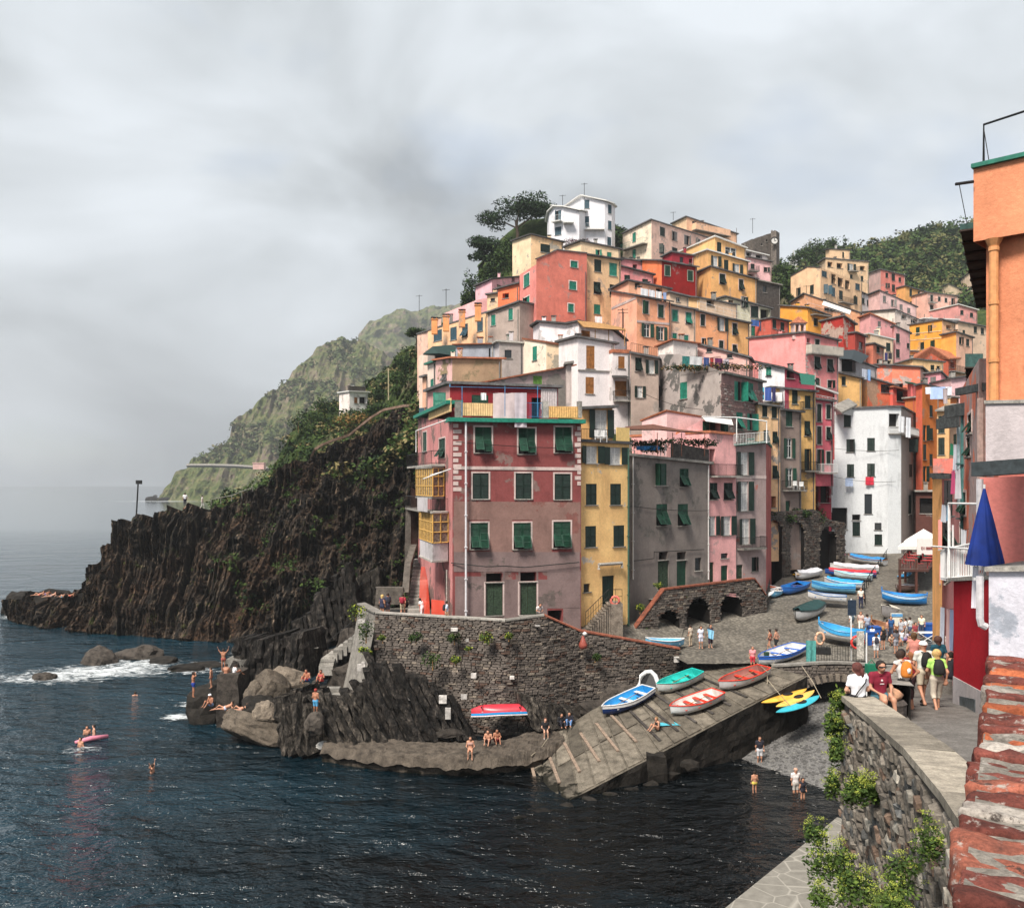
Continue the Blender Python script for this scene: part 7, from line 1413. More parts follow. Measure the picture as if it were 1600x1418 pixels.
# --- flowering shrubs around the road wall (sea fennel)
LFG = leafmat((.03,.06,.012),(.09,.14,.025),(.2,.24,.05),4)
def fennel(label,p,r,n,s,heads=60):
    o = place('sea_fennel',p,label,'plant','yellow green plants around the road wall'); b = MB(); st = MB(); hd = MB(); p = Vector(p)
    for k in range(9):
        a = random.random() * 6.28; q = p + V3(math.cos(a) * r[0] * .5,math.sin(a) * r[1] * .5,random.uniform(.15,.75) * r[2]); leaf_cloud(b,q,[x * random.uniform(.4,.6) for x in r],n // 9,s)
    for _ in range(heads):
        a = random.random() * 6.28; k = math.sqrt(random.random()); q = p + V3(math.cos(a) * r[0] * k,math.sin(a) * r[1] * k,r[2] * (1.05 - .5 * k * k) + random.uniform(-.1,.12)); st.tube([p + (q - p) * .3,q],s * .12,4,cap=False)
        for __ in range(34):
            w = q + V3(random.gauss(0,1),random.gauss(0,1),random.gauss(0,.45)) * s * 1.1; e_ = s * random.uniform(.16,.34); u_ = V3(random.gauss(0,1),random.gauss(0,1),random.gauss(0,.5)).normalized() * e_; v_ = u_.cross(V3(random.gauss(0,1),random.gauss(0,1),1)).normalized() * e_; hd.poly([w - u_,w - v_,w + u_,w + v_])
    b.build('foliage',[LG,LFG],o); st.build('stem',LG,o); hd_ = hd.build('flower_heads',leafmat((.13,.18,.025),(.32,.36,.06),(.50,.50,.16),9),o); hd_['kind'] = 'stuff'
for i,(x,y,d,r,n,s,hd_) in enumerate([(1298,1376,14.5,(.42,.4,.62),1100,.036,22),(1345,1412,12.5,(.36,.34,.42),900,.032,22),(1276,1318,16.5,(.26,.25,.42),500,.036,12),(1415,1400,9.6,(.24,.26,.36),800,.024,22),(1450,1345,9.4,(.17,.2,.42),650,.022,20),(1385,1424,8.8,(.22,.22,.18),500,.022,16),(1355,1250,15.2,(.42,.22,.42),1300,.04,34),(1307,1190,17.6,(.22,.3,.5),800,.04,14),(1303,1150,18.6,(.2,.3,.5),600,.045,12),(1308,1110,19.6,(.18,.2,.45),400,.045,8),(1300,1240,17,(.16,.2,.4),400,.04,10),(1288,1418,11.5,(.2,.2,.22),300,.03,10)]):
    p = P(x,y,d); fennel(['bushy yellow flowering plant at the foot of the road wall','front yellow flowering plant in the bottom right, left of the wall foot','leaning yellow green plant over the quay','flowering plant rising before the brick parapet','tall yellow plant touching the brick parapet','low flowering plant at the very bottom edge','thick green and yellow plant growing out of the road wall','yellow green tuft on the wall edge, middle one','yellow green tuft on the wall edge, second from top','top tuft below the seated woman','low tuft on the wall edge','single flower stalks over the quay paving'][i],p,r,n,s,hd_)
# ================================================================ BOATS
def ground_tree():
    vs,fs = [],[]
    for nme in ('plaza','road','ramp','beach','terrace_paving','water_ledge','quay'):
        for o in [o for o in bpy.data.objects if o.type == 'MESH' and (o.name == nme or o.name.startswith(nme + '.'))]:
            k = len(vs); M = o.matrix_basis; vs += [M @ v.co for v in o.data.vertices]; fs += [tuple(k + i for i in p.vertices) for p in o.data.polygons]
    return BVHTree.FromPolygons(vs,fs)
GT = ground_tree()
def gnd(px,py):
    o = V3(0,0,CZ); d = (P(px,py,1.0) - o).normalized(); h_ = GT.ray_cast(o,d)
    if h_[0] is None: return atz(px,py,0)
    return h_[0]
def boat(label,bow,stern,beam,hull,inside,rim=None,depth=.55,kind='row',tarp=None,roll=0,pitch=0,z=.06,stripe=None,d=None,group='small boats stored in the harbour',lift=0,name=None,thw=3,double=False):
    A = gnd(*bow) if d is None else P(bow[0],bow[1],d[0]); B = gnd(*stern) if d is None else P(stern[0],stern[1],d[1])
    ax = A - B; Ln = ax.length; ctr = (A + B) / 2 + V3(0,0,z + lift)
    o = empty(name or {'row': 'rowing_boat','kayak': 'kayak','over': 'upturned_boat'}[kind],ctr,label,'kayak' if kind == 'kayak' else 'boat',group)
    X = ax.normalized(); Y = V3(-X.y,X.x,0).normalized(); Z = X.cross(Y); R = Matrix((X,Y,Z)).transposed() @ Matrix.Rotation(roll,3,'X') @ Matrix.Rotation(pitch,3,'Y'); o.rotation_euler = R.to_euler()
    hl = flat(hull,.35,.12,scale=2,spec=.5); hi = flat(inside,.45,.15,scale=2); rm = flat(rim or tuple(c * .9 for c in hull),.4,.15)
    nS,nP = 14,8; sx = [-.5 + i / nS for i in range(nS + 1)]
    def hb(t):   # half breadth
        u = t + .5
        if kind == 'kayak' or double: return beam / 2 * max(0.02,math.sin(math.pi * min(1,max(0,u))) ** .62)
        return beam / 2 * max(.02,(1 - max(0,(u - .45) / .55) ** 2.3) * (.72 + .28 * math.sin(min(u / .45,1) * math.pi / 2)))
    def sheer(t): u = t + .5; return depth * (1 + .38 * max(0,u - .45) ** 1.6 / .38 + (.18 * max(0,.3 - u)) + (.5 * max(0,.3 - u) if double else 0))
    def keel(t): u = t + .5; return depth * (.05 + .75 * max(0,u - .82) / .18 * .6 + (.5 * max(0,.15 - u) if (double or kind == 'kayak') else 0))
    def ring(t,inset=0.0,s=1):
        w = max(.012,hb(t) - inset); zs,zk = sheer(t),keel(t) + inset; pts = []
        for j in range(nP + 1):
            a = math.pi * j / nP; y = -w * math.cos(a); k = abs(math.cos(a)); q = 1 - math.sin(a) ** .75 if kind != 'kayak' else 1 - math.sin(a)
            pts.append(V3(t * Ln,math.copysign(w * (k ** .75),y),zk + (zs - zk) * q))
        return pts
    if kind == 'kayak':
        b = MB(); rows = []
        for t in sx:
            w = hb(t); zz = depth * (.35 + .35 * abs(t * 2) ** 2.5); rows.append([V3(t * Ln,w * math.cos(a),zz + depth * .42 * math.sin(a) * max(.1,(1 - abs(2 * t) ** 4))) for a in np.linspace(0,2 * math.pi,13)])
        b.grid(rows); b.build('hull',hl,o,True)
        b = MB(); b.tube([V3(-.08 * Ln + .35 * math.cos(a),beam * .27 * math.sin(a),depth * .79) for a in np.linspace(0,2 * math.pi,13)],.03,5); b.poly([V3(-.08 * Ln + .34 * math.cos(a),beam * .26 * math.sin(a),depth * .785) for a in np.linspace(0,2 * math.pi,13)[:-1]]); b.build('cockpit',DARK,o)
        return o
    b = MB(); b.grid([ring(t) for t in sx]); e_ = ring(sx[0]); b.poly(e_[::-1]); 
    b.build('hull',hl,o,True)
    if stripe:
        s_ = MB(); 
        for sg in (0,-1):
            r1 = []; r2 = []
            for t in sx: p = ring(t)[sg]; r1.append(p + V3(0,math.copysign(.012,p.y),-.05)); r2.append(p + V3(0,math.copysign(.006,p.y),-.05 - depth * .26))
            s_.grid([r2,r1] if sg == 0 else [r1,r2])
        s_.build('stripe',flat(stripe,.4,.1),o)
    b = MB(); rr_ = [ring(t,.045) for t in sx[:-1]]; b.grid([r[::-1] for r in rr_]); b.poly(ring(sx[0] + .012,.045)); b.build('interior',hi,o,True)
    g = MB()
    for sg in (0,-1): g.tube([ring(t)[sg] + V3(0,0,.01) for t in sx],.038,6)
    if not double: g.tube([ring(sx[0])[0] + V3(0,0,.01),ring(sx[0])[-1] + V3(0,0,.01)],.04,6)
    if double: g.tube([V3(.5 * Ln,0,sheer(.5) - .2),V3(.5 * Ln + .04,0,sheer(.5) + .35)],.05,6); g.tube([V3(-.5 * Ln,0,sheer(-.5) - .2),V3(-.5 * Ln - .02,0,sheer(-.5) + .2)],.05,6)
    g.build('gunwale',rm,o)
    if tarp:
        t_ = MB(); rows = []
        for t in sx[:-1]:
            w = hb(t) + .02; zz = sheer(t) + .03; rows.append([V3(t * Ln,w * y,zz + .22 * (1 - abs(y) ** 1.6) * (1 + .5 * noise.noise(V3(t * 9,y * 2,Ln))) - (.12 if abs(y) > .98 else 0) + .03 * noise.noise(V3(t * 30,y * 9,1))) for y in np.linspace(1,-1,11)])
        t_.grid(rows); t_.build('tarpaulin',flat(tarp,.7,.2,scale=3),o,True)
    else:
        for i in range(thw):
            t = -.34 + i * .62 / max(1,thw - 1); w = hb(t) - .03; b = MB(); b.box((t * Ln - .12,-w,depth * .66),(t * Ln + .12,w,depth * .72)); b.build('thwart',rm,o)
        b = MB(); b.tube([V3(-.3 * Ln,-beam * .1,depth * .8),V3(.3 * Ln,beam * .06,depth * .84)],.022,5); b.box((.28 * Ln,beam * .06 - .06,depth * .82),(.42 * Ln,beam * .06 + .06,depth * .85)); b.build('oar',WOOD,o)
    return o
BL = (.02,.20,.52); LB_ = (.16,.46,.70); WH_ = (.68,.68,.68); NAV = (.01,.035,.15); RD_ = (.62,.04,.02); TQ = (.02,.45,.40)
G3 = 'open rowing boats on the ramp'
boat('open boat with light blue inside and navy hull, lowest on the ramp',(944,1124),(1016,1088),1.7,NAV,(.03,.28,.62),WH_,.62,stripe=WH_,group=G3)
boat('turquoise and white open boat, left side of the ramp',(1030,1088),(1093,1062),1.7,(.60,.62,.60),TQ,TQ,.62,group=G3)
boat('orange red open boat with white hull in the middle of the ramp',(1050,1123),(1125,1094),1.9,WH_,(.66,.60,.56),RD_,.58,group=G3,thw=4)
boat('red rimmed open boat with grey inside, upper part of the ramp',(1126,1084),(1196,1056),1.8,(.60,.58,.58),(.30,.12,.10),RD_,.6,group=G3)
boat('blue and white open boat at the top of the ramp',(1186,1046),(1251,1020),1.8,(.62,.64,.66),WH_,(.02,.12,.5),.6,stripe=(.02,.12,.5),group=G3)
boat('small light blue boat half hidden behind the terrace wall',(1068,1013),(1012,1010),1.4,LB_,LB_,WH_,.5)
boat('white kayak-like hull raised on a stand by the arches',(1158,958),(1210,940),.85,WH_,WH_,None,.42,'kayak',lift=.6)
boat('bright blue open boat beside the stored kayaks',(1222,932),(1257,920),1.7,(.02,.14,.48),BL,(.02,.14,.48),.6)
boat('small pale blue bow sticking out below the stored kayaks',(1204,936),(1220,928),1.1,LB_,WH_,WH_,.5)
boat('long yellow kayak on top of the stored pile',(1193,906),(1252,918),.8,(.75,.38,.02),ORA,None,.34,'kayak',lift=.95)
boat('dark blue covered boat under the yellow kayak',(1196,914),(1246,924),1.5,(.015,.06,.25),NAV,None,.5,tarp=(.02,.08,.32))
boat('small boat with red and yellow painted inside at the pile edge',(1196,924),(1220,928),1.1,(.6,.5,.42),(.66,.15,.05),WH_,.45)
boat('white canvas covered boat near the back wall',(1243,908),(1277,900),1.6,WH_,WH_,None,.6,tarp=(.62,.62,.66))
boat('white hulled boat under a sky blue tarpaulin, middle of the alley',(1288,916),(1349,922),1.9,WH_,WH_,None,.6,tarp=(.03,.30,.62))
boat('light blue open boat lying across the alley',(1268,924),(1336,928),1.8,LB_,(.1,.4,.66),(.1,.4,.66),.7,stripe=(.04,.24,.55))
boat('white and blue open boat on a timber frame',(1262,945),(1322,950),1.7,WH_,(.4,.42,.46),(.05,.15,.35),.6,lift=.35)
boat('blackish boat wrapped in a dark green and maroon cover',(1244,975),(1279,956),1.9,(.5,.5,.5),(.02,.04,.04),(.01,.02,.02),.75,tarp=(.012,.045,.045))
boat('large white boat with sky blue deck and a life ring by the railing',(1278,1000),(1350,1012),2.2,WH_,(.05,.34,.66),(.05,.34,.66),.85,stripe=(.05,.34,.66),double=True,lift=.2)
boat('pale covered boat with white canvas near the alley top',(1297,893),(1372,896),1.9,WH_,WH_,None,.6,tarp=(.66,.60,.62))
boat('blue boat with a red cover between two white ones',(1289,900),(1368,903),1.7,(.015,.07,.28),NAV,None,.5,tarp=(.5,.03,.04))
boat('pale turquoise rimmed white boat in the alley row',(1303,903),(1362,908),1.8,(.55,.66,.70),(.4,.6,.66),(.45,.7,.75),.55)
boat('white boat with wooden rim and blue cover, highest in the alley',(1325,878),(1383,884),1.9,WH_,WOOD.diffuse_color[:3],(.3,.12,.04),.6,tarp=(.03,.22,.5))
boat('dark magenta kayak in the arch shadow',(1281,880),(1322,874),.8,(.30,.02,.10),DRED,None,.4,'kayak',lift=.3)
boat('long blue boat on the right side of the alley',(1378,942),(1448,946),2.0,(.02,.22,.58),(.03,.25,.6),(.02,.2,.55),.75,stripe=(.4,.55,.7),double=True)
boat('big cream white boat with tan hatch cover at the right',(1377,974),(1470,984),2.3,(.70,.62,.58),(.5,.4,.3),(.66,.6,.52),.95,tarp=(.72,.64,.52),lift=.1)
boat('brown varnished wooden boat behind the crowd',(1360,985),(1412,1000),1.8,(.16,.06,.03),(.22,.1,.05),(.3,.14,.07),.6,double=True)
boat('small white dinghy hauled out under the restaurant deck',(1401,926),(1428,922),1.6,(.1,.06,.05),(.6,.6,.62),(.1,.05,.04),.5)
boat('little blue canoe under the restaurant deck',(1402,905),(1424,898),.8,(.03,.25,.5),BL,None,.35,'kayak')
GK = 'sea kayaks above the beach'
boat('longer yellow kayak hung by ropes beside the ramp, leftmost',(1190,1103),(1261,1081),.85,(.80,.42,.05),ORA,None,.34,'kayak',group=GK,z=0,d=(55.8,57.6))
boat('shorter yellow kayak hung by ropes beside the ramp',(1213,1109),(1273,1083),.85,(.82,.48,.10),ORA,None,.32,'kayak',group=GK,z=0,d=(55.0,57.0))
boat('turquoise kayak hung beside the ramp above the beach',(1213,1118),(1281,1091),.9,(.03,.40,.50),TQ,None,.32,'kayak',group=GK,z=0,d=(54.3,56.4))
o = boat('upturned red and blue boat hanging on the terrace wall',(736,1102),(826,1100),1.3,(.58,.04,.06),(.1,.1,.1),WH_,.55,'over',roll=math.pi,d=(58.2,58.2),stripe=(.03,.30,.66),thw=2)
# brackets and ropes
b = MB()
for x in (752,812): b.tube([P(x,1104,59.4),P(x,1104,57.6)],.05,5); b.tube([P(x,1076,59.3),P(x + 2,1104,57.7)],.015,4)
b.tube([P(757,1076,59.2),P(808,1076,59.2),P(808,1010,59.2)],.03,5); b.tube([P(738,1104,58),P(720,1112,59)],.02,4); solo(b,'boat_bracket',IRON,'iron brackets and ropes holding the upturned boat on the wall','bracket')
# inflatable dinghy stood on end
D_ = place('inflatable_dinghy',P(1014,1090,60.5),'black inflatable dinghy with white tubes stood on its stern against the wall','dinghy','small boats stored in the harbour')
b = MB(); rim = [P(x,y,d) for x,y,d in ((999,1090,60),(997,1072,60.3),(1002,1056,60.6),(1009,1050,60.8),(1017,1049,60.8),(1024,1055,60.6),(1029,1070,60.3),(1031,1089,60))]; b.tube(rim,.16,8); b.build('tube',flat((.66,.66,.66),.5,.15),D_,True); b = MB(); b.poly(rim[::-1]); b.poly([p + V3(0,.2,0) for p in rim]); b.build('floor',flat((.012,.012,.014),.5,.3),D_)
for nm,lb,(x,y),d0,s_,col in (('red_buoy','red hanging buoy on the terrace wall',(911,1004),61,.3,(.30,.07,.05)),):
    p = P(x,y,d0); b = MB(); b.lathe(tuple(p),[(0,-.45),(s_ * .9,-.35),(s_,-.1),(s_ * .6,.15),(.08,.45),(.05,.5)],12); b.tube([p + V3(.05,0,.5),p + V3(.12,.3,.9)],.02,4); solo(b,'buoy',flat(col,.5,.2),lb,'buoy',smooth=True)
    b = MB(); b.lathe(tuple(p + V3(.12,0,.62)),[(0,-.16),(.15,-.06),(.16,.06),(0,.16)],10); solo(b,'float_ball',flat((.66,.64,.62),.5,.1),'small white float beside the red buoy','float',smooth=True)
for i,(x,y,d,w,h_) in enumerate([(565,970,62.8,.5,.25),(710,983,59.2,.45,.2),(636,1090,58,.5,.25),(648,1098,58,.3,.3),(692,1092,57.9,.5,.5),(740,1055,59,.35,.3),(725,1088,58.4,.4,.3),(562,1042,60.5,.3,.45),(568,1038,60.4,.25,.35),(1057,1030,62.9,.35,.35),(700,1114,57.3,.35,.7),(800,1058,59.2,.3,.2),(840,977,59.6,.35,.1),(730,1000,59.2,.2,.15)]):
    p = P(x,y,d); b = MB(); b.box((p.x - w / 2,p.y - .12,p.z - h_ / 2),(p.x + w / 2,p.y + .1,p.z + h_ / 2)); solo(b,'marble_chip',stone((.55,.52,.49),name='marble',scale=3),'white marble fragment %s' % ['by the bright corner plant','high on the terrace wall under the coping','lying among the left strata','next to the fragment among the left strata','below the slanting beds','beside the wall, left of the boat ropes','just left of the upturned boat','low on the pale corner of the terrace','smallest low on the pale corner','plaque at the right end of the terrace wall','long piece wedged between black beds','above the upturned boat','thin slip near the coping corner','tiny one under the marble on the wall'][i],'marble')
# railing, sign, poles by the bridge
RL = place('bridge_railing',P(1300,1010,61),'thin iron railing with a rescue ring along the bridge edge','railing')
pp = [V3(P(1272,1010,61).x,61.2,4.75),V3(P(1292,1010,61).x,61.0,4.8),V3(P(1352,1010,61).x,60.7,4.75)]
for a,c in zip(pp,pp[1:]): railing(RL,a,c,1.05,IRON,.17,.014,name='railing_bars')
b = MB(); c0 = P(1340,1003,60.6); b.tube([c0 + V3(math.cos(a) * .42,0,math.sin(a) * .42) for a in np.linspace(0,2 * math.pi,17)],.08,7,cap=False); solo(b,'rescue_ring',flat((.66,.05,.04),.5,.1),'red rescue ring on the bridge railing','life ring',smooth=True)
b = MB(); c0 = P(1281,997,64.0); b.tube([c0 + V3(math.cos(a) * .3,0,math.sin(a) * .42) for a in np.linspace(0,2 * math.pi,17)],.09,7,cap=False); solo(b,'rescue_ring',flat((.70,.40,.26),.5,.1),'pale orange ring at the bow of the large white boat','life ring',smooth=True)
b = MB(); p = P(1346,1008,60.3); b.box((p.x - .28,p.y,p.z - .9),(p.x + .18,p.y + .12,p.z + .95)); solo(b,'rope_bundle',flat((.50,.47,.42),.9,.4,scale=9),'pale bundle of rope hung over the bridge railing end','rope')
NS = place('notice_board',gnd(1329,1020),'dark blue notice board on a tall post by the bridge','sign'); p0 = P(1330,1018,60.9); b = MB(); b.tube([V3(p0.x,60.9,4.6),V3(p0.x,60.9,zat(935,60.9))],.05,7); b.build('post',WMET,NS); b = MB(); b.box((P(1325,960,60.8).x,60.8,zat(961,60.8)),(P(1338,940,60.8).x,60.86,zat(937,60.8))); b.build('board',flat((.02,.035,.06),.4,.2),NS)
b = MB(); q = P(1354,1050,50); b.tube([V3(q.x,50,4),V3(q.x,50,zat(988,50))],.045,6); solo(b,'white_pole',WMET,'slim white pole behind the seated couple','pole')
b = MB(); p = P(1268,1012,60.8); cloth_mesh(b,V3(p.x - .35,60.9,6.2),V3(p.x + .3,60.8,6.2),1.5,0,.1,.1); solo(b,'net_cloth',flat((.08,.30,.28),.9,.2),'green net cloth hanging over the bridge corner','net',smooth=True)
b = MB(); p = gnd(1198,1030); b.lathe(tuple(p),[(.16,0),(.2,.5),(.17,.52),(0,.4)],10); solo(b,'bin',flat((.02,.05,.03),.5),'small dark green bin near the top of the ramp','bin')
b = MB(); p = gnd(1277,1021); b.box((p.x - .1,p.y - .2,p.z),(p.x + .9,p.y + .3,p.z + .45)); solo(b,'net_heap',flat((.02,.02,.02),.9),'heap of dark nets at the bridge corner','net')
for i,(pts_) in enumerate([[(1200,1062,57.5),(1219,1085,55),(1240,1108,55)],[(1253,1040,60),(1270,1065,58),(1283,1090,56)],[(1199,1040,60),(1199,1068,57.6)],[(1170,1024,63),(1200,1050,58),(1212,1030,60)],[(830,1180,53),(845,1168,54),(858,1150,56)]]):
    b = MB(); b.tube([P(*p) for p in pts_],.025,4); solo(b,'rope',flat((.35,.30,.22),.9),['mooring rope slanting from the red boat to the beach','long mooring rope from the bridge to the kayaks','short hanging rope at the red boat stern','rope between the ramp top and blue boat','rope lying on the ledge end'][i],'rope')
# pink low fence / chains between boats and alley, restaurant deck
b = MB(); pts_ = [gnd(1352,945),gnd(1348,930),gnd(1362,905),gnd(1376,885),gnd(1387,868)]
for a,c in zip(pts_,pts_[1:]):
    for k in range(5): p = a.lerp(c,k / 5); b.tube([p,p + V3(0,0,.9)],.04,5)
    b.tube([a + V3(0,0,.85),c + V3(0,0,.85)],.04,5); b.box((0,0,0),(0,0,0))
solo(b,'alley_rail',IRON,'dark iron rail between the boats and the paved alley','railing')
RSX = place('restaurant_deck',P(1425,900,84),'raised brown timber deck of the harbour restaurant','deck'); b = MB(); a = P(1405,893,82); c = P(1434,893,82); q = [V3(a.x,82,a.z),V3(c.x + 1.0,82,a.z),V3(c.x + 9.5,97,a.z),V3(a.x + 7.6,97,a.z)]; b.poly([p_ + V3(0,0,.2) for p_ in q]); b.poly(q[::-1]); [b.poly([q[i_],q[(i_ + 1) % 4],q[(i_ + 1) % 4] + V3(0,0,.2),q[i_] + V3(0,0,.2)]) for i_ in range(4)]; b.build('floor',flat((.07,.025,.018),.8),RSX)
b = MB()
for x,y in ((a.x + .1,82.1),(c.x - .1,82.1),(a.x + 3.2,88)): b.box((x - .09,y - .09,5.5),(x + .09,y + .09,a.z + 1.2))
b.build('post',flat((.09,.03,.02),.8),RSX); railing(RSX,V3(a.x,82,a.z + .2),V3(c.x,82,a.z + .2),.95,flat((.2,.16,.14),.7),.22); railing(RSX,V3(a.x,82,a.z + .2),V3(a.x + 7.4,96.5,a.z + .2),.95,flat((.2,.16,.14),.7),.3)
for i in range(9):
    y = 83.6 + (i // 2) * 2.9; x = a.x + .9 + (i % 2) * 1.6 + (y - 82) * .52; b = MB(); b.box((x - .4,y - .4,a.z + .9),(x + .4,y + .4,a.z + .94)); b.tube([V3(x,y,a.z + .2),V3(x,y,a.z + .9)],.04,5)
    for sx_ in (-1,1): b.box((x + sx_ * .62 - .18,y - .2,a.z + .6),(x + sx_ * .62 + .18,y + .2,a.z + .66),1); b.box((x + sx_ * .8 - .03,y - .2,a.z + .66),(x + sx_ * .8 + .03,y + .2,a.z + 1.1),1)
    solo(b,'cafe_table',[flat((.4,.04,.04),.7),flat((.25,.03,.03),.6)],'red clothed cafe table on the restaurant deck, %s' % ['front row left','front row right','second row left','second row right','third row left','third row right','fourth row left','fourth row right','last at the back'][i],'table','cafe tables on the restaurant deck')
U = place('restaurant_parasol',P(1436,860,96),'wide white restaurant parasol roof in front of the white house','parasol'); b = MB()
for (x0,x1,d0,d1,ye,yp) in ((1403,1449,92,98,853,840),(1412,1470,97,104,846,826)):
    e_ = [P(x0,ye,d0),P(x1,ye,d0),P(x1 + 2,ye - 4,d1),P(x0 + 4,ye - 4,d1)]; pk = (e_[0] + e_[2]) / 2; pk.z = zat(yp,(d0 + d1) / 2)
    for k in range(4): b.poly([e_[k],e_[(k + 1) % 4],pk]); b.poly([e_[k] - V3(0,0,.35),e_[(k + 1) % 4] - V3(0,0,.35),e_[(k + 1) % 4],e_[k]])
b.build('canopy',flat((.78,.76,.72),.8,.06),U); b = MB(); 
for x in (1412,1445): b.tube([P(x,853,93),P(x,895,93)],.06,6)
b.build('post',WMET,U)
b = MB(); a = P(1433,866,90); c = P(1460,841,90); b.box((a.x,90,a.z),(c.x,90.1,c.z)); b.box((a.x,89.9,a.z - .5),(c.x,90.05,a.z),1)
SGN = solo(b,'restaurant_sign',[flat((.72,.70,.66),.6,.05),flat((.02,.12,.10),.6)],'white restaurant wind screen with dark red lettering','sign')
b = MB(); lz = zat(858,89.9)
for i,gl in enumerate(('E','I','I','H','H','N','N','E')):
    x = P(1440,858,89.9).x + i * .16
    b.box((x,89.93,lz),(x + .04,89.97,lz + .26)); 
    if gl in 'HN': b.box((x + .09,89.93,lz),(x + .125,89.97,lz + .26)); b.box((x + .04,89.93,lz + .1),(x + .09,89.97,lz + .15))
    if gl == 'E': b.box((x + .04,89.93,lz),(x + .11,89.97,lz + .05)); b.box((x + .04,89.93,lz + .21),(x + .11,89.97,lz + .26))
o = b.build('lettering',flat((.25,.02,.02),.6),SGN,False,Vector(SGN.location))
b = MB(); p = gnd(1397,858); b.lathe((p.x,p.y,p.z),[(.5,0),(.55,.4),(.5,.8),(0,.82)],10,0); solo(b,'blue_tub',flat((.02,.18,.5),.5),'blue tub at the foot of the white house','tub')
b = MB(); a = gnd(1437,1005); b.box((a.x,a.y,a.z + .75),(a.x + 1.3,a.y + .7,a.z + .79)); 
for s_ in (0,1): b.tube([a + V3(s_ * 1.2,0,.75),a + V3(1.2 - s_ * 1.2,0,0)],.025,5)
solo(b,'folding_table',WMET,'white folding table beside the blue tubs on the plaza','table')
for i,(x,y,w) in enumerate(((1453,995,1.0),(1369,1000,.8),(1362,1008,.8))):
    p = gnd(x,y); b = MB(); b.box((p.x - w / 2,p.y,p.z),(p.x + w / 2,p.y + .8,p.z + .9)); b.box((p.x - w * .54,p.y - .04,p.z + .9),(p.x + w * .54,p.y + .84,p.z + 1.0)); solo(b,'blue_bin',flat((.015,.08,.32),.5,.15),['blue lidded box right of the folding table','blue bin among the crowd, behind the railing','second blue bin nearer the bridge'][i],'bin')
b = MB(); a = P(1403,1000,70); b.box((a.x - .5,70,a.z),(a.x + .35,70.2,zat(958,70))); b.box((a.x - .5,69.96,zat(963,70)),(a.x + .35,70,zat(958.5,70)),1); solo(b,'kiosk_board',[flat((.70,.66,.55),.6),flat((.1,.3,.55),.6)],'cream advertising board with a blue header among the crowd','sign')
b = MB(); T_ = place('blue_table',P(1015,706,70.6),'blue clothed table with white plastic chairs on the grey house terrace','table'); p = P(1012,712,70.6); b.box((p.x - .9,p.y - .3,p.z + .72),(p.x + .9,p.y + .4,p.z + .76)); b.box((p.x - .92,p.y - .32,p.z + .45),(p.x + .92,p.y - .3,p.z + .76)); b.build('tablecloth',flat((.02,.22,.55),.7),T_); 
for s_ in (-1,1):
    b = MB(); x = p.x + s_ * 1.2; b.box((x - .2,p.y - .2,p.z + .42),(x + .2,p.y + .2,p.z + .46)); b.box((x + s_ * .2 - .02,p.y - .2,p.z + .46),(x + s_ * .2 + .02,p.y + .2,p.z + .9)); 
    for q in ((-.17,-.17),(.17,-.17),(.17,.17),(-.17,.17)): b.tube([V3(x + q[0],p.y + q[1],p.z),V3(x + q[0],p.y + q[1],p.z + .44)],.02,4)
    solo(b,'plastic_chair',WMET,'white plastic chair %s of the blue table' % ('left' if s_ < 0 else 'right'),'chair')
for i,(x,y,d) in enumerate(((934,691,65.4),(944,691,65.8),(1243,765,92.6),(1253,766,92.9))):
    p = P(x,y,d); b = MB(); b.box((p.x - .22,p.y - .22,p.z + .42),(p.x + .22,p.y + .22,p.z + .46)); b.box((p.x - .22,p.y + .18,p.z + .46),(p.x + .22,p.y + .22,p.z + .92))
    for q in ((-.18,-.18),(.18,-.18),(.18,.18),(-.18,.18)): b.tube([V3(p.x + q[0],p.y + q[1],p.z),V3(p.x + q[0],p.y + q[1],p.z + .44)],.022,4)
    solo(b,'plastic_chair',WMET,['left white chair on the yellow house balcony','right white chair on the yellow house balcony','left white chair on the green shuttered balcony','right white chair on the green shuttered balcony'][i],'chair')
# television aerials, lamp post with pole on the cliff
for i,(x,y,d,h_) in enumerate([(913,306,168,2.4),(879,318,168,1.6),(1098,372,200,3),(1052,340,190,1.2),(973,512,101,2.2),(974,506,112,1.5),(655,482,170,2.6),(1176,360,190,2.6),(1260,458,166,1.4),(697,476,140,2.5)]):
    p = P(x,y,d); b = MB(); b.tube([p - V3(0,0,.6),p + V3(0,0,h_)],.05,5); b.tube([p + V3(-.6,0,h_ * .9),p + V3(.6,0,h_ * .95)],.03,4)
    for k in range(4): b.tube([p + V3(-.5 + k * .33,-.25,h_ * .92),p + V3(-.5 + k * .33,.25,h_ * .92)],.02,4)
    solo(b,'aerial',IRON,['television aerial on the tall white house','aerial on the low white wing','tall aerial near the castle','aerial on the cream villa','aerial by the golden reed awning','aerial before the peach house','mast left of the pink terrace wall','aerial just left of the castle wall','aerial on the orange gable','aerial above the peach house chimneys'][i],'aerial')
b = MB(); p = P(213,806,113); b.tube([p,P(216,752,113)],.09,6); b.box((p.x,p.y - .2,zat(756,113)),(p.x + .7,p.y + .1,zat(750,113))); solo(b,'lamp_post',IRON,'thin leaning lamp post on the tip of the black cliff','lamp post')
b = MB(); b.tube([P(607,625,150),P(607,575,150)],.1,6); solo(b,'utility_pole',flat((.4,.34,.22),.8),'pale wooden pole on the green slope','pole')
b = MB(); [b.tube([P(x,y,116),P(x,y - 9,116)],.05,4) for x,y in ((330,789),(345,787),(362,783),(378,778),(395,770))]; b.tube([P(330,780,116),P(362,774,116),P(395,761,116)],.05,4); solo(b,'cliff_railing',CONC,'thin railing of the path on the cliff top','railing')

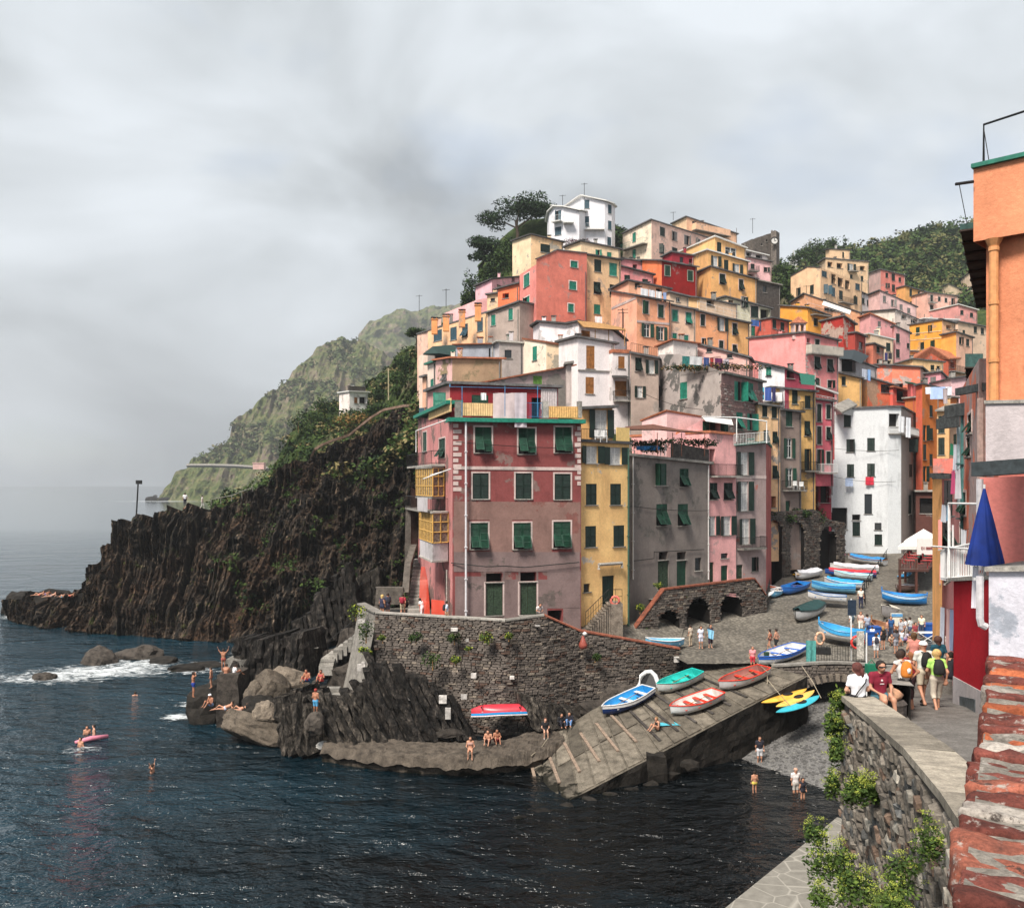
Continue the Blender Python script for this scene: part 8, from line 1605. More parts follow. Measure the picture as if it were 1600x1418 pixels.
for i,(a_,c_,sg) in enumerate((((712,690,61.8),(905,700,63.6),.1),((985,790,68.9),(1108,797,74.7),.15),((1300,700,111.8),(1405,703,111.8),.2),((1300,744,111.8),(1400,752,111.8),.3),((1000,612,84),(1184,628,89),1.2),((1108,742,75),(1184,720,88),.8))):
    A_,B_ = P(*a_),P(*c_); b = MB(); b.tube([A_.lerp(B_,k / 8) - V3(0,0,sg * 4 * (k / 8) * (1 - k / 8)) for k in range(9)],.022,4); solo(b,'cable',IRON,['thin cable under the top windows of the red house','thin cable across the grey house','upper cable across the white house','lower sagging cable across the white house','long cable sagging from the beige house to the yellow one','cable sagging from the pink house to the alley houses'][i],'cable')
# ================================================================ PEOPLE
def surface_net(fn,lo,hi,h):
    n = [int(math.ceil((hi[i] - lo[i]) / h)) + 1 for i in range(3)]
    ax = [lo[i] + h * np.arange(n[i]) for i in range(3)]; X,Y,Z = np.meshgrid(*ax,indexing='ij'); D = fn(X,Y,Z)
    ins = D < 0; c = np.zeros([k - 1 for k in n]); acc = np.zeros(c.shape + (3,))
    def sl(a,o): return a[o[0]:n[0] - 1 + o[0],o[1]:n[1] - 1 + o[1],o[2]:n[2] - 1 + o[2]]
    cr = [(i,j,k) for i in (0,1) for j in (0,1) for k in (0,1)]
    for a in cr:
        for d in range(3):
            if a[d]: continue
            b = list(a); b[d] = 1; da,db = sl(D,a),sl(D,b); m = (da < 0) != (db < 0); t = np.where(m,da / np.where(m,da - db,1),0)
            for k in range(3): acc[...,k] += np.where(m,(a[k] + (t if k == d else 0)),0)
            c += m
    m = c > 0; ids = -np.ones(c.shape,int); ids[m] = np.arange(m.sum()); I = np.argwhere(m); v = (I + acc[m] / c[m][:,None]) * h + np.array(lo); F_ = []
    for d in range(3):
        o = [0,0,0]; o[d] = 1; a = ins[tuple(slice(0,n[i] - o[i]) for i in range(3))]; b = ins[tuple(slice(o[i],n[i]) for i in range(3))]
        E = np.argwhere(a != b); u,w = [(1,2),(2,0),(0,1)][d]; E = E[(E[:,u] > 0) & (E[:,w] > 0) & (E[:,u] < n[u] - 1) & (E[:,w] < n[w] - 1)]
        if not len(E): continue
        fl = a[tuple(E.T)]; q = []
        for (du,dw) in ((-1,-1),(0,-1),(0,0),(-1,0)): k = E.copy(); k[:,u] += du; k[:,w] += dw; q.append(ids[tuple(k.T)])
        q = np.stack(q,1); q[~fl] = q[~fl][:,::-1]; F_.append(q)
    return v,np.concatenate(F_)
def rcone(P_,a,b,r1,r2):
    a,b = np.array(a,float),np.array(b,float); ba = b - a; L2 = max((ba ** 2).sum(),1e-8); t = np.clip(((P_ - a) @ ba) / L2,0,1); return np.linalg.norm(P_ - (a + t[...,None] * ba),axis=-1) - (r1 + (r2 - r1) * t)
POSE = {
 'stand': dict(),
 'walk': dict(kneeR=(.1,.16,.50),ankR=(.1,.20,.09),kneeL=(-.1,0,.50),ankL=(-.1,-.26,.13),elbR=(.25,-.10,1.14),wrR=(.22,-.06,.90),elbL=(-.25,.06,1.14),wrL=(-.2,.22,.96)),
 'hips': dict(elbR=(.38,-.04,1.20),wrR=(.18,.02,1.0),elbL=(-.30,.12,1.18),wrL=(-.28,.34,1.06),chest=(0,.06,1.28),neck=(0,.10,1.48),head=(.0,.18,1.60)),
 'lean': dict(elbR=(.24,.16,1.16),wrR=(.10,.34,1.12),elbL=(-.24,.16,1.16),wrL=(-.10,.34,1.12),chest=(0,.08,1.26),neck=(0,.16,1.44),head=(0,.26,1.55)),
 'up': dict(elbR=(.34,.02,1.60),wrR=(.40,0,1.86),elbL=(-.34,.02,1.60),wrL=(-.42,0,1.84)),
 'shade': dict(elbR=(.36,.1,1.52),wrR=(.14,.12,1.66)),
 'sit': dict(dz=-.86,kneeR=(.11,.44,.93),ankR=(.12,.44,.52),kneeL=(-.11,.42,.93),ankL=(-.12,.50,.50),elbR=(.25,.06,1.13),wrR=(.12,.28,1.04),elbL=(-.25,.06,1.13),wrL=(-.12,.28,1.04),chest=(0,.0,1.28),neck=(0,.03,1.47),head=(0,.07,1.61)),
 'floor': dict(dz=-.86,kneeR=(.14,.38,1.22),ankR=(.12,.62,.92),kneeL=(-.14,.40,1.18),ankL=(-.12,.66,.92),elbR=(.26,.12,1.16),wrR=(.14,.36,1.2),elbL=(-.26,.12,1.16),wrL=(-.14,.36,1.2),chest=(0,.02,1.26),neck=(0,.06,1.44),head=(0,.12,1.57)),
 'crouch': dict(dz=-.50,pel=(0,-.1,.78),hipR=(.1,-.1,.75),hipL=(-.1,-.1,.75),kneeR=(.16,.26,.92),ankR=(.12,.06,.58),kneeL=(-.16,.26,.92),ankL=(-.12,.06,.58),chest=(0,.05,1.06),neck=(0,.14,1.24),head=(0,.22,1.36),shR=(.18,.1,1.2),shL=(-.18,.1,1.2),elbR=(.22,.3,1.02),wrR=(.1,.42,.92),elbL=(-.22,.3,1.02),wrL=(-.1,.42,.92)),
 'recline': dict(dz=-.86,chest=(0,-.26,1.10),neck=(0,-.42,1.22),head=(0,-.50,1.34),shR=(.19,-.38,1.20),shL=(-.19,-.38,1.20),elbR=(.26,-.52,1.02),wrR=(.24,-.36,.92),elbL=(-.26,-.52,1.02),wrL=(-.24,-.36,.92),kneeR=(.1,.42,1.14),ankR=(.1,.74,.92),kneeL=(-.1,.46,.95),ankL=(-.1,.88,.91)),
}
def person(label,loc,yaw,pose='stand',h=1.72,skin=0,top=None,bottom=None,hair=(.03,.02,.015),sleeves='short',legs='short',hairlen=0,hat=None,pack=None,detail=0,shoes=None,lying=None,female=False,group='people around the harbour',dress=False,logo=None,glasses=False,look=0.0,name='person'):
    J = dict(pel=(0,0,.95),chest=(0,0,1.28),neck=(0,0,1.48),head=(0,.02,1.62),shR=(.185,0,1.42),shL=(-.185,0,1.42),elbR=(.235,-.02,1.14),elbL=(-.235,-.02,1.14),wrR=(.24,.07,.90),wrL=(-.24,.07,.90),hipR=(.09,0,.92),hipL=(-.09,0,.92),kneeR=(.10,.02,.50),kneeL=(-.10,.02,.50),ankR=(.11,-.02,.09),ankL=(-.11,-.02,.09))
    ps = dict(POSE[pose]); dz = ps.pop('dz',0); 
    if 'neck' in ps and 'shR' not in ps: nk = ps['neck']; ps['shR'] = (.185,nk[1] - .02,nk[2] - .06); ps['shL'] = (-.185,nk[1] - .02,nk[2] - .06)
    J.update(ps); J = {k: np.array(v,float) for k,v in J.items()}
    sw = .9 if female else 1.0
    for k in ('shR','shL'): J[k][0] *= sw
    B = []
    def bone(a,b,r1,r2,tag_): B.append((J[a] if isinstance(a,str) else a,J[b] if isinstance(b,str) else b,r1,r2,tag_))
    up = (J['neck'] - J['chest']); up /= np.linalg.norm(up)
    for s in ('R','L'):
        sg = 1 if s == 'R' else -1
        bone('hip' + s,'knee' + s,.088,.056,'thigh'); bone('knee' + s,'ank' + s,.054,.036,'calf')
        toe = J['ank' + s] + np.array([.02 * sg,.15,-.05]); bone('ank' + s,toe,.036,.030,'foot')
        bone('sh' + s,'elb' + s,.05,.038,'uparm'); bone('elb' + s,'wr' + s,.038,.025,'farm')
        fa = J['wr' + s] - J['elb' + s]; fa /= max(np.linalg.norm(fa),.01); palm = J['wr' + s] + fa * .075; bone('wr' + s,palm,.026,.030,'hand')
        if detail:
            side = np.cross(fa,[0,1,0]); side = side / max(np.linalg.norm(side),.05); cur = np.array([0,1.0,0]) - fa * fa[1]; cur = cur / max(np.linalg.norm(cur),.05)
            for i in range(4):
                o_ = palm + side * (.026 - .017 * i); l_ = (.034,.042,.039,.03)[i]; m1 = o_ + fa * l_; m2 = m1 + fa * l_ * .55 + cur * l_ * .5; bone(o_,m1,.0095,.009,'hand'); bone(m1,m2,.009,.0075,'hand')
            tb_ = J['wr' + s] + fa * .03 + side * .02 * (-sg if False else 1); bone(tb_,tb_ + side * .035 + fa * .03,.011,.010,'hand'); bone(tb_ + side * .035 + fa * .03,tb_ + side * .038 + fa * .058,.010,.008,'hand')
        bone(J['pel'] + np.array([.045 * sg,0,-.0]),J['pel'] + np.array([.05 * sg,0,.08]),.105,.085,'hips'); bone(J['pel'] + np.array([.04 * sg,0,.08]),J['chest'] + np.array([.07 * sg,0,0]),.088,.098,'torso')
        bone(J['chest'] + np.array([.07 * sg,0,0]),J['neck'] + np.array([.11 * sg * sw,-.0,-.08]),.098,.06,'torso'); bone(J['neck'] + np.array([.03 * sg,0,-.03]),'sh' + s,.045,.052,'torso')
        if female: bone(J['chest'] + np.array([.065 * sg,.075,.02]),J['chest'] + np.array([.065 * sg,.08,.03]),.05,.045,'torso')
    bone(J['neck'] - up * .03,J['head'] - np.array([0,.02,.06]),.052,.05,'neck')
    hc = J['head']; ca,sa = math.cos(look),math.sin(look)
    def hp(x,y,z): return hc + np.array([x * ca - y * sa,x * sa + y * ca,z])
    B.append((hp(0,-.012,.03),hp(0,-.002,.03),.093,.09,'head')); B.append((hp(0,.02,-.05),hp(0,.035,-.075),.066,.045,'face')); B.append((hp(0,.05,0),hp(0,.055,-.03),.05,.045,'face'))
    if detail: B.append((hp(0,.093,.0),hp(0,.112,-.025),.009,.014,'face')); B.append((hp(-.02,.085,-.058),hp(.02,.085,-.058),.010,.010,'face')); B += [(hp(.088 * q,0,.01),hp(.09 * q,0,-.02),.016,.012,'face') for q in (1,-1)]
    J2 = np.array([p for b in B for p in (b[0],b[1])]); lo = J2.min(0) - .13; hi = J2.max(0) + .13; hs = .021 if detail else .04
    if detail: hs = .0185
    def sdf(X,Y,Z):
        Pq = np.stack([X,Y,Z],-1); acc = np.zeros(X.shape); k = .018 if detail else .026
        for a,b,r1,r2,tg in B:
            kk = .006 if (tg == 'hand' and r1 < .02) else k
            d = rcone(Pq,a,b,r1,r2); acc += np.exp(-np.clip(d,-.3,.6) / k)
        return -k * np.log(np.maximum(acc,1e-30)) + (.004 if detail else .008)
    v,f = surface_net(sdf,lo,hi,hs)
    s_ = h / 1.73; fc = v[f].mean(1); Ds = np.stack([rcone(fc,a,b,r1,r2) for a,b,r1,r2,_ in B],1); tg = np.array([b[4] for b in B])[Ds.argmin(1)]
    # smooth normals for the cloth shells
    nr = np.zeros_like(v); fn_ = np.cross(v[f[:,2]] - v[f[:,0]],v[f[:,3]] - v[f[:,1]]); [np.add.at(nr,f[:,k],fn_) for k in range(4)]; nr /= np.maximum(np.linalg.norm(nr,axis=1),1e-9)[:,None]
    o = empty(name,loc,label,'person',group,yaw)
    off = np.array([0,0,dz])
    def emit(nm,sel,mat,push,smooth=True,thick=False):
        if not sel.any(): return None
        ff = f[sel]; ids = np.unique(ff); mp_ = -np.ones(len(v),int); mp_[ids] = np.arange(len(ids)); pts_ = (v[ids] + nr[ids] * push + off) * s_
        me = bpy.data.meshes.new(nm); me.from_pydata(pts_.tolist(),[],mp_[ff].tolist()); me.materials.append(mat); me.polygons.foreach_set('use_smooth',[True] * len(me.polygons)); q = bpy.data.objects.new(nm,me); return link(q,o)
    emit('body',np.ones(len(f),bool),SKIN[skin],0)
    if lying: o.rotation_euler = (math.radians(-88),0,0) if lying == 'back' else (math.radians(88),0,0); o.rotation_euler = (Matrix.Rotation(yaw,3,'Z') @ Matrix.Rotation(math.radians(-90 if lying == 'back' else 90),3,'X')).to_euler()
    def tpar(a,b): ba = J[b] - J[a]; return ((fc - J[a]) @ ba) / (ba @ ba)
    armt = np.minimum(np.where(np.linalg.norm(fc - J['shR'],axis=1) < np.linalg.norm(fc - J['shL'],axis=1),tpar('shR','elbR'),tpar('shL','elbL')),9)
    near = {s: np.minimum(rcone(fc,J['hip' + s],J['knee' + s],.08,.06),rcone(fc,J['knee' + s],J['ank' + s],.05,.04)) for s in 'RL'}; isR = near['R'] < near['L']
    kt = np.where(isR,tpar('kneeR','ankR'),tpar('kneeL','ankL')); ht = np.where(isR,tpar('hipR','kneeR'),tpar('hipL','kneeL'))
    if top is not None:
        sel = np.isin(tg,['torso']) | ((tg == 'neck') & (fc[:,2] < J['neck'][2] - .01)) | ((tg == 'hips') & (fc[:,2] > J['pel'][2] + .03))
        if sleeves == 'short': sel |= (tg == 'uparm') & (armt < .62)
        if sleeves == 'long': sel |= np.isin(tg,['uparm','farm'])
        if sleeves == 'bikini': sel = (tg == 'torso') & (np.abs(fc[:,2] - J['chest'][2] - .02) < .07)
        emit('dress' if dress else 'shirt',sel,flat(top,.85,.12,scale=12),.016)
    bt = bottom or (.03,.04,.10)
    sel = (tg == 'hips'); 
    if legs != 'brief': sel |= (tg == 'thigh') & (ht < {'short': .75,'mid': 1.2,'long': 9,'mini': .35}[legs])
    else: sel |= (tg == 'thigh') & (ht < .12)
    if legs == 'mid': sel |= (tg == 'calf') & (kt < .3)
    if legs == 'long': sel |= (tg == 'calf') & (kt < .95)
    emit('swimsuit' if legs == 'brief' else ('trousers' if legs in ('long','mid') else 'shorts'),sel,flat(bt,.85,.12,scale=12),.014 if legs == 'brief' else .022)
    if shoes is not None: emit('shoes',tg == 'foot',flat(shoes,.7,.1),.010)
    # hair: cap of the skull behind the face
    loc_ = fc - hc; fy = loc_[:,0] * -sa + loc_[:,1] * ca
    if hat is None or hairlen: 
        sel = np.isin(tg,['head','face','neck']) & ((fy < .035 + (loc_[:,2] - .03) * .5) | (loc_[:,2] > .085)) & (loc_[:,2] > (-.055 if not hairlen else -.14)); emit('hair',sel,flat(hair,.8,.3,scale=20),.020 if not hairlen else .028)
    if hat is not None: emit('hat',np.isin(tg,['head']) & (loc_[:,2] > .035),flat(hat,.8,.08),.026)
    def wl(p): return tuple((np.array(p) + off) * s_)
    if hairlen > 1: b = MB(); b.tube([wl(hp(0,-.1,.02)),wl(hp(.01,-.13,-.1)),wl(hp(.02,-.12,-.3))],[.05 * s_,.04 * s_,.015 * s_],8); b.build('ponytail',flat(hair,.8,.3,scale=20),o,True)
    if hat is not None and detail: b = MB(); b.grid([[wl(hp(x,.07,.05)) for x in (-.07,-.03,.03,.07)],[wl(hp(x,.155 - abs(x) * .5,.035)) for x in (-.06,-.03,.03,.06)]]); b.build('hat_brim',flat(hat,.8,.08),o)
    if glasses: b = MB(); b.tube([wl(hp(-.085,.04,.005)),wl(hp(-.055,.10,.005)),wl(hp(0,.11,.005)),wl(hp(.055,.10,.005)),wl(hp(.085,.04,.005))],.017 * s_,6); b.build('sunglasses',GLASS,o)
    if pack is not None:
        ch = (J['chest'] + J['neck']) / 2; b = MB(); c0 = (ch + off + np.array([0,-.17,-.12])) * s_
        b.lathe(tuple(c0 - np.array([0,0,.17])),[(.0,-.02),(.13,.0),(.155,.06),(.15,.22),(.11,.36),(.05,.41),(0,.42)],14,0,lambda w,i: .62 + .38 * abs(math.cos(w)) ** .6)
        b.build('backpack',flat(pack,.8,.15),o,True); b = MB()
        for sg in (-1,1): b.tube([tuple(c0 + np.array([.06 * sg,.02,.22])),wl(J['neck'] + np.array([.09 * sg,-.06,-.01])),wl(J['neck'] + np.array([.10 * sg,.06,-.04])),wl(J['chest'] + np.array([.12 * sg,.12,.0])),wl(J['chest'] + np.array([.14 * sg,.02,-.14]))],.015,5)
        b.build('backpack_strap',flat(tuple(c * .5 for c in pack),.8,.1),o)
        if detail and logo: b = MB(); b.lathe(tuple(c0 + np.array([0,-.075,-.05])),[(.0,-.02),(.06,0),(.07,.1),(.0,.16)],10); b.build('backpack_pocket',flat(logo,.8,.1),o,True)
    elif logo: 
        b = MB(); c0 = (J['chest'] + off + np.array([0,.118,-.03])) * s_; b.box(tuple(c0 + np.array([-.05,-.01,-.03])),tuple(c0 + np.array([.05,.006,-.01]))); b.lathe(tuple(c0 + np.array([0,-.004,.05])),[(.0,-.03),(.03,0),(.0,.04)],8); b.build('shirt_print',flat(logo,.8,.1),o)
    return o
def PX(px,py,d): return P(px,py,d)
R = math.radians
TEE = dict(w=(.70,.70,.70))
# --- the group on the road: yaw 0 faces away from the viewer (+Y)
sd1 = V3(7.55,19.35,12.34)
person('woman in a white top and black trousers seated on the wall with her back turned',P(1341,1097,19.3),R(4),'sit',1.66,2,(.80,.80,.84),(.015,.015,.02),(.10,.03,.025),'short','long',2,(.03,.02,.02),None,1,(.02,.02,.02),female=True,look=R(35))
b = MB(); q = P(1341,1097,19.3); b.tube([q + V3(.17,-.02,.54),q + V3(.10,-.14,.46),q + V3(-.06,-.15,.26),q + V3(-.16,-.12,.08)],.014,5); solo(b,'shoulder_strap',IRON,'thin black bag strap across the seated woman in white','strap')
person('man in a maroon printed shirt and sunglasses seated on the wall facing the viewer',P(1374,1092,20.4),R(186),'sit',1.76,0,(.20,.012,.03),(.05,.14,.18),(.015,.012,.01),'short','short',0,None,None,1,(.1,.08,.06),logo=(.6,.5,.5),glasses=True,look=R(10))
person('tanned man in a vest with an orange and white backpack, hand on his hip',P(1413,1122,23.6),R(12),'hips',1.76,1,(.55,.52,.50),(.02,.018,.018),(.04,.022,.015),'none','mid',0,None,(.62,.20,.03),1,(.3,.3,.2),logo=(.75,.75,.75))
person('black haired man in a dark red shirt behind the orange backpack',P(1424,1112,24.6),R(60),'lean',1.76,0,(.25,.015,.02),(.03,.012,.015),(.012,.01,.01),'short','mid',0,None,None,1,(.05,.04,.04))
person('man with a white cap and black backpack in khaki shorts walking away',P(1443,1103,25.6),R(4),'walk',1.84,0,(.62,.62,.56),(.48,.42,.32),(.1,.08,.06),'short','short',0,(.78,.78,.78),(.012,.012,.012),1,(.04,.03,.03),look=R(0))
person('blonde woman in a lime green shirt with a small black backpack',P(1464,1112,24.6),R(-6),'walk',1.70,0,(.42,.72,.16),(.50,.44,.36),(.55,.36,.14),'short','mid',1,None,(.02,.02,.02),1,(.06,.04,.04),female=True)
person('woman in a dark teal top walking ahead of the lime shirt',P(1466,1082,27.5),R(8),'walk',1.72,0,(.008,.06,.09),(.06,.06,.07),(.07,.03,.02),'short','mid',1,None,None,1,(.05,.05,.05),female=True)
person('girl in a pink strap top between the cap man and the parapet',P(1428,1062,29.5),R(-20),'stand',1.55,0,(.55,.22,.18),(.3,.12,.05),(.10,.05,.02),'none','mini',1,None,None,0,None,female=True)
person('person in black crouching by the crimson wall with a white bag',P(1483,1066,29.0),R(-40),'crouch',1.7,0,(.015,.015,.02),(.02,.02,.03),(.02,.015,.01),'short','long',0,None,None,0)
# --- people on the plaza
def pg(label,x,y,yaw,**k):
    p = gnd(x,y); return person(label,p + V3(0,0,.01),R(yaw),**k)
W_ = (.74,.74,.76)
pg('person all in white with a dark shoulder bag, near the bridge',1369,1029,-10,h=1.75,top=W_,bottom=W_,legs='short',pack=(.03,.03,.05))
pg('woman in a short black dress among the crowd',1380,1016,20,h=1.72,top=(.012,.012,.014),bottom=(.015,.012,.012),legs='mini',sleeves='none',hair=(.35,.2,.08),hairlen=1,female=True,dress=True)
pg('man in a blue shirt in front of the kiosk board',1392,1000,170,h=1.80,top=(.02,.08,.22),bottom=(.05,.07,.12),legs='long')
pg('grey shirted man beside the kiosk board',1408,1003,120,h=1.75,top=(.42,.43,.46),bottom=(.3,.3,.34),legs='short')
pg('man in a white shirt right of the kiosk board',1415,1002,60,h=1.75,top=W_,bottom=(.4,.36,.34),legs='long')
pg('woman in a long white dress walking up the alley',1345,990,160,h=1.68,top=(.62,.42,.36),bottom=(.72,.68,.60),legs='long',hair=(.25,.1,.05),hairlen=1,female=True,pose='walk')
pg('man in a grey tee seen from behind at the alley foot',1355,996,10,h=1.78,top=(.38,.42,.50),bottom=(.14,.16,.22),legs='mid')
pg('child in a white shirt holding hands beside the grey tee',1363,1006,0,h=1.30,top=W_,bottom=(.06,.07,.12),legs='mid')
pg('boy in white with a dark backpack near the notice board',1331,986,0,h=1.40,top=W_,bottom=(.5,.5,.5),pack=(.05,.08,.10))
pg('woman in beige crouching in the crowd',1394,1009,150,h=1.6,pose='crouch',top=(.50,.38,.28),bottom=(.55,.42,.32),hair=(.2,.12,.06),female=True)
pg('second crouching person with bare arms in the crowd',1401,1009,190,h=1.6,pose='crouch',top=(.45,.28,.20),bottom=(.5,.36,.28),sleeves='none')
pg('toddler in white and blue beside a dark haired mother',1409,1009,180,h=1.15,top=W_,bottom=(.3,.45,.6))
pg('dark haired mother in purple bending beside the toddler',1416,1004,230,h=1.6,pose='crouch',top=(.5,.45,.52),bottom=(.22,.12,.26),hairlen=1,female=True)
pg('man in a white shirt and dark trousers alone in the alley',1345,951,180,h=1.78,top=(.70,.66,.56),bottom=(.02,.025,.06),legs='long',shoes=(.03,.02,.02))
pg('bather in a red bikini walking near the ramp top',1203,1018,60,h=1.62,top=(.45,.08,.05),bottom=(.1,.03,.03),sleeves='bikini',legs='brief',skin=0,hairlen=1,female=True,pose='walk')
pg('bare chested man in black shorts beside the red bikini',1213,1021,50,h=1.78,top=None,bottom=(.015,.015,.015),legs='short',skin=0,pose='walk')
pg('woman in a pink top and red skirt standing on the ramp',1176,1047,170,h=1.62,top=(.70,.28,.30),bottom=(.55,.04,.06),legs='short',hair=(.2,.12,.1),female=True)
pg('person in cream beside the first arcade arch',1079,1010,40,h=1.6,top=(.6,.5,.4),bottom=(.45,.36,.26),legs='long')
pg('woman in a white patterned dress by the arcade',1095,1014,190,h=1.68,top=(.62,.64,.74),bottom=(.60,.62,.74),legs='short',hairlen=1,hair=(.06,.03,.02),female=True,dress=True)
pg('man in dark clothes with a pale blue towel by the arcade',1110,1013,200,h=1.76,top=(.03,.03,.05),bottom=(.05,.03,.05),legs='mid',sleeves='none')
b = MB(); p = gnd(1110,1013); cloth_mesh(b,p + V3(-.3,-.3,1.5),p + V3(.2,-.3,1.35),.65,0,.05,.3); solo(b,'towel',flat((.25,.55,.75),.9),'pale blue towel carried over a shoulder by the arcade','towel',smooth=True)
q = P(1026,1143,55.6); q = gnd(1028,1143); person('woman in a black bikini sunbathing on the ramp',q + V3(0,0,.12),R(115),'floor',1.66,0,(.02,.02,.02),(.02,.02,.02),(.25,.14,.06),'bikini','brief',1,female=True)
b = MB(); q = gnd(1040,1132); b.grid([[q + V3(x,y,.10 + .02 * noise.noise(V3(x * 5,y * 5,0)) + (x * .04)) for x in np.linspace(-.5,1.2,8)] for y in np.linspace(-.5,.3,5)]); solo(b,'towel',flat((.08,.42,.52),.9),'bright blue towel spread on the ramp','towel',smooth=True)
for i,(x,y,yaw,c,b_) in enumerate(((1422,1000,40,(.6,.62,.6),(.1,.12,.2)),(1430,1008,200,(.3,.05,.06),(.4,.36,.3)),(1386,1002,250,(.6,.3,.2),(.12,.12,.14)),(1372,1016,100,(.1,.3,.5),(.6,.6,.6)),(1440,996,150,(.7,.66,.5),(.05,.06,.1)),(1400,1022,20,(.12,.12,.14),(.3,.3,.34)))):
    pg(['person in pale grey behind the crouching pair','person in dark red near the folding table','person in peach between the blue bins and the kiosk','child in blue with white shorts by the bins','person in pale yellow beside the blue lidded box','person in charcoal at the inner end of the parapet'][i],x,y,yaw,h=(1.74,1.7,1.66,1.3,1.72,1.76)[i],top=c,bottom=b_,legs='short' if i % 2 else 'long',hairlen=i % 2,pose='stand' if i % 3 else 'walk')
# --- terrace walkers
def pt_(label,x,y,d,yaw,**k):
    p = P(x,y,d); p.z = k.pop('z',7.12); return person(label,p,R(yaw),**k)
pt_('blonde woman with a dark dress leaning at the terrace corner',597,958,64.6,-30,h=1.72,top=(.03,.03,.06),bottom=(.03,.04,.08),hair=(.6,.42,.16),hairlen=1,sleeves='none',legs='mini',female=True)
pt_('man with a dark backpack at the terrace corner',606,960,64.9,40,h=1.80,top=(.05,.06,.1),bottom=(.1,.1,.14),pack=(.02,.02,.03))
pt_('person with a maroon backpack heading for the stairs',629,962,65.0,-10,h=1.72,top=(.34,.03,.05),bottom=(.45,.38,.26),pack=(.30,.02,.04),pose='walk')
pt_('woman in white bending at the foot of the stairs',660,965,64.0,60,h=1.6,pose='lean',top=W_,bottom=W_,hairlen=1,female=True,legs='mid')
pt_('man in a pale blue shirt with a black bag passing the red house',698,968,61.0,-80,h=1.76,top=(.55,.62,.74),bottom=(.45,.30,.2),pack=(.02,.02,.025),pose='walk')
pt_('man in a white shirt leaning on the terrace wall',842,966,61.6,200,h=1.72,pose='lean',top=(.66,.60,.58),bottom=(.10,.08,.07),z=7.0)
# --- waders, swimmers, bathers
def wd(label,x,y,yaw,zz=-.25,**k):
    p = atz(x,y,0); p.z = zz; return person(label,p,R(yaw),**k)
wd('man in a black shirt and white shorts wading in the cove',1187,1192,180,-.15,h=1.78,top=(.02,.02,.03),bottom=(.6,.6,.62))
wd('child in yellow trunks standing in the cove water',1179,1238,10,-.2,h=1.38,bottom=(.75,.60,.12),legs='brief')
wd('bald man in a white shirt wading in the cove',1243,1238,190,-.45,h=1.8,top=(.72,.66,.64),bottom=(.45,.42,.38),hat=(.5,.3,.22))
wd('girl in a dark swimsuit wading beside the bald man',1254,1248,200,-.35,h=1.5,top=(.02,.02,.03),bottom=(.02,.02,.03),hairlen=1,sleeves='none',legs='brief',female=True)
wd('swimmer with only head and shoulders above the dark water',238,1206,90,-1.25,h=1.75,legs='brief',pose='up')
wd('swimmer far out left of the bathing rocks',211,1086,20,-1.4,h=1.7,legs='brief')
wd('bather clinging to the pink float, upper one',147,1148,120,-1.0,h=1.7,legs='brief',skin=2)
wd('bather clinging to the pink float, lower one',126,1166,160,-1.1,h=1.7,legs='brief',skin=0)
wd('third bather beside the pink float',136,1146,200,-1.15,h=1.7,legs='brief',skin=0)
b = MB(); c0 = atz(135,1156,.08); b.tube([c0 + V3(-.5,-.5,0),c0 + V3(.2,.2,.05),c0 + V3(1.0,.9,0)],[.10,.18,.14],10); solo(b,'air_mattress',flat((.65,.22,.30),.5),'pink inflatable mattress floating on the open water','float',smooth=True)
def at(label,x,y,d,yaw,**k): return person(label,P(x,y,d),R(yaw),**k)
at('man in blue trunks standing at the rock edge with hands to his face',302,1090,60.4,-60,h=1.76,pose='shade',bottom=(.02,.05,.28),legs='mini',skin=1)
at('thin bather standing behind the man in blue trunks',330,1075,63.5,90,h=1.5,bottom=(.4,.15,.1),legs='brief',skin=0)
at('bather raising both arms on the stone block',349,1048,64.2,10,h=1.6,pose='up',bottom=(.4,.1,.08),legs='brief',skin=1)
at('bather sitting with bare back on the stone block',353,1055,62.6,0,h=1.7,pose='floor',bottom=(.5,.4,.45),legs='brief',skin=1)
at('bather in a white shirt sitting at the right of the stone block',366,1055,62.6,-50,h=1.65,pose='floor',top=W_,bottom=(.3,.05,.1),skin=1)
at('seated man with a white cap on the low dark rock',330,1102,60.0,150,h=1.7,pose='floor',bottom=(.2,.3,.5),hat=(.75,.75,.78),skin=1,legs='mini')
at('sunbather lying on the front boulder, left one',352,1108,59.8,100,h=1.66,pose='recline',bottom=(.5,.55,.7),legs='brief',skin=0)
at('sunbather lying on the front boulder, right one',377,1110,59.6,80,h=1.66,pose='recline',bottom=(.5,.3,.25),legs='brief',skin=0)
at('man in blue trunks sitting on a pink towel',480,1064,58.6,160,h=1.72,pose='floor',bottom=(.03,.18,.55),legs='mini',skin=1)
at('woman with a pink hat sitting cross legged on the towel',502,1064,58.6,170,h=1.66,pose='floor',top=(.5,.1,.1),bottom=(.5,.1,.1),sleeves='bikini',legs='brief',skin=1,female=True)
at('boy in blue and white trunks standing on the leaning beds',493,1117,54.6,-20,h=1.62,bottom=(.10,.38,.66),legs='short',skin=1,hair=(.3,.04,.03))
b = MB(); b.grid([[P(x,1064 + 3 * math.sin(x),d) for x in (460,475,490,512)] for d in (57.8,59.4)]); solo(b,'beach_towel',flat((.66,.06,.16),.9),'bright pink towel under the seated pair','towel')
b = MB(); q = P(468,1092,59); b.lathe(tuple(q),[(0,-.3),(.26,-.2),(.24,.05),(.1,.2),(0,.22)],10); solo(b,'beach_bag',flat((.60,.56,.46),.8),'white bag with blue top leaning on the rock beds','bag',smooth=True)
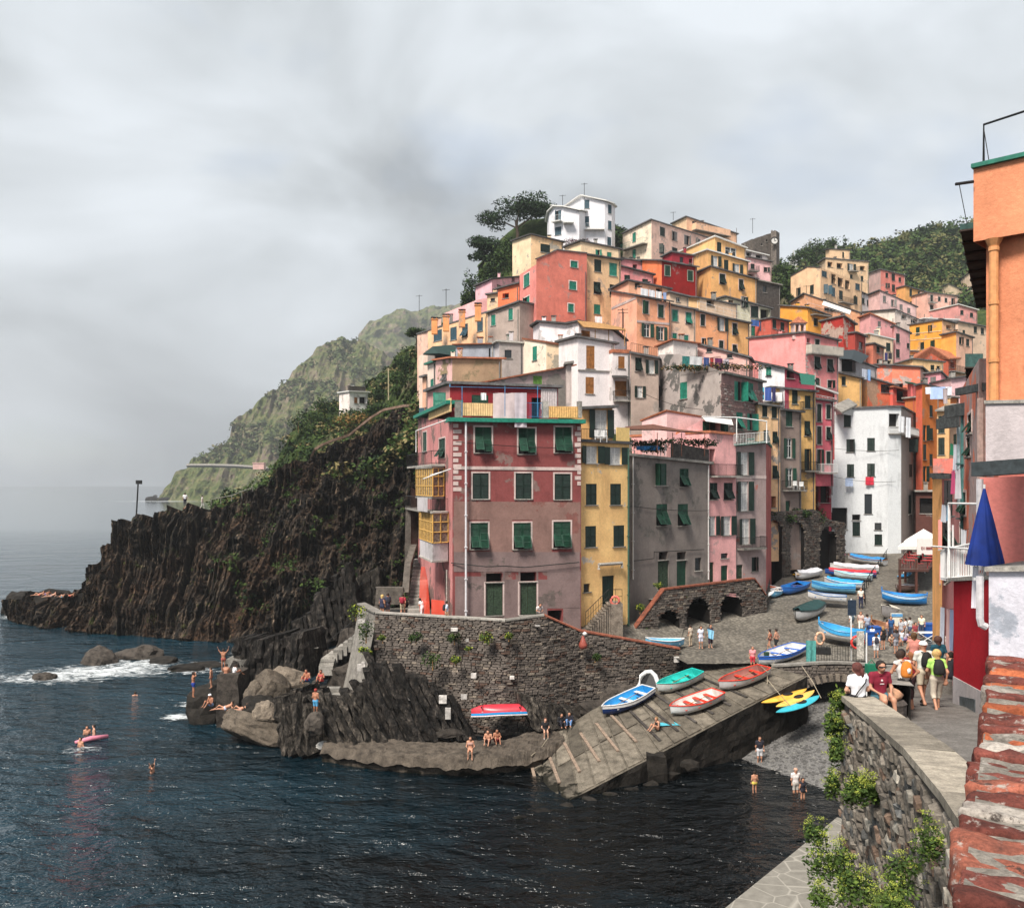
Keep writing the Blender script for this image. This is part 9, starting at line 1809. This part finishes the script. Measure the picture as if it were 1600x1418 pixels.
b = MB(); b.grid([[P(x,1112 + (x - 385) * .2,d) for x in (384,395,406)] for d in (59.0,59.8)]); solo(b,'beach_towel',flat((.6,.64,.68),.9),'white towel on the front boulder','towel')
at('girl sitting on the ledge edge with her legs over the water',735,1172,52.3,180,h=1.68,pose='sit',bottom=(.3,.15,.12),legs='brief',top=(.5,.3,.25),sleeves='bikini',skin=0,hairlen=1,female=True)
at('bare chested man sitting on the ledge left of the couple',763,1160,54.4,170,h=1.72,pose='floor',bottom=(.1,.05,.05),skin=0)
at('dark skinned companion sitting beside him on the ledge',776,1158,54.8,190,h=1.68,pose='floor',bottom=(.3,.05,.06),skin=1,female=True)
at('woman in a black dress sitting on the ledge near the ramp',852,1142,56.2,185,h=1.68,pose='sit',top=(.015,.015,.018),bottom=(.015,.015,.018),skin=2,legs='short',female=True,hair=(.15,.05,.03),shoes=(.6,.6,.6))
at('hooded person in black sitting by the ramp',877,1133,57.2,190,h=1.7,pose='floor',top=(.012,.012,.015),bottom=(.02,.02,.03),sleeves='long',legs='long')
at('person in jeans sitting by the ramp',890,1131,57.4,170,h=1.7,pose='floor',top=(.02,.02,.03),bottom=(.12,.22,.42),sleeves='long',legs='long')
for i,(x,y,yaw,c) in enumerate(((62,930,100,(.5,.1,.08)),(72,929,80,(.1,.1,.3)),(80,932,120,(.4,.3,.3)),(98,933,60,(.1,.3,.4)),(110,932,90,(.5,.05,.05)))):
    at('sunbather on the far left rock tip, %s from the left' % ['first','second','third','fourth','fifth'][i],x,y,109.0,yaw,h=1.8,pose='recline',bottom=c,legs='brief',skin=i % 3)
at('person in a white shirt standing on the cliff top',289,792,113.6,30,h=1.8,top=W_,bottom=(.03,.03,.05),legs='long')
at('person sitting on the cliff top beside the white shirt',296,795,113.6,100,h=1.7,pose='floor',top=(.25,.15,.13),bottom=(.1,.1,.12))
at('pale figure walking on the cliff top path',316,795,114.3,-60,h=1.75,pose='walk',top=(.55,.52,.5),bottom=(.5,.48,.45),legs='long')
# ================================================================ HAZE
mb = MB(); mb.box((-3300,-300,-11),(3300,3300,420)); hm = bpy.data.materials.new('haze'); hm.use_nodes = True; t = hm.node_tree; t.nodes.clear()
ho_ = t.nodes.new('ShaderNodeOutputMaterial'); pv = t.nodes.new('ShaderNodeVolumePrincipled'); pv.inputs['Color'].default_value = (.93,.96,1,1); pv.inputs['Density'].default_value = .00026; pv.inputs['Anisotropy'].default_value = 0.35
t.links.new(pv.outputs[0],ho_.inputs['Volume']); o = mb.build('haze',hm); tag(o,'pale sea haze hanging over the coast',None,None,'stuff')
